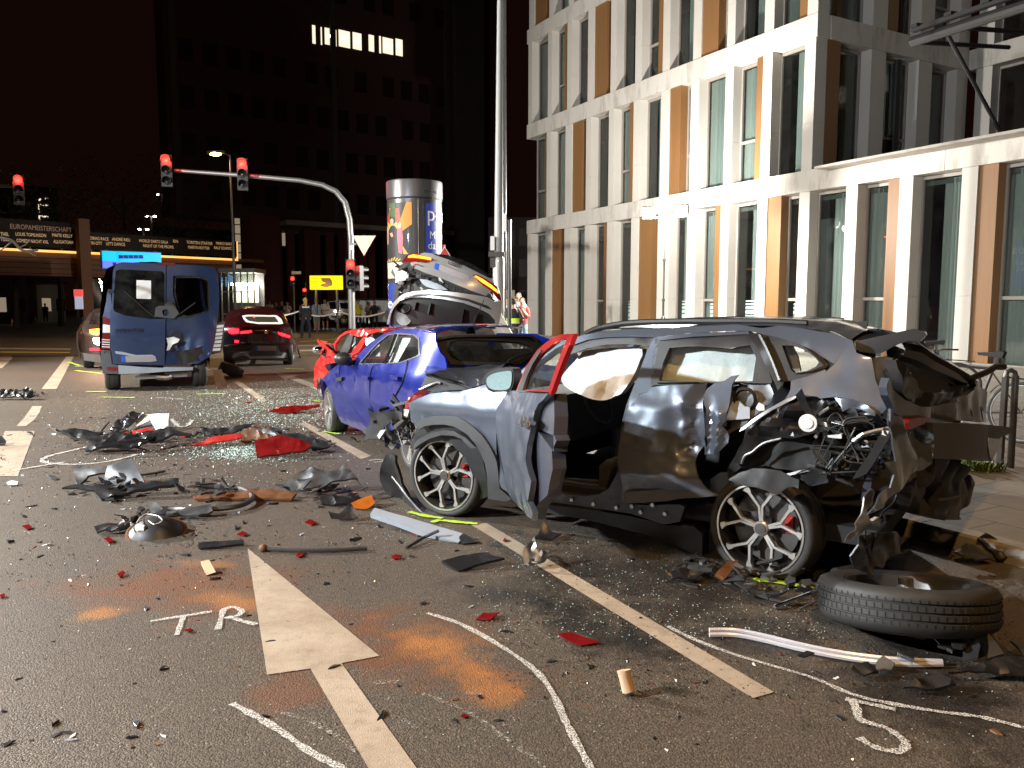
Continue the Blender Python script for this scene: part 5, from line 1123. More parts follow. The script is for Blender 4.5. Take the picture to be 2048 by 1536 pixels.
for p, nm in (([(118,615),(186,640),(186,700),(120,690)], 'red_lens'), ([(120,690),(186,700),(186,770),(118,770)], 'white_plastic'), ([(118,770),(186,770),(186,925),(104,918)], 'red_lens')):
    vpn('tail_lamp', p, nm, e=-.01, thick=.05)
for i in range(4): vpn('lamp_rib', [(112,830+i*22),(184,834+i*22),(184,842+i*22),(111,838+i*22)], 'white_plastic', e=.0, thick=.01)
vpn('corner_panel', [(190,380),(160,390),(150,480),(125,600),(118,615),(186,640),(200,500)], 'van_paint', e=-.03)
vpn('door_hinge', [(165,362),(222,372),(220,402),(163,398)], 'matt_black', e=.03)
vpn('door_hinge', [(130,940),(175,945),(178,968),(130,964)], 'matt_black', e=.03)
vpn('bumper_corner', [(100,930),(186,938),(205,1062),(262,1075),(270,1155),(120,1150),(100,1050)], 'grey_plastic', e=.03, thick=.08)
vpn('bumper', [(262,1072),(500,1090),(680,1098),(690,1090),(960,1090),(955,1118),(690,1132),(500,1148),(268,1155)], 'pale_grey_plastic', e=.05, thick=.12, disp=ridged(.03, 3, 2))
vpn('reflector', [(155,1087),(265,1092),(265,1128),(160,1122)], 'red_lens', e=.04, thick=.01)
vpn('plate_light_strip', [(232,942),(300,948),(430,978),(580,975),(600,990),(430,995),(240,965)], 'pale_grey_plastic', e=.03, thick=.03)
vpn('number_plate', [(328,988),(606,985),(622,1032),(560,1042),(333,1045)], 'plate_grey', e=.02, thick=.01, disp=ridged(.01, 4, 3)); vpn('plate_band', [(288,986),(326,988),(330,1045),(292,1042)], 'plate_blue', e=.02, thick=.01)
vpn('roof_lamp', [(612,134),(640,114),(785,120),(806,140)], 'red_lens', e=.02, thick=.04)
bl = vpn('tail_lamp', [(1185,680),(1256,668),(1245,850),(1215,955),(1135,972),(1155,850)], 'dark_metal', e=-.04, thick=.05)
for i in range(7): vpn('lamp_cell', [(1180-i*6,700+i*36),(1246-i*5,695+i*36),(1241-i*5,720+i*36),(1175-i*6,726+i*36)], 'white_plastic', bl, e=-.02, thick=.02, disp=ridged(.02, 9, i))
vpn('torn_skin', [(1010,1040),(1110,950),(1130,972),(1100,1000),(1040,1035)], 'van_paint', e=.05, step=.04, disp=ridged(.03, 6, 2))
text('lettering', 'SPRINTER', .105, VN.px(Zv([(232,770)])[0], .045), VS, (0,0,1), 'chrome', ld, xs=1.1)
# axle, wheels, mud flap, exhaust
for s, pp in ((.17, (175,1235)), (1.72, (1120,1200))):
    q = VO+VS*s+V((0,0,.34))-VN.N*.45
    m = MB(); m.lathe([(.20,-.12),(.30,-.13),(.335,-.10),(.34,-.05),(.332,-.045),(.332,-.035),(.34,-.03),(.34,.03),(.332,.035),(.332,.045),(.34,.05),(.335,.10),(.30,.13),(.20,.12)], q, VS, 32); m.build('tyre', 'rubber', van, True, 50)
    MB().lathe([(.2,-.11),(.2,.11),(.001,.10)], q, VS, 20).build('rim', 'dark_metal', van, True)
m = MB(); m.tube([VO+VS*.3+V((0,0,.34))-VN.N*.45, VO+VS*1.65+V((0,0,.34))-VN.N*.45], .06, 10); m.sphere(VO+VS*.95+V((0,0,.34))-VN.N*.45, .16, 12, 8); m.build('rear_axle', 'dark_metal', van, True)
m = MB(); m.bar(VN.px(Zv([(420,1190)])[0], -.2), VN.px(Zv([(905,1160)])[0], -.2), .07, .07); m.build('underrun_bar', 'bare_metal', van)
m = MB(); m.tube([VN.px(p, -.15) for p in Zv([(620,1185),(720,1190),(760,1175)])], .06, 10); m.build('silencer', 'bare_metal', van, True)
vpn('mud_flap', [(1140,1115),(1225,1110),(1255,1210),(1280,1240),(1275,1270),(1215,1330),(1190,1320),(1165,1240)], 'rusty_metal', e=.05, thick=.012, disp=ridged(.03, 4, 1))
# sides and roof run forward
hv = -VN.N; sec = [(0,.42),(-.02,1.0),(.02,1.5),(.10,2.15),(.18,2.36),(.35,2.45),(.95,2.50),(1.55,2.45),(1.72,2.36),(1.80,2.15),(1.88,1.5),(1.92,1.0),(1.90,.42)]
k = VN.hit(Zv([(700,120)])[0])[1]/2.48
rows = []
for d, dz, wv in ((.10,0,1),(.5,.0,1),(2.5,.0,1),(4.0,0,1),(4.5,-.02,.98),(5.2,-.9,.93),(5.7,-1.3,.9)):
    rows.append([VO+VS*((s-.95)*wv+.95)+V((0,0,1))*max(.42, (z*k+(dz if z > 1.0 else 0)))+hv*(d+(.02 if z < .5 else 0)) for s, z in sec])
loft('body_shell', rows, 'van_paint', van)
MB().prism([VO+VS*.05+hv*.3+V((0,0,.5)), VO+VS*1.85+hv*.3+V((0,0,.5)), VO+VS*1.85+hv*5.4+V((0,0,.5)), VO+VS*.05+hv*5.4+V((0,0,.5))], (0,0,-.06)).build('floor_pan', 'interior_black', van)
m = MB(); 
for s in (.5, 1.35): m.box(VO+VS*s+hv*3.6+V((0,0,1.15)), (.5,.2,1.2), VS, hv, (0,0,1)); m.sphere(VO+VS*s+hv*3.6+V((0,0,1.85)), .15, 10, 6)
m.build('seat_row', 'interior_grey', van)
print('van top z', VN.hit(Zv([(700,120)])[0]), 'right', VN.hit(Zv([(1200,500)])[0]))
# ---------------------------------------------------------------- dark red SUV coupe
CO_ = G(448, 734); CS = V((math.cos(math.radians(17)), math.sin(math.radians(17)), 0))
CR = Surf(CO_, CS, (0,0,1), None, lambda s, z: -.22*abs((s-.86)/.9)**3-max(0, z-.98)*.75-max(0, .55-z)*.2)
coupe = thing('car', 'dark red coupe-roofed SUV with its tail lights lit beside the blue van', 'car', tuple(CO_+CS*.86-CR.N*2))
cpn = lambda name, L, mat, par=coupe, **k: panel(name, Zv(L), CR, mat, par, **{**dict(step=.08, thick=.03), **k})
rwn = [(1420,612),(1470,606),(1740,612),(1775,640),(1798,680),(1770,688),(1560,684),(1460,668),(1432,640)]
cpn('rear_body', [(1252,640),(1290,582),(1330,556),(1450,543),(1600,540),(1720,553),(1790,600),(1850,690),(1872,740),(1885,810),(1920,880),(1918,960),(1600,950),(1290,945),(1250,930),(1240,800)], 'darkred_paint', holes=[Zv(rwn)])
cpn('rear_glass', rwn, 'car_glass', e=-.01, thick=0, step=.2)
cpn('glass_edge', [(1415,612),(1470,603),(1740,608),(1780,640),(1800,684),(1770,690),(1560,688),(1455,672),(1428,642)], 'white_plastic', holes=[Zv([(1440,622),(1480,618),(1720,622),(1745,650),(1755,672),(1560,672),(1480,660),(1452,640)])], e=.012, thick=.01, step=.06)
cpn('tail_lamp', [(1285,735),(1330,728),(1385,735),(1385,775),(1320,782),(1292,770)], 'tail_red', e=.02, thick=.03); cpn('tail_lamp', [(1398,760),(1500,748),(1508,766),(1440,776),(1400,778)], 'tail_red', e=.02, thick=.02)
cpn('tail_lamp', [(1750,766),(1800,778),(1862,800),(1856,818),(1800,802),(1756,784)], 'tail_red', e=.02, thick=.02)
cpn('lamp_unit', [(1280,722),(1385,722),(1510,742),(1512,772),(1400,786),(1300,792)], 'red_lens', e=.008, thick=.02); cpn('lamp_unit', [(1740,755),(1800,764),(1872,795),(1866,825),(1800,812),(1748,795)], 'red_lens', e=.008, thick=.02)
cpn('reflector', [(1345,840),(1385,842),(1382,862),(1348,860)], 'tail_red', e=.02, thick=.01, step=.1)
q = CR.px(Zv([(1640,766)])[0], .02); MB().lathe([(.001,.012),(.045,.012),(.05,0)], q, CR.N, 20).build('round_badge', 'chrome', coupe, True)
cpn('number_plate', [(1562,893),(1736,895),(1732,936),(1560,938)], 'plate_grey', e=.03, thick=.01); cpn('plate_band', [(1540,892),(1562,893),(1560,938),(1540,936)], 'plate_blue', e=.03, thick=.01)
cpn('bumper', [(1290,945),(1480,952),(1540,888),(1740,890),(1770,950),(1905,950),(1918,1005),(1880,1030),(1500,1025),(1340,1030),(1300,1000)], 'grey_plastic', e=.015, thick=.05)
cpn('skid_trim', [(1320,985),(1345,960),(1400,952),(1465,958),(1490,990),(1780,985),(1800,960),(1875,958),(1905,985),(1892,1022),(1862,1002),(1790,1006),(1490,1012),(1455,985),(1390,988),(1335,1008)], 'pale_grey_plastic', e=.03, thick=.03)
for p in ((1418,990),(1835,990)): MB().lathe([(.07,.02),(.075,.03),(.06,.03),(.055,-.15)], CR.px(Zv([p])[0], .02), CR.N, 16).build('exhaust_tip', 'dark_metal', coupe, True)
for s in (.12, 1.62):
    q = CO_+CS*s+V((0,0,.36))-CR.N*.5; m = MB(); m.lathe([(.22,-.12),(.33,-.13),(.365,-.10),(.365,.10),(.33,.13),(.22,.12)], q, CS, 28); m.build('tyre', 'rubber', coupe, True, 50)
    MB().lathe([(.22,-.1),(.22,.1),(.001,.09)], q, CS, 20).build('rim', 'dark_metal', coupe)
hc = -CR.N; sec = [(-.02,.35),(-.06,.8),(-.02,.98),(.18,1.40),(.5,1.55),(.86,1.58),(1.22,1.55),(1.54,1.40),(1.74,.98),(1.78,.8),(1.74,.35)]
rows = []
for d, zt in ((.30,.80),(.7,.93),(1.2,1.0),(2.4,1.0),(3.2,.90),(3.9,.66),(4.6,.60)): rows.append([CO_+CS*s+V((0,0,z if z < 1 else 1+(z-1)*max(0, (zt-.6)/.4)))+hc*d for s, z in sec])
loft('body_shell', rows, 'darkred_paint', coupe)
m = MB(); m.tube([at(595, 697, CO_.y-.2), at(601, 716, CO_.y-.2)], .02, 6); m.build('hanging_trim', 'black_plastic', coupe)
# ---------------------------------------------------------------- brown car left of the van
Z3_ = Zm(0,450,2.926)
GO = G(160, 741); GS = V((math.cos(math.radians(22)), math.sin(math.radians(22)), 0))
GR = Surf(GO, GS, (0,0,1), None, lambda s, z: -.12*abs((s-.85)/.9)**3-max(0, z-.95)*.55)
brown = thing('car', 'brown car with amber lights glowing, half hidden by the blue van', 'car', tuple(GO+GS*.85-GR.N*2))
gpn = lambda name, L, mat, par=brown, **k: panel(name, Z3_(L), GR, mat, par, **{**dict(step=.09, thick=.03), **k})
gpn('rear_body', [(470,640),(490,570),(520,520),(560,490),(640,478),(760,480),(800,600),(800,780),(640,790),(560,785),(480,770),(466,720)], 'brown_paint', holes=[Z3_([(520,580),(550,510),(640,500),(740,505),(755,590)])])
gpn('rear_glass', [(520,580),(550,510),(640,500),(740,505),(755,590)], 'car_glass_dark', e=-.01, thick=0, step=.3)
gpn('tail_lamp', [(522,612),(570,606),(640,610),(640,642),(560,645),(525,634)], 'tail_orange', e=.03, thick=.02)
gpn('reversing_lamp', [(545,662),(600,658),(640,660),(640,700),(570,702),(548,690)], 'lamp_white', e=.03, thick=.02)
gpn('reflector', [(525,722),(600,722),(600,735),(527,735)], 'tail_red', e=.03, thick=.01)
gpn('bumper', [(466,745),(560,760),(800,770),(800,810),(640,815),(480,790)], 'grey_plastic', e=.04, thick=.06)
GF = Surf(GO, hd_dir(22)*-1, (0,0,1), None, lambda s, z: tumble(z, .95, .35))
GF.N = -GS
panel('side_panel', [(-4.0,.3),(-4.0,.75),(-3.0,.95),(-2.6,1.0),(-1.9,1.48),(-.8,1.5),(-.15,1.1),(0,.95),(0,.3),(-.4,.3)]+arc((-.8,.33), .38, 0, 180)+[(-1.3,.25),(-2.9,.25)]+arc((-3.35,.33), .38, 0, 180)+[(-3.8,.3)], GF, 'brown_paint', brown, holes=[[(-2.4,1.02),(-1.8,1.40),(-.9,1.42),(-.45,1.08)]], step=.2, thick=.03, raw=True)
panel('window_glass', [(-2.4,1.02),(-1.8,1.40),(-.9,1.42),(-.45,1.08)], GF, 'car_glass_dark', brown, step=.4, thick=0, raw=True)
for d in (.8, 3.35): wheel(brown, GO-GF.S*d+V((0,0,.33))+GF.N*-.02, GF.N, .33, .24, .2, 5, 'turbine', flatz=0.0, cal=False)
wheel(brown, GO+GS*1.68-GF.S*.8+V((0,0,.33)), -GF.N, .33, .24, .2, 5, 'turbine', flatz=0.0, cal=False)
hb = -GR.N; rows = []
for d, z in ((.35,1.30),(.8,1.48),(1.9,1.48),(2.6,1.05),(3.2,.96),(4.2,.75)): rows.append([GO+GS*s+hb*d+V((0,0,z-.10*abs(s-.85)/.6)) for s in (.22,.5,.85,1.2,1.5)])
loft('roof', rows, 'brown_paint', brown)
MB().sphere(GF.P(-2.5, 1.02, .14), .12, 12, 8, (1,.7,.7)).build('door_mirror', 'brown_paint', brown, True)
MB().box(GO+GS*.85-GR.N*2.0+V((0,0,.4)), (1.5,3.8,.2), GS, GR.N, (0,0,1)).build('floor_pan', 'interior_black', brown)
point(brown, GR.px(Z3_([(575,625)])[0], .35), 60, (1.0,.35,.05), .1)
# ---------------------------------------------------------------- dark tower and the low wing at its foot
simple('brick_dark', (.080,.034,.024), .85, var=.25, scale=.6)
simple('brick_red', (.16,.045,.030), .8, var=.2, scale=1.2)
simple('soffit', (.42,.33,.25), .8, var=.1)
simple('tower_stone', (.085,.070,.060), .85, var=.2, scale=.7)
simple('dark_glass', (.030,.016,.014), .25, var=.2)
emit('lit_room', (1.0,.88,.66), 1.15)
emit('lit_room_dim', (1.0,.80,.55), .25)
def wallsurf(pa, ya, pb, yb):
    a, b = at(pa, 500, ya), at(pb, 500, yb); a.z = b.z = 0
    return Surf(a, b-a, (0,0,1))
TW = wallsurf(345, 64, 905, 80)
if TW.N.y > 0: TW.N = -TW.N
tower = thing('tower_block', 'dark brick tower with a single row of lit office windows', 'building', tuple(TW.O))
tl = TW.hit((905,300))[0]
def wbox(name, W, s0, s1, z0, z1, d0, d1, mat, par):
    vs = [W.O+W.S*s-W.N*d+V((0,0,z)) for s in (s0,s1) for d in (d0,d1) for z in (z0,z1)]
    return MB().add(vs, [(0,1,3,2),(4,6,7,5),(0,4,5,1),(2,3,7,6),(0,2,6,4),(1,5,7,3)]).build(name, mat, par)
zt = TW.hit((700,160))[1]
wbox('wall', TW, 0, tl, 8.6, 62, 0, 2.5, 'brick_dark', tower)
wbox('corner_strip', TW, tl, tl+3.4, 0, 62, -.6, 12, 'tower_stone', tower)
wbox('stair_wall', TW, tl+3.4, tl+9, 0, 60, 3, 14, 'brick_dark', tower)
# windows: the lit row, and the dark rows around it
for x0, x1, yt, yb in ((624,631,50,88),(641,644,54,90),(649,673,55,93),(677,700,59,97),(705,723,64,101),(737,748,69,104),(758,762,72,107),(765,786,74,110),(791,805,77,113)):
    s0, z1 = TW.hit((x0, yt)); s1, z0 = TW.hit((x1, yb))
    wbox('window', TW, s0, s1, z0, z1, -.04, .0, 'lit_room', tower)
    c = TW.P((s0+s1)/2, z1-.5, .06)
    if x1-x0 > 12: wbox('lamp', TW, (s0+s1)/2-.12, (s0+s1)/2+.12, z1-.75, z1-.55, -.10, -.05, 'lamp_white', tower)
zl = TW.hit((690,95))[1]; rw_ = random.Random(2)
for fl in range(-6, 4):
    z0 = zl+fl*3.6
    if fl == 0 or z0 < 9.5: continue
    s = 1.0
    while s < tl-1.5:
        wbox('window', TW, s, s+1.15, z0, z0+1.75, -.03, .0, 'dark_glass' if rw_.random() > .02 else 'lit_room_dim', tower); s += 1.9 if rw_.random() > .2 else 2.8
for a in (0.3, tl*.52, tl-.9): wbox('pilaster', TW, a, a+.5, 8.6, 62, -.25, 0, 'tower_stone', tower)
# recessed ground floor with tall brick columns
wbox('soffit_slab', TW, TW.hit((550,420))[0], tl-1.5, 8.2, 8.6, -2.5, 6, 'soffit', tower)
wbox('glazed_front', TW, 0, tl, 0, 8.2, 5.5, 6, 'dark_glass', tower)
for x in (478, 505, 532, 562, 588, 615, 640, 668, 695, 725, 752, 785, 820):
    s = TW.hit((x, 500))[0]; wbox('column', TW, s, s+.75, 0, 8.2, .6 if x % 2 else 1.6, 1.9, 'brick_red', tower)
for x in (598, 610, 652, 661, 676):
    s, z = TW.hit((x, 455+(x % 7)*6)); wbox('lit_window', TW, s, s+.35, z-1.0, z+.3, 5.4, 5.45, 'lit_room_dim', tower)
wbox('wing_wall', TW, 6.0, TW.hit((552,500))[0], 0, 9.0, -1.0, 4, 'brick_red', tower)
wbox('wing_glazing', TW, TW.hit((462,470))[0], TW.hit((472,470))[0], 4.2, 8.6, -1.05, -1.0, 'lit_room_dim', tower)
for i in range(6): wbox('glazing_bar', TW, TW.hit((461,470))[0], TW.hit((473,470))[0], 4.3+i*.75, 4.38+i*.75, -1.10, -1.05, 'dark_metal', tower)
# far block to the right of the pole
FB_ = wallsurf(1006, 55, 1075, 55)
farb = thing('office_block', 'dark far office block with faint windows beside the white building', 'building', tuple(FB_.O))
wbox('wall', FB_, -1, 6, 0, 7.5, 0, 8, 'tower_stone', farb)
for i in range(3):
    for j in range(3): wbox('window', FB_, i*1.1, i*1.1+.8, 1.4+j*2.1, 2.6+j*2.1, -.04, 0, 'dark_glass' if (i+j) % 4 else 'lit_room_dim', farb)
# ---------------------------------------------------------------- footbridge with the programme banner
BR = wallsurf(-60, 41.0, 472, 52.0)
if BR.N.y > 0: BR.N = -BR.N
bridge = thing('footbridge', 'long footbridge with an illuminated handrail and a banner of names', 'bridge', tuple(BR.O))
bs = lambda x: BR.hit((x, 480))[0]; bz = lambda x, y: BR.hit((x, y))[1]
Lb = bs(472)
simple('bridge_brown', (.20,.085,.045), .7, var=.2, scale=.8)
simple('banner_black', (.030,.018,.012), .8, var=.15)
emit('rail_glow', (1.0,.50,.12), 1.6)
emit('banner_letters', (1.0,.62,.30), .45)
emit('banner_letters_dim', (.9,.5,.3), .10)
zb0, zb1 = bz(100,496), bz(100,459)
wbox('banner_panel', BR, -6, Lb, zb0+.02, zb1, -.05, .05, 'banner_black', bridge)
wbox('light_rail', BR, -6, Lb, zb0-.24, zb0-.12, -.08, .0, 'rail_glow', bridge)
wbox('end_light', BR, Lb, Lb+.07, zb0-.24, zb1, -.06, .0, 'rail_glow', bridge)
wbox('deck_edge', BR, -6, Lb, zb0-1.5, zb0-.3, .1, 3.5, 'bridge_brown', bridge)
wbox('deck', BR, -6, Lb+2, zb0-.3, zb0-.1, .1, 4, 'bridge_brown', bridge)
n_ = 0
while n_*1.55 < Lb+5: wbox('rail_post', BR, -5+n_*1.55, -4.94+n_*1.55, zb0-.3, zb1, .06, .12, 'dark_metal', bridge); n_ += 1
for a in range(4): wbox('deck_groove', BR, -6, Lb, zb0-1.4+a*.28, zb0-1.36+a*.28, .08, .10, 'matt_black', bridge)
def btxt(t, x, y, xe, size, mat='banner_letters'):
    vs_, _ = text_mesh(t, size); wd_ = max(v.x for v in vs_); need = bs(xe)-bs(x)
    text('lettering', t, size, BR.px((x, y), .07), BR.S, (0,0,1), mat, bridge, xs=need/wd_)
for t, x, y, xe in (('THEL',1,471,18),('LOUIS TOMLINSON',31,471,92),('MAITE KELLY',104,473,145),('PAULS DRAG RACE',160,478,217),('ANDRÉ RIEU',224,481,260),('WORLD DARTS GALA',278,484,336),('RIN',346,485,356),('TORSTEN STRÄTER',373,487,425),('MARIO BARTH',432,489,468),
                ('TORI',1,482,18),('COMEDY NACHT XXL',33,484,97),('ALLIGATOAH',107,486,146),("KERSTIN OTT",164,488,204),("LET'S DANCE",212,490,250),('NIGHT OF THE PROMS',286,494,347),('MARTIN RÜTTER',376,497,419),('RALF SCHMITZ',428,498,466)):
    btxt(t, x, y, xe, .25)
btxt('EUROPAMEISTERSCHAFT', 20, 457, 143, .36, 'banner_letters_dim')
wbox('upper_banner', BR, -6, bs(145), bz(60,460), bz(60,440), -.02, .03, 'banner_black', bridge)
for x in (157,): 
    s = bs(x); wbox('pier', BR, s-.28, s+.28, 0, bz(157,440), -.9, -.35, 'bridge_brown', bridge)
for x in (-20, 330, 440): s = bs(x); wbox('pier', BR, s-.25, s+.25, 0, zb0-1.4, .8, 1.4, 'bridge_brown', bridge)
# colonnade of lamps below the bridge, low houses at the left
simple('house_wall', (.40,.36,.26), .85, var=.15, scale=.6)
simple('roof_tile', (.08,.05,.04), .9)
def house(x0, x1, Y, h, lab, mat='house_wall'):
    W = wallsurf(x0, Y, x1, Y+3)
    if W.N.y > 0: W.N = -W.N
    r = thing('house', lab, 'house', tuple(W.O), None); L = W.hit((x1, 600))[0]
    wbox('wall', W, 0, L, 0, h, 0, 6, mat, r)
    MB().prism([W.O-W.S*.3+W.N*.3+V((0,0,h)), W.O+W.S*(L+.3)+W.N*.3+V((0,0,h)), W.O+W.S*(L+.3)-W.N*3+V((0,0,h+1.3)), W.O-W.S*.3-W.N*3+V((0,0,h+1.3))], (0,0,-.15)).build('roof', 'roof_tile', r)
    n = max(2, int(L/2.2))
    for i in range(n): 
        wd = wbox('window', W, .5+i*L/n, .5+i*L/n+.9, 1.0, 2.2, -.03, .0, 'dark_glass' if i % 3 else 'lit_room_dim', r)
    return r
house(68, 130, 74, 3.6, 'pale low building with a sloping roof behind the footbridge')
house(-30, 55, 66, 5.5, 'dim grey building left of the pale one under the bridge', 'tower_stone')
ar = thing('apartment_block', 'dark block of flats showing lit balconies above the footbridge', 'building', tuple(at(85, 500, 120).xy)+(0,))
WA = wallsurf(20, 118, 110, 122)
if WA.N.y > 0: WA.N = -WA.N
wbox('wall', WA, 0, 6.6, 0, 19, 0, 8, 'brick_dark', ar)
for y0, y1, x0, x1 in ((408,412,76,96),(411,425,76,79),(431,435,77,96),(434,443,77,80),(397,402,77,82),(396,399,90,96)):
    s0, z1 = WA.hit((x0,y0)); s1, z0 = WA.hit((x1,y1)); wbox('window', WA, s0, s1, z0, z1, -.1, -.02, 'lit_room', ar)
col = thing('colonnade', 'row of columns with small ceiling lamps running under the footbridge', 'colonnade', tuple(at(190, 600, 60).xy)+(0,))
for i in range(12):
    t = i/11; Y = 50+60*t; a = at(163+40*(1-(1-t)**2), 600, Y); m = MB(); m.box((a.x, a.y, 2.3), (.45,.45,4.6)); m.build('column', 'tower_stone', col)
    q = at(196+18*(1-(1-t)**1.8), 545+62*(1-(1-t)**1.9), Y); m = MB(); m.sphere(q, .11, 8, 6); m.build('lamp', 'lamp_white', col)
# blue illuminated sign gantry
SG = wallsurf(205, 37, 322, 38.5)
if SG.N.y > 0: SG.N = -SG.N
sign = thing('destination_sign', 'backlit blue destination board with dark symbols above the van roof', 'sign', tuple(SG.O))
emit('sign_cyan', (.0,.42,1.0), 1.5); emit('sign_lilac', (.16,.22,1.0), 1.0); emit('sign_ink', (.0,.02,.22), .6)
s1, zt_ = SG.hit((322,506)); z_m = SG.hit((205,521))[1]; z_b = SG.hit((205,536))[1]
wbox('board', SG, 0, s1, z_m, zt_, 0, .2, 'sign_cyan', sign); wbox('lower_board', SG, .0, s1*.62, z_b, z_m-.01, 0, .2, 'sign_lilac', sign)
wbox('housing', SG, -.05, s1+.05, z_b-.05, zt_+.05, .21, .35, 'dark_metal', sign)
for x in (237, 247, 257, 267, 277):
    s = SG.hit((x,514))[0]; 
    wbox('symbol', SG, s, s+.20, SG.hit((x,517))[1], SG.hit((x,510))[1], -.02, 0, 'sign_ink', sign)
wbox('symbol', SG, SG.hit((225,525))[0], SG.hit((232,525))[0], SG.hit((228,530))[1], SG.hit((228,525))[1], -.02, 0, 'sign_ink', sign)
m = MB()
for s in (.2, s1-.2): m.tube([SG.P(s, 0, -.3), SG.P(s, zt_+.1, -.3)], .07, 8)
m.build('sign_post', 'dark_metal', sign)
point(sign, SG.P(s1/2, z_b-.2, .6), 40, (.2,.5,1.0), .4)
# ---------------------------------------------------------------- street lamps
p = at(430, 306, 34); street_lamp((p.x+.62, p.y, 0), p.z-.1, (-1,0,0), 'slim sodium street lamp with a glowing head above the van', 1400, None, .35, (1.0,.60,.20), .045)
def twin_lamp(x, y, Y, lab):
    p = at(x, y, Y); b = V((p.x, p.y, 0)); r = thing('twin_lamp', lab, 'street lamp', tuple(b), 'twin-headed lamps along the far road')
    m = MB(); m.tube([b, V((p.x, p.y, p.z))], .10, 8); k = 10*Y/1600; m.bar(V((p.x-k, p.y, p.z)), V((p.x+k, p.y, p.z)), .08, .08); m.build('pole', 'galvanised', r)
    for s in (-1, 1): MB().sphere((p.x+s*k*.75, p.y-.05, p.z-.06), 2.3*Y/1600, 8, 6, (1.5,1,.6)).build('lamp_head', 'lamp_white', r)
for a, l_ in (((325,388,80),'tallest twin-headed white lamp standing beyond the footbridge'),((302,432,105),'middle twin-headed white lamp in the row beyond the footbridge'),((287,458,130),'smallest farthest twin-headed white lamp beyond the footbridge')): twin_lamp(*a, l_)
# ---------------------------------------------------------------- traffic signals
simple('signal_black', (.02,.02,.02), .5); simple('lens_off', (.015,.016,.015), .25, coat=.4)
def signal_head(par, c, fw, n=3, lit=0, sz=.30, arrow=False, light=6):
    """fw: horizontal direction the lenses face"""
    fw = V(fw).normalized(); sd = V((-fw.y, fw.x, 0)); c = V(c)
    m = MB(); m.box(c-fw*.09-V((0,0,sz*(n-1)/2)), (sz*.98,.16,sz*n), sd, fw, (0,0,1)); h = m.build('signal_head', 'signal_black', par)
    for i in range(n):
        q = c-V((0,0,sz*i)); m = MB(); m.lathe([(.001,.028),(sz*.2,.024),(sz*.37,.0)], q, fw, 20); m.build('lens', 'signal_red' if i == lit else 'lens_off', h, True)
        m = MB(); m.lathe([(sz*.41,-.01),(sz*.42,.22),(sz*.40,.22),(sz*.39,-.01)], q, fw, 20, V((0,0,1)), -1.9, 1.9); m.build('visor', 'signal_black', h, True)
        if i == lit and light: point(h, q+fw*.16, light, (1.0,.05,.03), .10)
    return h
YM = 25.5
mast = thing('signal_mast', 'curved grey signal mast reaching over the road with red lights', 'traffic light', tuple(at(704, 640, YM).xy)+(0,))
bx, by = at(704, 640, YM).xy
arm = [V((bx, by, 0)), V((bx, by, 2.2)), at(703,540,YM), at(702,480,YM), at(699,440,YM), at(690,405,YM), at(672,383,YM), at(645,370,YM), at(600,361,YM), at(500,352,YM), at(420,346,YM), at(335,340,YM)]
m = MB(); m.tube([arm[0], arm[1]], .11, 12); m.tube(arm[1:], [.095]*4+[.09,.085,.08,.075,.07,.062,.055,.05], 12); m.build('mast', 'galvanised', mast, True, 60)
for p in ((332,320),(484,327)): signal_head(mast, at(p[0], p[1], YM-.25), (.28,-.95,0), 3, 0, .32, light=50)
signal_head(mast, at(701,528,YM-.25), (.18,-.98,0), 3, 0, .30, light=40); signal_head(mast, at(722,540,YM-.1), (.6,.8,0), 3, 9, .26, light=0)
ys = [at(705,471,YM-.15), at(752,471,YM-.15), at(728,512,YM-.15)]; cy_ = sum(ys, V())/3
sg = MB().prism(ys, V((0,.012,0))).build('yield_sign', 'red_plastic', mast)
simple('sign_cream', (.80,.72,.50), .5, var=.05)
MB().prism([cy_+(p-cy_)*.97+V((0,-.006,0)) for p in ys], V((0,.004,0))).build('sign_face', 'sign_cream', sg)
MB().prism([at(699,490,YM-.16), at(712,490,YM-.16), at(712,486,YM-.16), at(699,486,YM-.16)], V((0,.02,0))).build('sign_clamp', 'galvanised', mast)
MB().box(at(704,495,YM-.12), (.09,.02,.16)).build('sticker', 'white_paper', mast)
m2 = thing('signal_mast', 'signal arm with a single red light reaching in over the outer lane', 'traffic light', (-19.5, 27.0, 0))
e2 = at(36, 372, 27.0); m = MB(); m.tube([V((-19.5,27,0)), V((-19.5,27,e2.z-.8)), V((-19.2,27,e2.z-.1)), V((-18.6,27,e2.z+.05)), e2], .07, 10); m.build('mast', 'galvanised', m2, True)
signal_head(m2, at(36, 360, 26.7), (.5,-.87,0), 3, 0, .32, light=40)
for x, y, Y, lab in ((585,557,47,'slim post with a red pedestrian signal beside a street name plate'), (609,580,52,'small red pedestrian signal on a thin post behind the onlookers')):
    b = at(x+2, y, Y); r = thing('pedestrian_signal', lab, 'traffic light', (b.x, b.y, 0)); m = MB(); m.tube([V((b.x,b.y,0)), V((b.x,b.y,b.z+.5))], .06, 8); m.build('post', 'dark_metal', r)
    signal_head(r, at(x, y, Y-.2), (.3,-.95,0), 2, 0, .26, light=5)
    if x == 585:
        a = at(584, 545.5, Y-.2); MB().box(a+V((.25,0,0)), (.55,.02,.16)).build('name_plate', 'sign_cream', r)
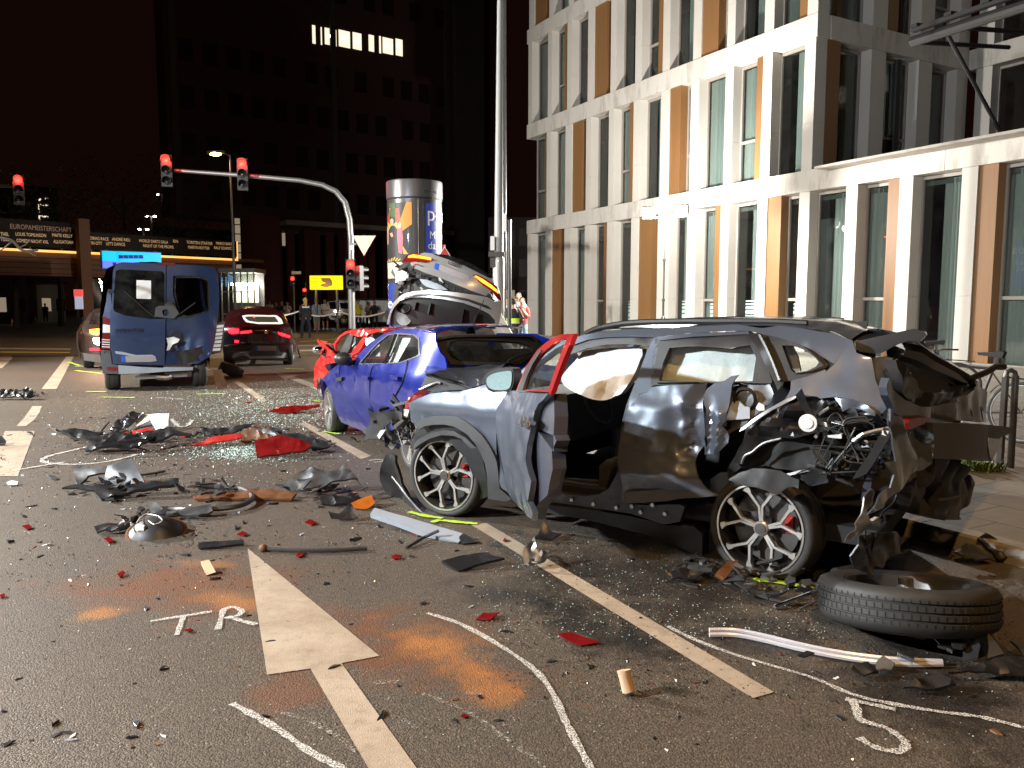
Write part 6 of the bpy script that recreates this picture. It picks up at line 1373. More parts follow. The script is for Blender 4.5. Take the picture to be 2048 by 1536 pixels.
# LED board
lb = at(652, 565, 46); led = thing('led_board', 'yellow matrix board with a dark patch beside the mast', 'sign', (lb.x, lb.y, 0))
emit('led_yellow', (1.0,.62,.0), 1.7); simple('led_grey', (.20,.15,.13), .7)
a, b = at(620.5, 579, 46), at(685, 551.5, 46)
MB().box((a+b)/2, (b.x-a.x, .12, b.z-a.z)).build('screen', 'led_yellow', led); MB().box((a+b)/2+V((0,.12,0)), (b.x-a.x+.1, .1, b.z-a.z+.1)).build('housing', 'matt_black', led)
MB().prism([at(x, y, 45.9) for x, y in ((642,556),(660,556),(664,562),(665,571),(652,575),(640,572),(644,568),(652,566),(644,563))], V((0,-.02,0))).build('dark_patch', 'led_grey', led)
for i in range(4): MB().prism([at(x, y, 45.88) for x, y in ((624,557+i*5),(636+i % 2*4,557+i*5),(636+i % 2*4,558+i*5),(624,558+i*5))], V((0,-.02,0))).build('text_bar', 'led_grey', led)
m = MB(); m.tube([V((lb.x+.6, lb.y+.1, 0)), V((lb.x+.6, lb.y+.1, lb.z))], .08, 8); m.tube([V((lb.x-.6, lb.y+.1, 0)), V((lb.x-.6, lb.y+.1, lb.z))], .08, 8); m.build('post', 'dark_metal', led)
point(led, lb+V((0,-.6,-.3)), 30, (1.0,.6,.05), .3)
# glazed lift pavilion
kp_ = at(487, 600, 44); kio = thing('lift_pavilion', 'glazed lift pavilion lit from within behind the dark red car', 'kiosk', (kp_.x, kp_.y, 0))
kw = 32*44/1600; kz = at(487, 546, 44).z
emit('kiosk_glow', (1.0,.93,.78), 1.3); glass('kiosk_glass', (.8,.85,.8), 1.2, .9)
MB().box((kp_.x, kp_.y, kz+.1), (kw*2+.2, 1.9, .22)).build('roof', 'galvanised', kio)
MB().box((kp_.x, kp_.y+.3, kz-.6), (kw*1.5, .6, .12)).build('ceiling_lamp', 'lamp_white', kio)
MB().box((kp_.x-.1, kp_.y+.7, kz-1.1), (kw*1.6, .05, 1.0)).build('glow_panel', 'kiosk_glow', kio)
for i in range(6): MB().box((kp_.x-kw+i*kw*.4, kp_.y-.85, kz/2), (.06,.06,kz)).build('mullion', 'galvanised', kio)
MB().box((kp_.x, kp_.y-.82, kz/2), (kw*2, .02, kz)).build('glass_wall', 'kiosk_glass', kio)
MB().box((kp_.x, kp_.y+.9, kz/2), (kw*2, .05, kz)).build('back_wall', 'galvanised', kio)
for z in (1.1, 2.3): MB().box((kp_.x, kp_.y-.84, z), (kw*2, .05, .06)).build('rail', 'galvanised', kio)
point(kio, (kp_.x, kp_.y+.2, kz-.9), 110, (1.0,.92,.75), .3)
# ---------------------------------------------------------------- advertising column
YA = 19.5; ac = at(825, 640, YA); R_ = 57*YA/1600; adc = thing('advertising_column', 'tall round advertising column with posters behind the silver car', 'advertising column', (ac.x, ac.y+R_, .11))
AX = V((ac.x, ac.y+R_, 0)); za = lambda y: at(825, y, YA).z
simple('column_grey', (.11,.105,.11), .35, metal=.4, var=.06)
glass('column_glass', (.9,.9,.9), .9, 1.0, .02, .03)
def cyl(name, r, z0, z1, mat, a0=0, a1=2*math.pi, n=48, e=0):
    m = MB(); m.lathe([(r, z0), (r, z1)], AX, (0,0,1), n, (1,0,0), a0, a1); return m.build(name, mat, adc, True)
cyl('drum', R_*.965, .1, za(395), 'column_grey'); m = MB(); m.lathe([(R_*.93,za(393)),(R_*1.0,za(392)),(R_*1.0,za(360)),(R_*.99,za(357)),(R_*.9,za(356)),(.01,za(354))], AX, (0,0,1), 48); m.build('cap', 'column_grey', adc, True, 30)
m = MB(); m.lathe([(R_*.985,za(396)),(R_*.985,za(392))], AX, (0,0,1), 48); m.build('cap_gap', 'matt_black', adc)
def pang(x): return -math.pi/2+math.asin(max(-1, min(1, (x-825)/56.0)))     # column angle seen at a pixel column
def poster(name, pts, mat, e=.004, par=None):
    P2 = []
    L = pts+pts[:1]
    for (x0,y0),(x1,y1) in zip(L[:-1], L[1:]):
        for k in range(5): P2.append((x0+(x1-x0)*k/5, y0+(y1-y0)*k/5))
    o2 = [(pang(x)*R_, za(y)) for x, y in P2]; vo, fs = fill2d(o2, (), .08)
    return mk(name, [AX+V((math.cos(a/R_)*(R_*.967+e), math.sin(a/R_)*(R_*.967+e), z)) for a, z in vo], fs, mat, par or adc, True)
for nm, c, r in (('poster_orange', (.75,.28,.04), .5), ('poster_green', (.06,.13,.05), .5), ('poster_red', (.45,.05,.03), .5), ('poster_black', (.03,.03,.03), .5), ('poster_cream', (.80,.72,.50), .5), ('poster_skin', (.60,.38,.25), .5), ('poster_blue', (.035,.06,.34), .4), ('poster_gold', (.70,.42,.08), .5), ('poster_pink', (.55,.12,.18), .5)):
    m_ = simple(nm, c, r, var=.1); b_ = m_.node_tree.nodes['Principled BSDF']; b_.inputs['Emission Color'].default_value = (*c, 1); b_.inputs['Emission Strength'].default_value = .45  # posters glow a little in their own colours to look lit
ps = poster('poster', [(770,404),(826,404),(826,560),(770,560)], 'poster_black', .004)
poster('poster_shape', [(772,430),(779,420),(779,470),(774,480)], 'poster_red', .007, ps); poster('poster_shape', [(777,404),(792,404),(792,434),(777,430)], 'poster_green', .007, ps)
poster('poster_shape', [(792,415),(800,415),(806,470),(792,470)], 'poster_red', .006, ps); poster('poster_shape', [(815,404),(826,404),(826,448),(806,462),(800,445)], 'poster_orange', .008, ps)
poster('poster_shape', [(772,440),(784,450),(794,442),(800,462),(776,462)], 'poster_gold', .0085, ps)
poster('poster_figure', [(776,456),(783,449),(790,450),(796,458),(798,478),(800,510),(774,510)], 'poster_black', .010, ps); poster('poster_figure', [(779,438),(784,434),(788,438),(787,448),(781,450)], 'poster_skin', .012, ps); poster('poster_figure', [(778,465),(784,463),(787,471),(783,473)], 'poster_skin', .012, ps)
poster('poster_figure', [(796,450),(801,445),(805,452),(808,475),(806,508),(798,505),(795,470)], 'poster_pink', .011, ps); poster('poster_figure', [(797,446),(801,443),(804,447),(803,455),(798,456)], 'poster_skin', .013, ps)
poster('poster_figure', [(769,455),(772,448),(775,455),(775,485),(770,488)], 'poster_skin', .011, ps)
poster('poster_shape', [(806,490),(818,508),(808,508)], 'poster_gold', .009, ps)
poster('poster_title', [(770,524),(806,524),(806,556),(770,556)], 'poster_cream', .009, ps)
for i in range(5): poster('poster_ray', [(774+i*5,522),(776+i*6,513+abs(i-2)*2),(779+i*6,513+abs(i-2)*2),(777+i*5,522)], 'poster_gold', .010, ps)
poster('poster', [(770,566),(800,566),(800,660),(770,660)], 'poster_blue', .005)
pb = poster('poster', [(853,405),(880.5,402),(880.5,560),(853,560)], 'poster_blue', .004)
def ctext(t, x, y, size, mat, par):
    a0 = pang(x); z0 = za(y); text('lettering', t, size, (0,0,0), (1,0,0), (0,0,1), mat, par, bend=lambda u, v: AX+V((math.cos(a0+u/R_)*(R_*.967+.014), math.sin(a0+u/R_)*(R_*.967+.014), z0+v)))
simple('poster_white', (.85,.85,.85), .5, var=.02)
ctext('post', 854.5, 440, .52, 'poster_white', pb); ctext('Mach', 859, 476, .26, 'poster_white', pb); ctext('das L', 856, 497, .26, 'poster_white', pb)
a0_ = pang(850); text('lettering', 'STRÖER', .105, (0,0,0), (1,0,0), (0,0,1), 'chrome', adc, bend=lambda u, v: AX+V((math.cos(a0_+u/R_)*(R_*1.004), math.sin(a0_+u/R_)*(R_*1.004), za(385)+v)))
pd_ = MB(); 
def cb(x, y, e): a = pang(x); return AX+V((math.cos(a)*(R_*.967+e), math.sin(a)*(R_*.967+e), za(y)))
pd_.tube([cb(x, y, .012) for x, y in spline([(773,607),(776,603),(781,606),(782,612),(777,616),(773,612),(776,604)], 4, False)], .018, 6); pd_.tube([cb(777,602,.012), cb(777,617,.012)], .014, 6); pd_.tube([cb(x, y, .012) for x, y in ((785,606),(784,612),(788,608))], .012, 6); pd_.build('poster_mark', 'poster_white', adc)
cyl('glass_sleeve', R_*.985, .3, za(397), 'column_glass', pang(768.9), pang(881.1), 40)
for x in (838.5,): m = MB(); m.tube([cb(x, 397, .02), cb(x, 640, .02)], .008, 6); m.build('sleeve_joint', 'dark_metal', adc)
# ---------------------------------------------------------------- tall pale pole and its companions
YP = 17.5; pb_ = at(997, 560, YP)
pole = thing('lamp_pole', 'tall pale metal pole rising out of sight behind the silver car', 'pole', (pb_.x, pb_.y, .11))
m = MB(); t_ = at(1001, -60, YP); m.tube([V((pb_.x, pb_.y, .1)), V((pb_.x, pb_.y, 2.6)), V((pb_.x, pb_.y, 2.65)), V((t_.x, t_.y, t_.z))], [.125,.125,.10,.062], 14); m.build('shaft', 'pole_pale', pole, True, 40)
MB().box(at(985,487,YP-.05), (.09,.16,.30)).build('camera_box', 'white_plastic', pole); MB().box(at(984,495,YP+.05), (.12,.14,.2)).build('camera_back', 'matt_black', pole)
m = MB(); m.box(at(993,509,YP), (.34,.30,.10)); m.box(at(987,525,YP-.05), (.14,.12,.2)); m.build('clamp', 'dark_metal', pole)
MB().box(at(996,522,YP-.13), (.045,.02,.05)).build('sticker', 'white_paper', pole)
p2 = at(1011, 560, YP+1.5); pole2 = thing('slim_post', 'slim dark post with a narrow sign standing right behind the pale pole', 'pole', (p2.x, p2.y, .11))
m = MB(); m.tube([V((p2.x, p2.y, .1)), V((p2.x, p2.y, at(1010,-60,YP+1.5).z))], .022, 8); m.tube([V((p2.x+.09, p2.y, .1)), V((p2.x+.09, p2.y, at(1010,440,YP+1.5).z))], .05, 8); m.build('post', 'dark_metal', pole2)
MB().box(at(1009,445,YP+1.45), (.09,.03,.42)).build('narrow_sign', 'white_plastic', pole2)
wsn = at(888, 505, 17.0); ws_ = thing('warning_sign', 'small red triangular warning sign poking up behind the silver car', 'sign', (wsn.x, wsn.y, .11))
tr = [at(877,512,17.0), at(901,512,17.0), at(889,492,17.0)]; c = sum(tr, V())/3
MB().prism(tr, V((0,.02,0))).build('border', 'white_plastic', ws_); MB().prism([c+(p-c)*.78+V((0,-.008,0)) for p in tr], V((0,.005,0))).build('face', 'red_plastic', ws_)
MB().box(at(887,491.5,17.02), (.07,.03,.05)).build('top_lamp', 'red_plastic', ws_)
m = MB(); m.tube([V((c.x, c.y+.05, .1)), V((c.x, c.y+.05, c.z))], .03, 8); m.build('post', 'galvanised', ws_)
# red information pillar under the bridge, traffic cones
ip = at(158, 600, 40); inf = thing('info_pillar', 'narrow red information pillar standing before the bridge pier', 'sign', (ip.x, ip.y, 0))
emit('info_red', (1.0,.12,.10), .8); emit('info_white', (.7,.75,.9), .5)
MB().box(at(157,586,39.9), (.40,.14,.35)).build('head', 'info_red', inf); MB().box(at(158,604,40), (.36,.12,.7)).build('panel', 'info_white', inf); MB().box((ip.x, ip.y, .5), (.3,.1,1.0)).build('post', 'dark_metal', inf)
simple('cone_orange', (.75,.16,.03), .5)
for x, y in ((16,645),(71,645),(25,652)):
    b = G(x, y); r = thing('traffic_cone', 'orange and white traffic cone standing on the closed road', 'traffic cone', tuple(b), 'cones on the closed road')
    m = MB(); m.lathe([(.16,.03),(.14,.1),(.10,.28)], b, (0,0,1), 14); m.lathe([(.065,.45),(.03,.62)], b, (0,0,1), 14); m.box(b+V((0,0,.015)), (.45,.45,.03)); m.build('cone', 'cone_orange', r, True, 40)
    m = MB(); m.lathe([(.10,.28),(.065,.45)], b, (0,0,1), 14); m.build('white_band', 'white_plastic', r, True)
# white panel van far behind
WO = at(690, 648, 56); WO.z = 0
WV = thing('van', 'white panel van parked far behind the onlookers', 'van', tuple(WO))
WF_ = Surf(at(656, 640, 56), V((1,.10,0)), (0,0,1)); WF_.O.z = 0
if WF_.N.y > 0: WF_.N = -WF_.N
wvp = lambda nm, L, mat, **k: panel(nm, Zr(L), WF_, mat, WV, **{**dict(step=.25, thick=.05), **k})
wvp('body_side', [(740,345),(870,330),(920,318),(1100,315),(1300,318),(1420,340),(1430,600),(1420,660),(1060,650),(1040,580),(1010,560),(970,590),(960,640),(800,625),(770,590),(740,480)], 'white_paint')
wvp('windscreen', [(765,352),(870,338),(892,400),(880,455),(790,460)], 'car_glass_dark', e=.05); wvp('side_window', [(940,360),(1110,358),(1120,455),(960,450)], 'car_glass_dark', e=.05)
wvp('headlamp', [(870,490),(910,485),(915,510),(880,515)], 'lamp_white', e=.06); wvp('grille', [(800,560),(860,570),(930,570),(925,600),(820,590)], 'matt_black', e=.06)
for x in (1010, 1380): wheel(WV, WF_.px(Zr([(x,630)])[0], .06), WF_.N, .36, .22, .2, 5, 'plain', cal=False)
sc_ = [(0,.4),(0,1.9),(.9,2.05),(1.8,1.9),(1.8,.4)]
loft('body_shell', [[WF_.O+WF_.S*(s+.5)-WF_.N*(d+.06)+V((0,0,z)) for d, z in sc_] for s in (0,1.5,4.0)], 'white_paint', WV)
# trees beyond the bridge: dim crowns
def leaf_mat():
    m, t, b = nt('foliage'); n = noise_n(t, 1.5, 4, .6, pos(t)); lk(t, mix(t, n.outputs[0], (.028,.05,.015), (.08,.10,.03)), b.inputs['Base Color']); b.inputs['Roughness'].default_value = .7
leaf_mat(); simple('bark', (.06,.045,.03), .9, bmp=.01)
def tree(x, ybase, Y, H, Rc, lab, n=900, seed=1):
    rt_ = random.Random(seed); b = at(x, ybase, Y); b.z = 0; r = thing('tree', lab, 'tree', tuple(b)); m = MB()
    m.tube([b, b+V((.1,0,H*.3)), b+V((.2,.1,H*.6)), b+V((.1,.1,H*.85))], [.22,.17,.10,.03], 8)
    tips = []
    for k in range(9):
        a = k*2.4; z0 = H*(.32+.05*k); e = b+V((math.cos(a)*Rc*.6, math.sin(a)*Rc*.6, z0+H*.18)); m.tube([b+V((.12,.05,z0)), (b+V((.12,.05,z0))).lerp(e, .5)+V((0,0,.2)), e], [.07,.05,.02], 6); tips.append(e)
    m.build('trunk', 'bark', r, True)
    vs = []; fs = []
    for i in range(n):
        c = rt_.choice(tips)+V((rt_.gauss(0,Rc*.28), rt_.gauss(0,Rc*.28), rt_.gauss(.2,H*.10))); d = V((rt_.uniform(-1,1), rt_.uniform(-1,1), rt_.uniform(-1,1))).normalized(); u = d.cross(V((0,0,1.01))).normalized(); s = rt_.uniform(.10,.22)
        k = len(vs); vs += [c, c+d*s+u*s*.4, c+d*s*2, c+d*s-u*s*.4]; fs.append((k,k+1,k+2,k+3))
    mk('crown', vs, fs, 'foliage', r)
tree(30, 600, 55, 10, 3.4, 'dark leafy tree over the left end of the footbridge', 1500, 3)
tree(250, 600, 62, 12, 3.6, 'tall dim tree behind the middle of the footbridge', 1500, 5)
tree(390, 600, 66, 11, 3.2, 'dark tree standing beside the tower behind the bridge', 1300, 8)
tree(120, 600, 60, 11, 3.0, 'dim tree rising behind the bridge pier', 1300, 9)
# bare twig reaching in at the left over the road
tw_ = thing('branch', 'bare twig hanging in at the left before the footbridge', 'branch', tuple(at(-40, 470, 12)))
m = MB(); m.tube([at(x, y, 12) for x, y in spline([(-60,462),(0,475),(25,482),(38,496),(52,502),(75,500)], 4, False)], [.03]*10+[.02]*10+[.012]*1 if False else .02, 6)
for L in ([(25,482),(10,495),(-5,505)], [(38,496),(50,490),(60,482)], [(48,501),(60,506),(72,512)]): m.tube([at(x, y, 12) for x, y in L], .010, 5)
m.build('twig', 'bark', tw_, True)
# ---------------------------------------------------------------- people (each body one skinned surface)
for nm, c in (('skin', (.45,.26,.18)), ('hair_dark', (.03,.02,.015)), ('hair_blond', (.45,.33,.14)), ('cloth_white', (.72,.72,.72)), ('cloth_lightblue', (.22,.38,.62)), ('cloth_navy', (.012,.014,.03)), ('cloth_black', (.012,.012,.013)), ('cloth_denim', (.12,.18,.26)), ('cloth_yellow', (.60,.50,.02)), ('cloth_red', (.35,.03,.03))): simple(nm, c, .8, var=.15, scale=9)
m_, t_, b_ = nt('hivis'); b_.inputs['Base Color'].default_value = (.55,.85,.03,1); b_.inputs['Emission Color'].default_value = (.55,.85,.03,1); b_.inputs['Emission Strength'].default_value = .0; b_.inputs['Roughness'].default_value = .6
def tubes_body(m, J, r):
    """limb chains: list of (points, radii)"""
    for pts, rad in zip(J, r): m.tube(spline([tuple(p) for p in pts], 3, False), [x for x in sum([[a+(b-a)*k/3 for k in range(3)] for a, b in zip(rad[:-1], rad[1:])], [])]+[rad[-1]], 10)
def person(foot, H, face, label, top, legs, hair, pose='stand', shorts=False, group='onlookers behind the cordon', long_hair=False, cap=None, vest=None, shoes='cloth_white', sleeves=False):
    foot = V(foot); r = thing('person', label, 'person', tuple(foot), group); k = H/1.75; f = V(face).normalized(); s = V((-f.y, f.x, 0)) ; up = V((0,0,1))
    L = lambda x, y, z: foot+s*(x*k)+f*(y*k)+up*(z*k)
    wide = .17 if pose == 'cop' else .11
    # body: one continuous skin grown from a skeleton
    vs = []; es = []; rad = []
    def chain(pts, rr, start=None):
        prev = start
        for p, q in zip(pts, rr):
            vs.append(tuple(p-foot)); rad.append(q*k); 
            if prev is not None: es.append((prev, len(vs)-1))
            prev = len(vs)-1
        return prev
    pel = chain([L(0,0,.95)], [.135]); ch = chain([L(0,.01,1.12), L(0,.0,1.28), L(0,-.01,1.42)], [.125,.145,.115], pel)
    nk = chain([L(0,.0,1.50), L(0,.02,1.57), L(0,.03,1.65)], [.055,.075,.085], ch)
    for sg in (-1, 1):
        chain([L(sg*.09,0,.86), L(sg*(.09+wide)/1.6,.02,.50), L(sg*wide,-.01,.10), L(sg*wide*1.05,.10,.035)], [.085,.058,.042,.038], pel)
        if pose == 'folded': pts = [L(sg*.17,0,1.40), L(sg*.24,.03,1.16), L(sg*.06,.20,1.10), L(-sg*.05,.21,1.12)]
        elif pose == 'hips': pts = [L(sg*.17,0,1.40), L(sg*.30,-.06,1.16), L(sg*.17,.02,1.0), L(sg*.13,.05,.99)]
        elif pose == 'phone' and sg > 0: pts = [L(sg*.17,0,1.40), L(sg*.22,.05,1.15), L(sg*.12,.22,1.32), L(sg*.08,.24,1.42)]
        else: pts = [L(sg*.17,0,1.40), L(sg*.22,.0,1.13), L(sg*.22,.08,.90), L(sg*.21,.11,.80)]
        chain(pts, [.060,.045,.035,.030], ch)
    me = bpy.data.meshes.new('body'); me.from_pydata(vs, es, []); o = bpy.data.objects.new('body', me); COL.objects.link(o); o.parent = r
    md = o.modifiers.new('skin', 'SKIN'); sk = me.skin_vertices[0].data
    for i, q in enumerate(rad): sk[i].radius = (q, q)
    sk[0].use_root = True
    o.modifiers.new('sub', 'SUBSURF').levels = 1; o.modifiers['sub'].render_levels = 1
    me.materials.append(MATS['skin'])
    # clothing, hair, face
    m = MB(); tubes_body(m, [[L(0,0,.90), L(0,.01,1.1), L(0,0,1.3), L(0,-.01,1.47)]], [[.155*k,.15*k,.17*k,.10*k]])
    for v in m.v:
        d = v-foot; a = d.dot(s); v += s*(a*.28)-f*(d.dot(f)*.12)
    for sg in (-1, 1):
        if pose == 'folded' : e = L(sg*.24,.03,1.16)
        elif pose == 'hips': e = L(sg*.30,-.06,1.16)
        else: e = L(sg*.22,.02,1.14)
        m.tube([L(sg*.13,0,1.44), L(sg*.19,0,1.36), e], [.075*k,.075*k,.066*k], 10)
        if sleeves:
            e2 = L(sg*.06,.20,1.10) if pose == 'folded' else L(sg*.17,.02,1.0) if pose == 'hips' else L(sg*.22,.08,.9)
            m.tube([e, e2], [.062*k,.050*k], 10)
    m.build('shirt', top, r, True)
    m = MB()
    for sg in (-1, 1):
        pts = [L(sg*.07,0,.98), L(sg*.095,0,.80), L(sg*(.09+wide)/1.6,.02,.50)]
        if shorts: m.tube(pts, [.11*k,.105*k,.085*k], 10)
        else: m.tube(pts+[L(sg*wide,-.01,.08)], [.11*k,.10*k,.075*k,.06*k], 10)
    m.build('trousers', legs, r, True)
    m = MB()
    for sg in (-1, 1): m.sphere(L(sg*wide*1.02,.06,.04), .06*k, 8, 6, (1,1.7 if abs(f.y) > .6 else 1,.7))
    m.build('shoes', shoes, r, True)
    m = MB(); m.sphere(L(0,.0,1.68), .098*k, 12, 8, (1,1,1.05))
    if long_hair: m.tube([L(0,-.06,1.70), L(0,-.11,1.52), L(0,-.11,1.34)], [.085*k,.07*k,.03*k], 8)
    m.build('hair', hair, r, True)
    m = MB(); m.sphere(L(0,.035,1.655), .088*k, 12, 8, (.92,.92,1.15)); m.sphere(L(0,.13,1.645), .016*k, 6, 4); m.sphere(L(.095,.03,1.65), .022*k, 6, 4); m.sphere(L(-.095,.03,1.65), .022*k, 6, 4); m.build('face', 'skin', r, True)
    if cap: m = MB(); m.sphere(L(0,.01,1.73), .105*k, 12, 8, (1,1,.6)); m.box(L(0,.13,1.72), (.14*k,.10*k,.015*k), s, f, up); m.build('cap', cap, r, True)
    if vest == 'back': 
        MB().box(L(0,-.155,1.36), (.30*k,.012*k,.06*k), s, f, up).build('back_panel', 'cloth_white', r)
    if vest == 'band': 
        m = MB(); m.lathe([(.178*k, 1.02*k), (.182*k, 1.18*k)], foot, up, 20); 
        for v in m.v: d = v-foot; v += s*(d.dot(s)*.22)
        m.build('hi_vis_band', 'hivis', r, True)
        m = MB(); m.lathe([(.186*k, 1.05*k), (.186*k, 1.075*k)], foot, up, 20); 
        for v in m.v: d = v-foot; v += s*(d.dot(s)*.22)
        m.build('reflective_stripe', 'cloth_white', r, True)
    return r
def ft(x, y, z=.10): p = G(x, y, z); return p
TC = (.15,-1,0)
person(ft(612,676), 1.80, (-.4,.9,0), 'police officer with long blond hair and white-lettered back standing in the road', 'cloth_navy', 'cloth_navy', 'hair_blond', 'cop', long_hair=True, vest='back', group='police officers', shoes='cloth_black', sleeves=True)
person(ft(634,660), 1.80, TC, 'person in a light blue tee shirt and grey shorts watching behind the tape', 'cloth_lightblue', 'cloth_denim', 'hair_blond', 'stand', True)
person(ft(651,659), 1.83, TC, 'person in a white tee shirt, black shorts and white shoes behind the tape', 'cloth_white', 'cloth_black', 'hair_dark', 'folded', True)
person(ft(541,655), 1.80, TC, 'person in a white tee shirt beside the glazed pavilion', 'cloth_white', 'cloth_navy', 'hair_dark', 'stand')
person(ft(565,656), 1.72, TC, 'person in black clothes among the onlookers', 'cloth_black', 'cloth_black', 'hair_dark', 'folded', sleeves=True)
person(ft(576,656), 1.70, TC, 'person in an open black jacket over a white shirt', 'cloth_white', 'cloth_black', 'hair_dark', 'phone')
person(ft(554,656), 1.66, TC, 'shorter person in dark clothes next to the white tee shirt', 'cloth_navy', 'cloth_black', 'hair_dark', 'stand', sleeves=True)
person(ft(717,659), 1.80, TC, 'person in a yellow top standing behind the signal mast', 'cloth_yellow', 'cloth_navy', 'hair_dark', 'phone')
person(ft(738,656), 1.66, TC, 'person in a pale top beside the yellow one', 'cloth_white', 'cloth_black', 'hair_dark', 'folded')
person(ft(750,657), 1.74, TC, 'person with long blond hair in black by the advertising column', 'cloth_black', 'cloth_black', 'hair_blond', 'hips', long_hair=True)
po = at(1026, 600, 23.0); 
person((po.x, po.y, .11), po.z-.11+.02, (.1,.99,0), 'police officer in black with a bright yellow-green belt vest by the pole', 'cloth_black', 'cloth_black', 'hair_dark', 'hips', vest='band', cap='cloth_black', group='police officers', shoes='cloth_black', sleeves=True)
for x, y, Y, lab, tp in ((1037,590,27,'person in a pale blue shirt looking on behind the officer','cloth_lightblue'), (1044,600,26,'person in a brown top leaning at the corner of the white building','cloth_red'), (1013,600,30,'person in a white shirt half hidden by the pole','cloth_white')):
    q = at(x, y, Y); person((q.x, q.y, .11), q.z-.05, (-.3,-1,0), lab, tp, 'cloth_denim', 'hair_dark', 'phone')
person(ft(36,648,0), 1.75, (.3,-1,0), 'dark figure standing on the closed road at the far left', 'cloth_black', 'cloth_black', 'hair_dark', 'phone', group='figures on the closed road')
person(ft(92,646,0), 1.70, (.3,-1,0), 'dark figure beside the cones under the footbridge', 'cloth_black', 'cloth_black', 'hair_dark', 'stand', group='figures on the closed road')
# cordon tape in front of the onlookers
simple('tape_white', (.75,.72,.72), .5, var=.05)
tp_ = thing('cordon_tape', 'white and red cordon tape strung in front of the onlookers', 'tape', tuple(G(640,662)))
a, b = at(520, 622, 46), at(770, 624, 41); vs = []; fs = []
for i in range(25):
    t = i/24; p = a.lerp(b, t)-V((0,0,.25*math.sin(math.pi*((t*3) % 1)))); vs += [p+V((0,0,.04)), p-V((0,0,.04))]
    if i: fs.append((2*i-2,2*i-1,2*i+1,2*i))
mk('tape', vs, fs, 'tape_white', tp_)
# ---------------------------------------------------------------- wreckage on the road
simple('scrap_brown', (.14,.055,.020), .5, var=.5, scale=12)
simple('beige_foam', (.62,.42,.26), .8, var=.15)
simple('scrap_grey', (.10,.10,.102), .45, metal=.5, var=.4, scale=8)
simple('teal_glass', (.50,.66,.60), .15, coat=.5, var=.3, scale=30)
MARKS = [((600,1230),'lying around the white road arrow'), ((420,1240),'lying by the chalk letters'), ((330,870),'lying around the black bumper wreck'), ((580,880),'lying around the red lamp wreck'), ((250,960),'lying around the upright steel plate'), ((430,1010),'lying by the pale trim hoop'),
         ((300,1060),'lying beside the torn-out loudspeaker'), ((640,980),'lying by the grey crumpled shell'), ((850,1050),'lying by the pale grey sill strip'), ((1100,1120),'lying by the bent metal bracket'), ((1450,1150),'lying before the SUV rear wheel'), ((1800,1300),'lying around the flat loose tyre'),
         ((1250,1330),'lying along the dashed lane line'), ((1750,1450),'lying around the chalk digit'), ((320,795),'lying behind the blue van'), ((40,900),'lying on the broad white block marking'), ((80,1250),'lying on the asphalt left of the chalk letters'), ((520,800),'lying in the green glass crumbs'), ((1000,1350),'lying along the curved chalk line'), ((300,1440),'lying on the bare asphalt left of the arrow shaft')]
def near(x, y): return min(MARKS, key=lambda m: (m[0][0]-x)**2+((m[0][1]-y)*1.6)**2)[1]
DN = 0
simple('bright_trim', (.72,.70,.74), .25, metal=.35, var=.1)
def debris(name, label, cat, px, mat, tilt=32, thick=.015, amp=.03, f=5.0, group=None, par=None, lift=0.0, step=.03, rnd=0):
    """a torn piece: its outline on a plane leaning back from the line where it touches the road"""
    global DN; DN += 1
    yb = max(p[1] for p in px); xc = sum(p[0] for p in px)/len(px); b = G(xc, yb); b.z += lift
    t = math.radians(tilt); sf = Surf(b, (1,0,0), (0, math.cos(t), math.sin(t)))
    sf.N = V((0, -math.sin(t), math.cos(t)))
    r = par or thing(name, label, cat, tuple(b), group)
    d0 = ridged(amp, f, DN*1.37)
    ob = panel(name if par else 'sheet', px, sf, mat, r, step=step, thick=thick, rnd=rnd, disp=lambda s, z: d0(s, z)+amp*.6+.004, auto=28)
    low = min(v.co.z for v in ob.data.vertices)+origin(r).z
    if low < .003:
        for v in ob.data.vertices:
            if v.co.z+origin(r).z < .003: v.co.z = .003-origin(r).z+.002*random.random()
    r['_s'] = 0
    return r
def rods(name, par, L, r, mat, z=None, zm=None):
    m = MB(); pts = [G(x, y, z if z is not None else .02) for x, y in L]
    m.tube(spline([tuple(p) for p in pts], 4, False), r, 7); return m.build(name, mat, par, True)
W = 'piece of wreckage'
d = debris('bumper_wreck', 'large black bumper and grille wreck lying across the lane', W, z7([(245,293),(300,318),(420,328),(560,340),(700,345),(840,318),(930,338),(1000,348),(900,352),(820,372),(700,400),(560,415),(480,430),(440,425),(480,395),(380,360),(310,335)]), 'crushed_black', 22, .03, .05, 6)
debris('crumpled_lining', '', '', z7([(575,322),(600,270),(645,255),(690,218),(745,232),(700,270),(655,305),(600,330)]), 'crushed_black', 55, .02, .05, 9, par=d)
debris('pale_panel', '', '', z7([(700,252),(745,232),(872,228),(866,290),(810,325),(775,262),(705,295)]), 'white_plastic', 60, .01, .03, 6, par=d)
for L in ([(500,335),(555,268)], [(640,340),(700,300),(800,280)], [(540,330),(660,310),(720,330)]): rods('strut', d, z7(L), .012, 'dark_metal', .10)
for L in ([(520,380),(700,365),(860,330)], [(600,330),(680,345),(800,320)]): rods('strut', d, z7(L), .018, 'crushed_black', .14)
debris('lining', '', '', z7([(620,335),(760,310),(880,345),(800,372),(650,372)]), 'red_plastic', 25, .01, .03, 8, par=d)
d = debris('lamp_wreck', 'broken red tail lamp cluster among crushed green glass', W, z7([(1308,382),(1330,365),(1430,348),(1560,372),(1600,400),(1560,428),(1440,440),(1320,457)]), 'red_lens', 38, .03, .035, 6)
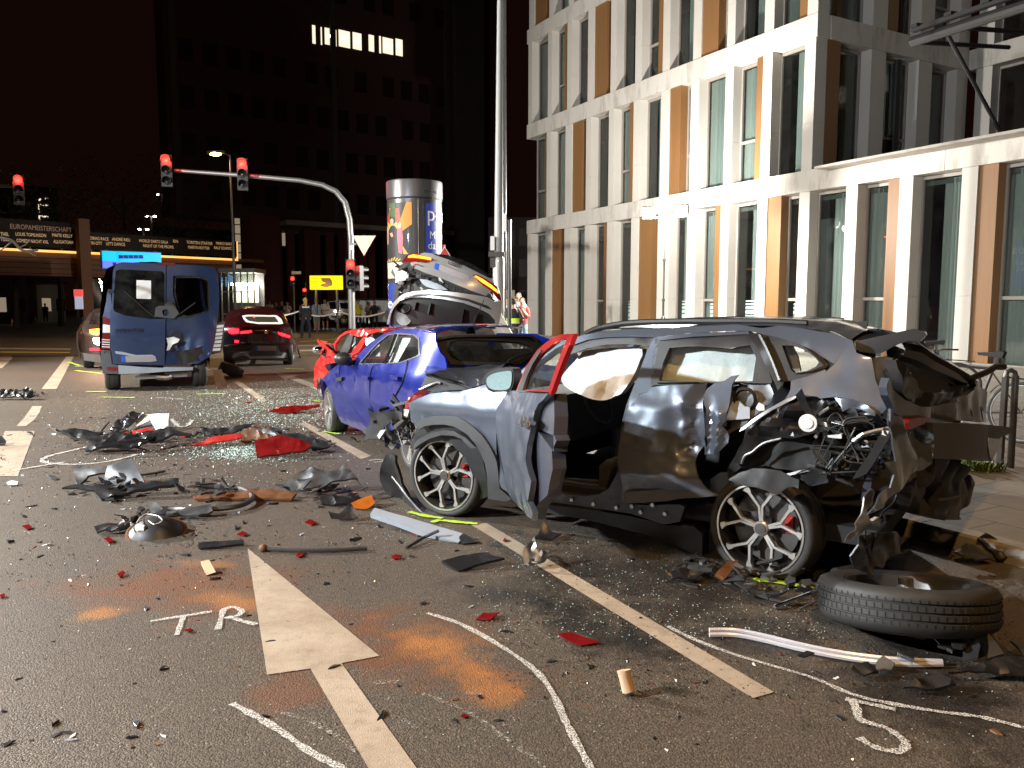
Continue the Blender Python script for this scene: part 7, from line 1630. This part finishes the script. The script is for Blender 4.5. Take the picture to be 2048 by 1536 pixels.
for L, mt, tl in (([(975,402),(1090,358),(1240,340),(1240,362),(1110,385)], 'red_plastic', 30), ([(1025,300),(1090,312),(1225,293),(1310,285),(1240,315),(1200,335),(1050,345)], 'crushed_black', 40), ([(1235,325),(1290,302),(1350,330),(1420,360),(1330,378),(1240,378)], 'scrap_brown', 50),
                  ([(1305,300),(1380,310),(1440,350),(1390,360),(1330,330)], 'torn_steel', 60), ([(1440,345),(1530,335),(1610,360),(1695,402),(1650,420),(1560,385)], 'crushed_black', 35), ([(1540,375),(1600,360),(1680,385),(1690,410),(1600,425)], 'crushed_black', 25), ([(1380,300),(1440,305),(1450,325),(1400,320)], 'black_plastic', 50)):
    debris('fragment', '', '', z7(L), mt, tl, .015, .035, 8, par=d)
debris('lamp_strip', 'thin red and black trim strip beside the blue car front wheel', W, z7([(1365,222),(1440,195),(1640,184),(1640,192),(1480,228)]), 'red_lens', 15, .01, .02, 6)
d = debris('bent_bracket', 'upright dark steel plate with a bent bracket and long bar', W, z7([(530,592),(560,500),(600,490),(680,458),(748,582),(650,602),(540,604)]), 'scrap_grey', 55, .008, .03, 3)
debris('arm', '', '', z7([(378,502),(450,490),(470,508),(560,500),(562,530),(455,545),(405,602),(390,560)]), 'dark_metal', 50, .03, .02, 6, par=d)
debris('bar', '', '', z7([(480,602),(640,600),(820,582),(918,568),(915,598),(680,635),(520,672),(488,640)]), 'crushed_black', 20, .03, .025, 6, par=d)
debris('bar', '', '', z7([(320,615),(400,595),(520,610),(500,625),(400,612)]), 'crushed_black', 25, .02, .02, 8, par=d)
rods('rod', d, z7([(700,540),(780,530),(845,518)]), .012, 'dark_metal', .02)
d = thing('trim_hoops', 'pale curved trim hoop with a brown lamp lens through it', W, tuple(G(*z7([(1150,690)])[0])))
rods('hoop', d, z7([(1100,598),(1180,600),(1250,615),(1285,640),(1290,660),(1240,690),(1150,708),(1000,715),(880,710),(760,720)]), .022, 'scrap_grey', .04)
debris('lens', '', '', z7([(988,660),(1100,648),(1290,628),(1400,625),(1520,642),(1495,675),(1300,668),(1000,672)]), 'scrap_brown', 18, .02, .02, 6, par=d)
debris('clip', '', '', z7([(1000,580),(1110,590),(1100,612),(1010,605)]), 'crushed_black', 35, .03, .02, 8, par=d)
m = MB(); b = G(*z7([(1040,600)])[0]); m.tube([b, b+V((0,0,.09))], [.018,.022], 8); m.build('knob', 'bare_metal', d, True)
debris('scrap_shell', 'crumpled grey shell with a curved black fin beside the SUV nose', W, z7([(1462,595),(1540,545),(1600,525),(1700,545),(1780,508),(1838,580),(1700,602),(1620,642),(1520,636)]), 'scrap_grey', 42, .02, .06, 5)
debris('black_fin', 'curved black plastic fin standing in the grey crumpled shell', W, z7([(1608,498),(1632,510),(1660,560),(1645,632),(1610,600),(1595,550)]), 'black_plastic', 75, .01, .02, 4)
debris('lamp_fragment', 'black lamp housing with an amber lens near the SUV wheel', W, z7([(1632,655),(1760,660),(1850,662),(1800,700),(1700,700),(1650,690)]), 'crushed_black', 35, .03, .03, 7)
debris('amber_lens', 'amber lens piece beside the black lamp housing', W, z7([(1800,690),(1860,662),(1905,648),(1922,690),(1880,718),(1820,715)]), 'orange_lens', 45, .02, .02, 7)
debris('black_bracket', 'small black three-armed bracket on the asphalt', W, z7([(1685,738),(1740,748),(1770,720),(1792,698),(1810,740),(1838,765),(1780,778),(1700,772)]), 'crushed_black', 45, .015, .03, 10)
# loudspeaker
sb = G(*z7([(770,862)])[0]); d = thing('loudspeaker', 'torn-out black loudspeaker with an orange basket rim and loose wires', 'loudspeaker', tuple(sb)); ax = V((.1,-.25,.95)).normalized(); c = sb+V((0,.10,.01))
R3 = 140/2.56*c.y/1600
m = MB(); m.lathe([(R3,0),(R3*1.02,.012),(R3*.9,.02),(R3*.75,.055),(R3*.5,.085),(R3*.35,.10),(.001,.105)], c, ax, 32); m.build('cone', 'black_plastic', d, True, 40)
m = MB(); m.lathe([(R3*1.0,-.006),(R3*1.07,0),(R3*1.07,.014),(R3*.98,.018)], c, ax, 32); m.build('basket_rim', 'scrap_brown', d, True)
MB().box(c+ax*.07+V((-.07,-.09,0)), (.06,.03,.03)).build('paper_label', 'white_paper', d)
rods('wire', d, z7([(700,780),(740,740),(800,745),(830,770),(790,790),(760,770)]), .004, 'white_plastic', .12); rods('wire', d, z7([(640,790),(690,760),(740,755)]), .006, 'bare_metal', .09)
debris('plastic_shroud', 'flat dark shroud lying behind the torn-out loudspeaker', W, z7([(750,712),(800,700),(850,735),(1000,725),(1085,702),(1092,740),(1020,765),(900,755),(780,742)]), 'scrap_grey', 20, .02, .03, 6)
debris('black_strips', 'bundle of black strips left of the torn-out loudspeaker', W, z7([(485,825),(560,800),(690,790),(700,810),(620,840),(500,845)]), 'crushed_black', 15, .015, .03, 12)
d = debris('red_strip', 'short black and red trim strip above the road arrow tip', W, z7([(1013,905),(1030,888),(1250,878),(1248,896),(1150,908),(1020,922)]), 'crushed_black', 25, .02, .01, 8); debris('edge', '', '', z7([(1030,888),(1250,878),(1248,884),(1032,896)]), 'red_plastic', 30, .02, .01, 8, par=d)
d = thing('long_rod', 'long thin dark rod with a round end lying right of the arrow tip', W, tuple(G(*z7([(1600,920)])[0]))); rods('rod', d, z7([(1340,912),(1500,922),(1700,922),(1880,912)]), .014, 'dark_metal'); b = G(*z7([(1348,914)])[0], .02); MB().sphere(b, .03, 10, 6).build('end_knob', 'rusty_metal', d, True)
debris('foam_block', 'small beige foam block beside the orange stain', W, z7([(1028,985),(1072,978),(1106,1040),(1060,1055)]), 'beige_foam', 25, .03, .004, 4)
debris('grey_sill_strip', 'long pale grey sill strip on the asphalt before the SUV front wheel', W, ZH([(5,1085),(60,1005),(300,1080),(870,1245),(1190,1340),(1200,1372),(1130,1462),(700,1330),(300,1185)]), 'pale_grey_plastic', 12, .035, .006, 2)
debris('strip_end', 'dark broken end of the pale grey sill strip', W, ZH([(1140,1392),(1192,1340),(1290,1400),(1380,1452),(1180,1475)]), 'crushed_black', 15, .03, .01, 5)
d = thing('black_stick', 'thin black stick leaning across the pale grey sill strip', W, tuple(G(*ZH([(480,1510)])[0]))); m = MB(); m.tube([G(*ZH([(470,1508)])[0], .012), G(*ZH([(700,1370)])[0], .03), G(*ZH([(880,1290)])[0], .075)], .011, 7); m.build('stick', 'black_plastic', d, True)
debris('black_channel', 'black plastic channel lying left of the lane line', W, z3([(990,258),(1060,240),(1180,218),(1195,232),(1248,242),(1180,258),(1060,297)]), 'crushed_black', 20, .02, .012, 6)
d = debris('metal_bracket', 'pale bent metal bracket standing on the lane line', W, z3([(1328,272),(1318,210),(1345,190),(1368,158),(1378,200),(1420,222),(1405,255),(1370,278)]), 'bare_metal', 62, .01, .05, 12); rods('loop', d, z3([(1345,230),(1380,205),(1418,225),(1400,255),(1360,255)]), .008, 'bare_metal', .05)
debris('black_cover', 'small black cover under the edge of the open SUV door', W, z3([(1365,168),(1385,150),(1405,100),(1440,140),(1478,150),(1440,170)]), 'crushed_black', 40, .02, .03, 8)
for i, L in enumerate(([(1130,497),(1158,470),(1226,467),(1190,498)], [(1465,556),(1520,549),(1580,570),(1640,590),(1560,602),(1500,580)], [(440,98),(455,88),(475,96),(460,106)], [(395,236),(412,220),(432,228),(415,238)], [(785,236),(800,228),(828,232),(818,246)], [(868,142),(890,132),(918,142),(890,152)], [(1065,890),(1085,880),(1102,890),(1083,898)], [(1240,172),(1250,160),(1262,170),(1250,176)], [(150,145),(175,132),(195,142),(180,152)])):
    debris('red_shard', 'sharp shard of red tail lamp plastic '+near(*z3(L)[0]), 'lens shard', z3(L), 'red_lens', 10, .006, .006, 9, 'red lamp shards on the road')
for L in ([(0,455),(12,448),(10,462)], [(0,1160),(25,1150),(28,1165),(5,1172)], [(530,870),(560,860),(588,880),(560,892)], [(600,1050),(630,1035),(642,1045),(615,1068)], [(1560,785),(1590,770),(1620,785),(1595,800)], [(1515,955),(1540,940),(1560,952),(1530,965)], [(2005,965),(2030,950),(2048,962),(2020,975)], [(945,1340),(975,1330),(992,1340),(965,1350)], [(110,805),(150,795),(168,812),(140,822)], [(1255,170),(1275,164),(1295,168),(1270,174)]):
    debris('red_shard', 'sharp shard of red tail lamp plastic '+near(*z7(L)[0]), 'lens shard', z7(L), 'red_lens', 10, .006, .006, 9, 'red lamp shards on the road')
b = G(*z3([(1757,800)])[0]); d = thing('foam_plug', 'pale tan cylindrical plug lying right of the curved chalk line', W, tuple(b)); m = MB(); m.tube([b+V((0,0,.02)), b+V((-.015,.01,.07)), b+V((-.02,.02,.10))], [.030,.026,.030], 10); m.build('plug', 'beige_foam', d, True, 50)
glass('shard_glass', (.9,.93,.92), 2.0, 1.0, .02, .05)
debris('glass_shard', 'single clear glass shard right of the tan plug', W, z3([(1888,758),(1940,750),(2000,772),(1962,802),(1918,798)]), 'shard_glass', 12, .005, .003, 4)
# loose tyre, damper, chrome rods beside the SUV
tb = G(1812, 1268); tyre = thing('loose_tyre', 'muddy loose tyre lying flat by the torn rear of the SUV', 'tyre', tuple(tb)); RT_ = 168*tb.y/1600*1.02; TWD = .20; ax = V((.03,.20,1)).normalized(); c = tb+V((0,0,.055))
m = MB(); m.lathe([(RT_*.70,.01),(RT_*.88,-.0),(RT_*.97,.025),(RT_,.05),(RT_,.070),(RT_-.010,.072),(RT_-.010,.080),(RT_,.082),(RT_,.108),(RT_-.010,.110),(RT_-.010,.118),(RT_,.120),(RT_,.146),(RT_-.010,.148),(RT_-.010,.156),(RT_,.158),(RT_,.175),(RT_*.97,.198),(RT_*.88,.215),(RT_*.70,.205),(RT_*.66,.17),(RT_*.66,.04),(RT_*.70,.01)], c, ax, 72); m.build('carcass', 'rubber', tyre, True, 45)
m = MB(); u = V((1,0,0))-ax*ax.x; u.normalize(); w_ = ax.cross(u)
for k in range(72):
    a = 2*math.pi*k/72
    for h0, h1, off in ((.052,.069,0),(.084,.106,.03),(.122,.144,.0),(.160,.173,.03)):
        aa = a+off; q = c+ax*((h0+h1)/2)+(u*math.cos(aa)+w_*math.sin(aa))*(RT_+.0005); tdir = (-u*math.sin(aa)+w_*math.cos(aa)); m.box(q, (.0035,.004,h1-h0), tdir, (u*math.cos(aa)+w_*math.sin(aa)), ax)
m.build('tread_sipe', 'matt_black', tyre)['kind'] = 'stuff'
m = MB(); m.lathe([(RT_*.69,.205),(RT_*.66,.20),(RT_*.62,.12),(RT_*.3,.10),(.001,.10)], c, ax, 40); m.build('rim', 'dark_metal', tyre, True, 40)
m = MB(); h = c+ax*.12; m.tube([h, h+ax*.05, h+ax*.06, h+ax*.10], [.05,.05,.035,.035], 12); m.build('hub', 'bare_metal', tyre, True, 40)
db = G(*z8([(950,600)])[0]); dmp = thing('damper', 'bent suspension damper with a bright rod resting on the loose tyre', 'damper', tuple(db))
p0 = G(*z8([(682,585)])[0], .02); Yd = p0.y; q1 = at(*z8([(930,492)])[0], Yd+.10); q2 = at(*z8([(1030,465)])[0], Yd+.16); q3 = at(*z8([(1290,430)])[0], Yd+.30)
m = MB(); m.tube([p0, q1], .012, 10); m.build('rod', 'chrome', dmp, True)
m = MB(); m.tube([q1, q1.lerp(q2, .7)], .030, 12); m.build('collar', 'scrap_grey', dmp, True, 40); m = MB(); m.tube([q1.lerp(q2, .7), q1.lerp(q2, .8), q2], [.045,.045,.028], 12); m.build('seat_ring', 'bare_metal', dmp, True, 40)
m = MB(); m.tube([q2, q3], .032, 12); m.build('tube', 'rusty_metal', dmp, True, 40); m = MB(); m.sphere(q3, .05, 10, 8, (1,.8,1)); m.build('eye', 'scrap_brown', dmp, True)
m = MB(); m.tube([at(*z8([(1020,420)])[0], Yd+.25), at(*z8([(1150,395)])[0], Yd+.32)], .05, 12); m.build('bump_stop', 'black_plastic', dmp, True, 40)
m = MB(); m.tube([G(*z8([(815,600)])[0], .015), at(*z8([(965,530)])[0], Yd+.08)], .006, 6); m.build('wire', 'bare_metal', dmp, True)
ch = thing('chrome_rails', 'pair of long bright roof trims lying in front of the loose tyre', W, tuple(G(*z8([(900,850)])[0])))
for dy in (0, 26): rods('rail', ch, z8([(325,712+dy),(470,714+dy),(620,742+dy),(800,786+dy),(1000,828+dy),(1200,858+dy),(1400,876+dy),(1600,884+dy*.6)]),   .012, 'bright_trim', .02)
lf = thing('leaf_strap', 'curved dark metal strap running to the damper rod', W, tuple(G(*z8([(600,520)])[0]))); m = MB(); P_ = [G(x, y, .03) for x, y in z8([(440,400),(480,450),(560,500),(660,535),(770,560)])]
for a, b in zip(P_[:-1], P_[1:]): m.bar(a, b, .05, .012)
m.build('strap', 'dark_metal', lf)
for L, mt, lab in (([(80,430),(180,400),(300,430),(240,462),(120,455)], 'crushed_black', 'flat black scrap before the SUV rear wheel'), ([(200,390),(230,345),(290,360),(300,420),(240,430)], 'torn_steel', 'crumpled foil-like scrap before the SUV rear wheel'), ([(350,440),(420,360),(480,350),(440,420),(400,470)], 'scrap_brown', 'brown folded scrap at the SUV rear wheel'),
                    ([(1380,1050),(1500,990),(1620,985),(1660,1050),(1500,1075)], 'crushed_black', 'wide black scrap below the loose tyre'), ([(1620,980),(1800,930),(1960,880),(2048,900),(2048,1000),(1850,980)], 'crushed_black', 'long black sheet in the corner under the loose tyre'), ([(1960,800),(2020,790),(2070,900),(2048,920)], 'scrap_grey', 'grey strip at the right of the loose tyre'),
                    ([(1100,940),(1180,920),(1240,975),(1160,995),(1090,965)], 'crushed_black', 'black joint below the bright roof trims'), ([(1660,300),(1730,262),(1800,280),(1870,340),(1780,360),(1690,335)], 'torn_steel', 'torn steel sheet on the road by the kerb paint'), ([(1780,240),(1830,200),(1960,300),(2060,330),(1900,345)], 'crushed_black', 'dark panel leaning at the kerb by the bicycle stand'), ([(800,880),(850,862),(890,880),(840,895)], 'crushed_black', 'small black chip by the bright roof trims')):
    debris('scrap', lab, W, z8(L), mt, 25, .012, .035, 8)
debris('wheel_trim_wreck', 'black tangled wreck piece at the far left of the lanes', W, z7([(-30,120),(60,112),(120,118),(140,102),(175,110),(185,140),(150,155),(60,148),(-30,152)]), 'crushed_black', 35, .03, .06, 9)
debris('white_cap', 'small white plastic cap on the left lane', W, z7([(35,582),(60,572),(95,575),(90,592),(50,596)]), 'white_plastic', 30, .02, .01, 8)
debris('black_box', 'small black box piece beside the broad white block marking', W, z7([(-10,350),(15,345),(30,360),(25,385),(-10,390)]), 'crushed_black', 45, .03, .02, 8)
# detached wheel beside the van, lying tyre pieces
vb = G(463, 753); vt = thing('loose_tyre', 'loose tyre standing behind the blue van on its right', 'tyre', tuple(vb)); m = MB(); m.lathe([(.16,-.10),(.24,-.11),(.27,-.08),(.27,.08),(.24,.11),(.16,.10),(.16,-.10)], vb+V((0,0,.15)), V((.4,.1,.9)), 28); m.build('carcass', 'rubber', vt, True, 50)
# loose bits heaped in and around the big wreck pieces
def rubble(par, cx, cy, sx_, sy_, n, seed, mats, hmax=.10):
    r2 = random.Random(seed)
    for i in range(n):
        x, y = cx+r2.gauss(0, sx_), cy+r2.gauss(0, sy_); p = G(x, y); p.z = r2.uniform(.004, hmax)*math.exp(-((x-cx)/(1.4*sx_))**2)
        d = V((r2.uniform(-1,1), r2.uniform(-1,1), r2.uniform(-.12,.5))).normalized(); u = d.cross(V((0,0,1.0))).normalized(); L = r2.uniform(.035,.15)
        q = [p, p+d*L*.45+u*r2.uniform(-.03,.02), p+d*L, p+d*L*.75+u*r2.uniform(.02,.06), p+d*L*.3+u*r2.uniform(.02,.07)]
        o = MB().prism([V((a.x, a.y, max(.004, a.z))) for a in q], V((0,0,r2.uniform(.004,.02)))).build('fragment', r2.choice(mats), par)
BK = ['crushed_black']*5+['black_plastic','dark_metal','grey_plastic','bare_metal']
for nm_, cx, cy, a, b, n, mats in (('bumper_wreck',275,878,75,9,46,BK+['red_plastic']), ('lamp_wreck',545,880,65,10,46,BK+['red_lens','red_lens','scrap_brown','teal_glass']), ('bent_bracket',240,985,50,10,22,BK), ('trim_hoops',430,990,45,9,18,BK+['scrap_brown']), ('scrap_shell',640,985,35,8,20,BK+['scrap_grey']),
                                ('lamp_fragment',700,1005,30,6,12,BK+['orange_lens']), ('loudspeaker',285,1055,35,8,14,BK+['scrap_brown']), ('damper',1560,1165,90,18,30,BK+['rusty_metal','torn_steel']), ('leaf_strap',1420,1145,60,10,16,BK+['torn_steel']), ('loose_tyre',1900,1330,90,20,14,BK), ('wheel_trim_wreck',40,792,25,4,14,BK)):
    rubble(bpy.data.objects[nm_], cx, cy, a, b, n, cx, mats)
# many small fragments: individual pieces copied from a few shapes
rs = random.Random(42)
def shard_mesh(nm, mat, k, flatn=.35):
    r2 = random.Random(k); n = 6; top = []; 
    for i in range(n):
        a = 2*math.pi*i/n+r2.uniform(-.3,.3); q = r2.uniform(.35,1.0); top.append(V((math.cos(a)*q, math.sin(a)*q*.6, flatn*r2.uniform(.3,1.0))))
    m = MB(); m.v = top+[V((p.x*1.1, p.y*1.1, 0)) for p in top]; m.f = [tuple(range(n))]+[(i, i+n, (i+1) % n+n, (i+1) % n) for i in range(n)]
    me = bpy.data.meshes.new(nm); me.from_pydata([tuple(v) for v in m.v], [], m.f); me.materials.append(MATS[mat]); return me
KINDS = [('plastic_fragment', 'small black plastic fragment scattered on the road', 'fragment', 'small black fragments on the road', ['crushed_black','black_plastic'], 235, (.012,.045)),
         ('pale_fragment', 'small pale plastic chip scattered on the road', 'fragment', 'small pale chips on the road', ['white_plastic','pale_grey_plastic'], 60, (.008,.028)),
         ('rusty_fragment', 'small brown fragment scattered on the road', 'fragment', 'small brown fragments on the road', ['scrap_brown','rusty_metal'], 60, (.010,.035)),
         ('red_fragment', 'tiny red plastic chip scattered on the road', 'fragment', 'tiny red chips on the road', ['red_lens'], 45, (.007,.022))]
for nm, lab, cat, grp, mts, cnt, (a, b) in KINDS:
    ms = [shard_mesh(nm, mt, k*7+len(nm)) for k in range(4) for mt in mts]
    for i in range(cnt):
        if rs.random() < .6: x, y = rs.gauss(360, 240), 790+abs(rs.gauss(0, 190))
        else: x, y = rs.uniform(-60, 2100), rs.uniform(800, 1500)
        if 1000 < x < 1700 and y < 1080: y = rs.uniform(1090, 1400)
        if y > 1530: y = rs.uniform(900, 1400)
        p = G(x, y, .0005); o = bpy.data.objects.new(nm, rs.choice(ms)); COL.objects.link(o); o.location = p
        s = rs.uniform(a, b)*(1.0 if p.y > 5 else .75); o.scale = (s*rs.uniform(.7,1.8), s, s*rs.uniform(.4,1.3)); o.rotation_euler = (rs.uniform(-.15,.15), rs.uniform(-.15,.15), rs.uniform(0, 6.28)); tag(o, lab.replace(' scattered on the road', ' '+near(x, y)), cat, grp)
# glass crumbs: uncountable
vs = []; fs = []
def crumbs(n, fn, smin, smax):
    for i in range(n):
        p = fn(); s = rs.uniform(smin, smax); a = rs.uniform(0, 6.28); k = len(vs)
        for j in range(3): vs.append((p.x+math.cos(a+j*2.1)*s, p.y+math.sin(a+j*2.1)*s, .002+rs.random()*s*.3))
        vs.append((p.x+rs.uniform(-.3,.3)*s, p.y+rs.uniform(-.3,.3)*s, s*rs.uniform(.5,1.2))); fs.extend([(k,k+1,k+3),(k+1,k+2,k+3),(k+2,k,k+3)])
def gp(x, y, sx_, sy_): return lambda: G(rs.gauss(x, sx_), max(700, y+rs.gauss(0, sy_)))
crumbs(5200, gp(560,815,100,24), .006, .014); crumbs(1700, gp(500,905,60,10), .006, .013); crumbs(1300, gp(330,830,160,40), .005, .010); crumbs(900, gp(640,800,60,30), .005, .012)
crumbs(1000, lambda: G(rs.uniform(150,760), rs.uniform(800,980)), .004, .009); crumbs(1300, lambda: G(rs.uniform(950,1650), rs.uniform(1060,1280)), .003, .006); crumbs(800, lambda: G(rs.uniform(0,2000), rs.uniform(900,1500)), .0025, .005); crumbs(500, gp(820,1045,50,30), .003, .006)
o = mk('glass_crumbs', vs, fs, 'teal_glass'); tag(o, 'scattered greenish crumbs of tempered safety glass on the road', 'glass crumbs', None, 'stuff')
vs = []; fs = []
crumbs(2600, gp(330,880,190,60), .004, .012); crumbs(1500, lambda: G(rs.uniform(-20,780), rs.uniform(820,1180)), .003, .010); crumbs(1300, lambda: G(rs.uniform(1000,2048), rs.uniform(1080,1400)), .003, .009); crumbs(900, lambda: G(rs.uniform(0,2048), rs.uniform(1000,1530)), .002, .006); crumbs(600, gp(300,790,150,12), .006, .014)
o = mk('plastic_crumbs', vs, fs, 'crushed_black'); tag(o, 'fine dark crumbs of broken plastic strewn over the road', 'plastic crumbs', None, 'stuff')
# ---------------------------------------------------------------- bicycles, stand and weeds on the pavement
simple('bike_black', (.02,.02,.022), .35, coat=.3)
def bicycle(c1, dirv, label, group=None):
    c1 = V(c1); d = V(dirv).normalized(); s = V((-d.y, d.x, 0)); r = thing('bicycle', label, 'bicycle', (c1.x, c1.y, .11), group); R = .34; z = V((0,0,1))
    for q in (c1, c1+d*1.05):
        e = bpy.data.objects.new('wheel', None); COL.objects.link(e); e.parent = r; e.location = q+z*R-origin(r)
        h = q+z*R; m = MB(); m.lathe([(R-.022+.020*math.cos(a*math.pi/4), .020*math.sin(a*math.pi/4)) for a in range(9)], h, s, 36); m.build('tyre', 'rubber', e, True)
        m = MB(); m.lathe([(R-.045,-.012),(R-.03,-.012),(R-.03,.012),(R-.045,.012),(R-.045,-.012)], h, s, 36); m.build('rim', 'bare_metal', e, True)
        m = MB()
        for k in range(16): a = k*math.pi/8; m.tube([h+s*(.02*(-1)**k), h+(d*math.cos(a)+z*math.sin(a))*(R-.04)], .0018, 4)
        m.build('spokes', 'chrome', e)
    bb = c1+d*.45+z*.30; st = c1+d*.30+z*.80; hd_ = c1+d*.90+z*.82; rx = c1+z*R; fx = c1+d*1.05+z*R
    m = MB()
    for a, b, q in ((bb,st,.016),(st,hd_,.015),(bb,hd_-z*.08,.018),(bb,rx,.010),(st-z*.05,rx,.009),(hd_,hd_-z*.12+d*.02,.018),(hd_-z*.1,fx,.012)): m.tube([a, b], q, 8)
    m.build('frame', 'bike_black', r, True)
    m = MB(); m.tube([st, st+z*.14-d*.02], .013, 8); m.build('seat_post', 'chrome', r, True)
    m = MB(); q = st+z*.17; m.prism([q-d*.13+z*.02, q-d*.10+z*.035, q+d*.02+z*.015, q+d*.14+z*.01, q+d*.13-z*.02, q-d*.02-z*.03, q-d*.11-z*.04], s*.09); m.build('saddle', 'matt_black', r)
    m = MB(); q = hd_+z*.16; m.tube([hd_, q], .013, 8); m.tube([q-s*.30-d*.10, q-s*.22, q, q+s*.22, q+s*.30-d*.10], .012, 8); m.build('handlebar', 'chrome', r, True)
    m = MB(); m.tube([bb-s*.06, bb+s*.06], .02, 8); m.lathe([(.09,0),(.095,.004),(.085,.006)], bb+s*.05, s, 20); m.bar(bb+s*.07, bb+s*.07+d*.12-z*.12, .02,.012); m.bar(bb-s*.07, bb-s*.07-d*.12+z*.12, .02,.012); m.build('crank', 'bare_metal', r)
    m = MB(); m.tube([rx+z*.36-d*.22, rx+z*.38+d*.15], .008, 6); m.tube([rx+z*.37-d*.2, rx], .006, 6); m.tube([rx+s*.06+z*.36-d*.22, rx+s*.06+z*.38+d*.15], .008, 6); m.build('rack', 'chrome', r)
    m = MB(); m.lathe([(R+.03,-.025),(R+.035,0),(R+.03,.025)], rx, s, 24, -d, .2, 2.6); m.build('mudguard', 'bike_black', r, True)
    return r
bc = at(2022, 850, 8.6); bicycle((bc.x+.10, bc.y, .11), (-.62,.78,0), 'black bicycle parked at the stand behind the SUV tail', 'bicycles on the pavement')
bc = at(1855, 790, 11.5); bicycle((bc.x+.4, bc.y, .11), (-.9,.35,0), 'silver bicycle seen through the broken SUV tailgate', 'bicycles on the pavement')
us = G(2010, 935, .11); std = thing('bicycle_stand', 'dark steel hoop stand beside the black bicycle', 'bicycle stand', tuple(us)); zt2 = at(2010, 742, us.y).z
for dx in (-.05, .05): MB().bar(us+V((dx,0,0)), V((us.x+dx*.9, us.y, zt2-.04)), .028, .07, (0,1,0)).build('upright', 'dark_metal', std)
m = MB(); m.tube([V((us.x-.05, us.y, zt2-.06)), V((us.x-.035, us.y, zt2-.01)), V((us.x, us.y, zt2+.01)), V((us.x+.035, us.y, zt2-.01)), V((us.x+.05, us.y, zt2-.06))], .022, 8); m.build('hoop', 'dark_metal', std, True)
simple('weed_green', (.10,.16,.03), .7)
wp = G(1955, 940, .11); vs = []; fs = []; rg_ = random.Random(4)
for i in range(260):
    q = wp+V((rg_.gauss(0,.10), rg_.gauss(0,.05), 0)); a = rg_.uniform(0,6.28); h = rg_.uniform(.03,.10); k = len(vs); dd = V((math.cos(a), math.sin(a), 0)); t2 = q+dd*h*.6+V((0,0,h)); u = V((-dd.y, dd.x, 0))*.008
    vs += [q-u, q+u, t2+u*.8, t2-u*.8]; fs.append((k,k+1,k+2,k+3))
o = mk('weeds', vs, fs, 'weed_green'); tag(o, 'tuft of green weeds at the pavement edge under the bumper', 'weeds', None, 'stuff')
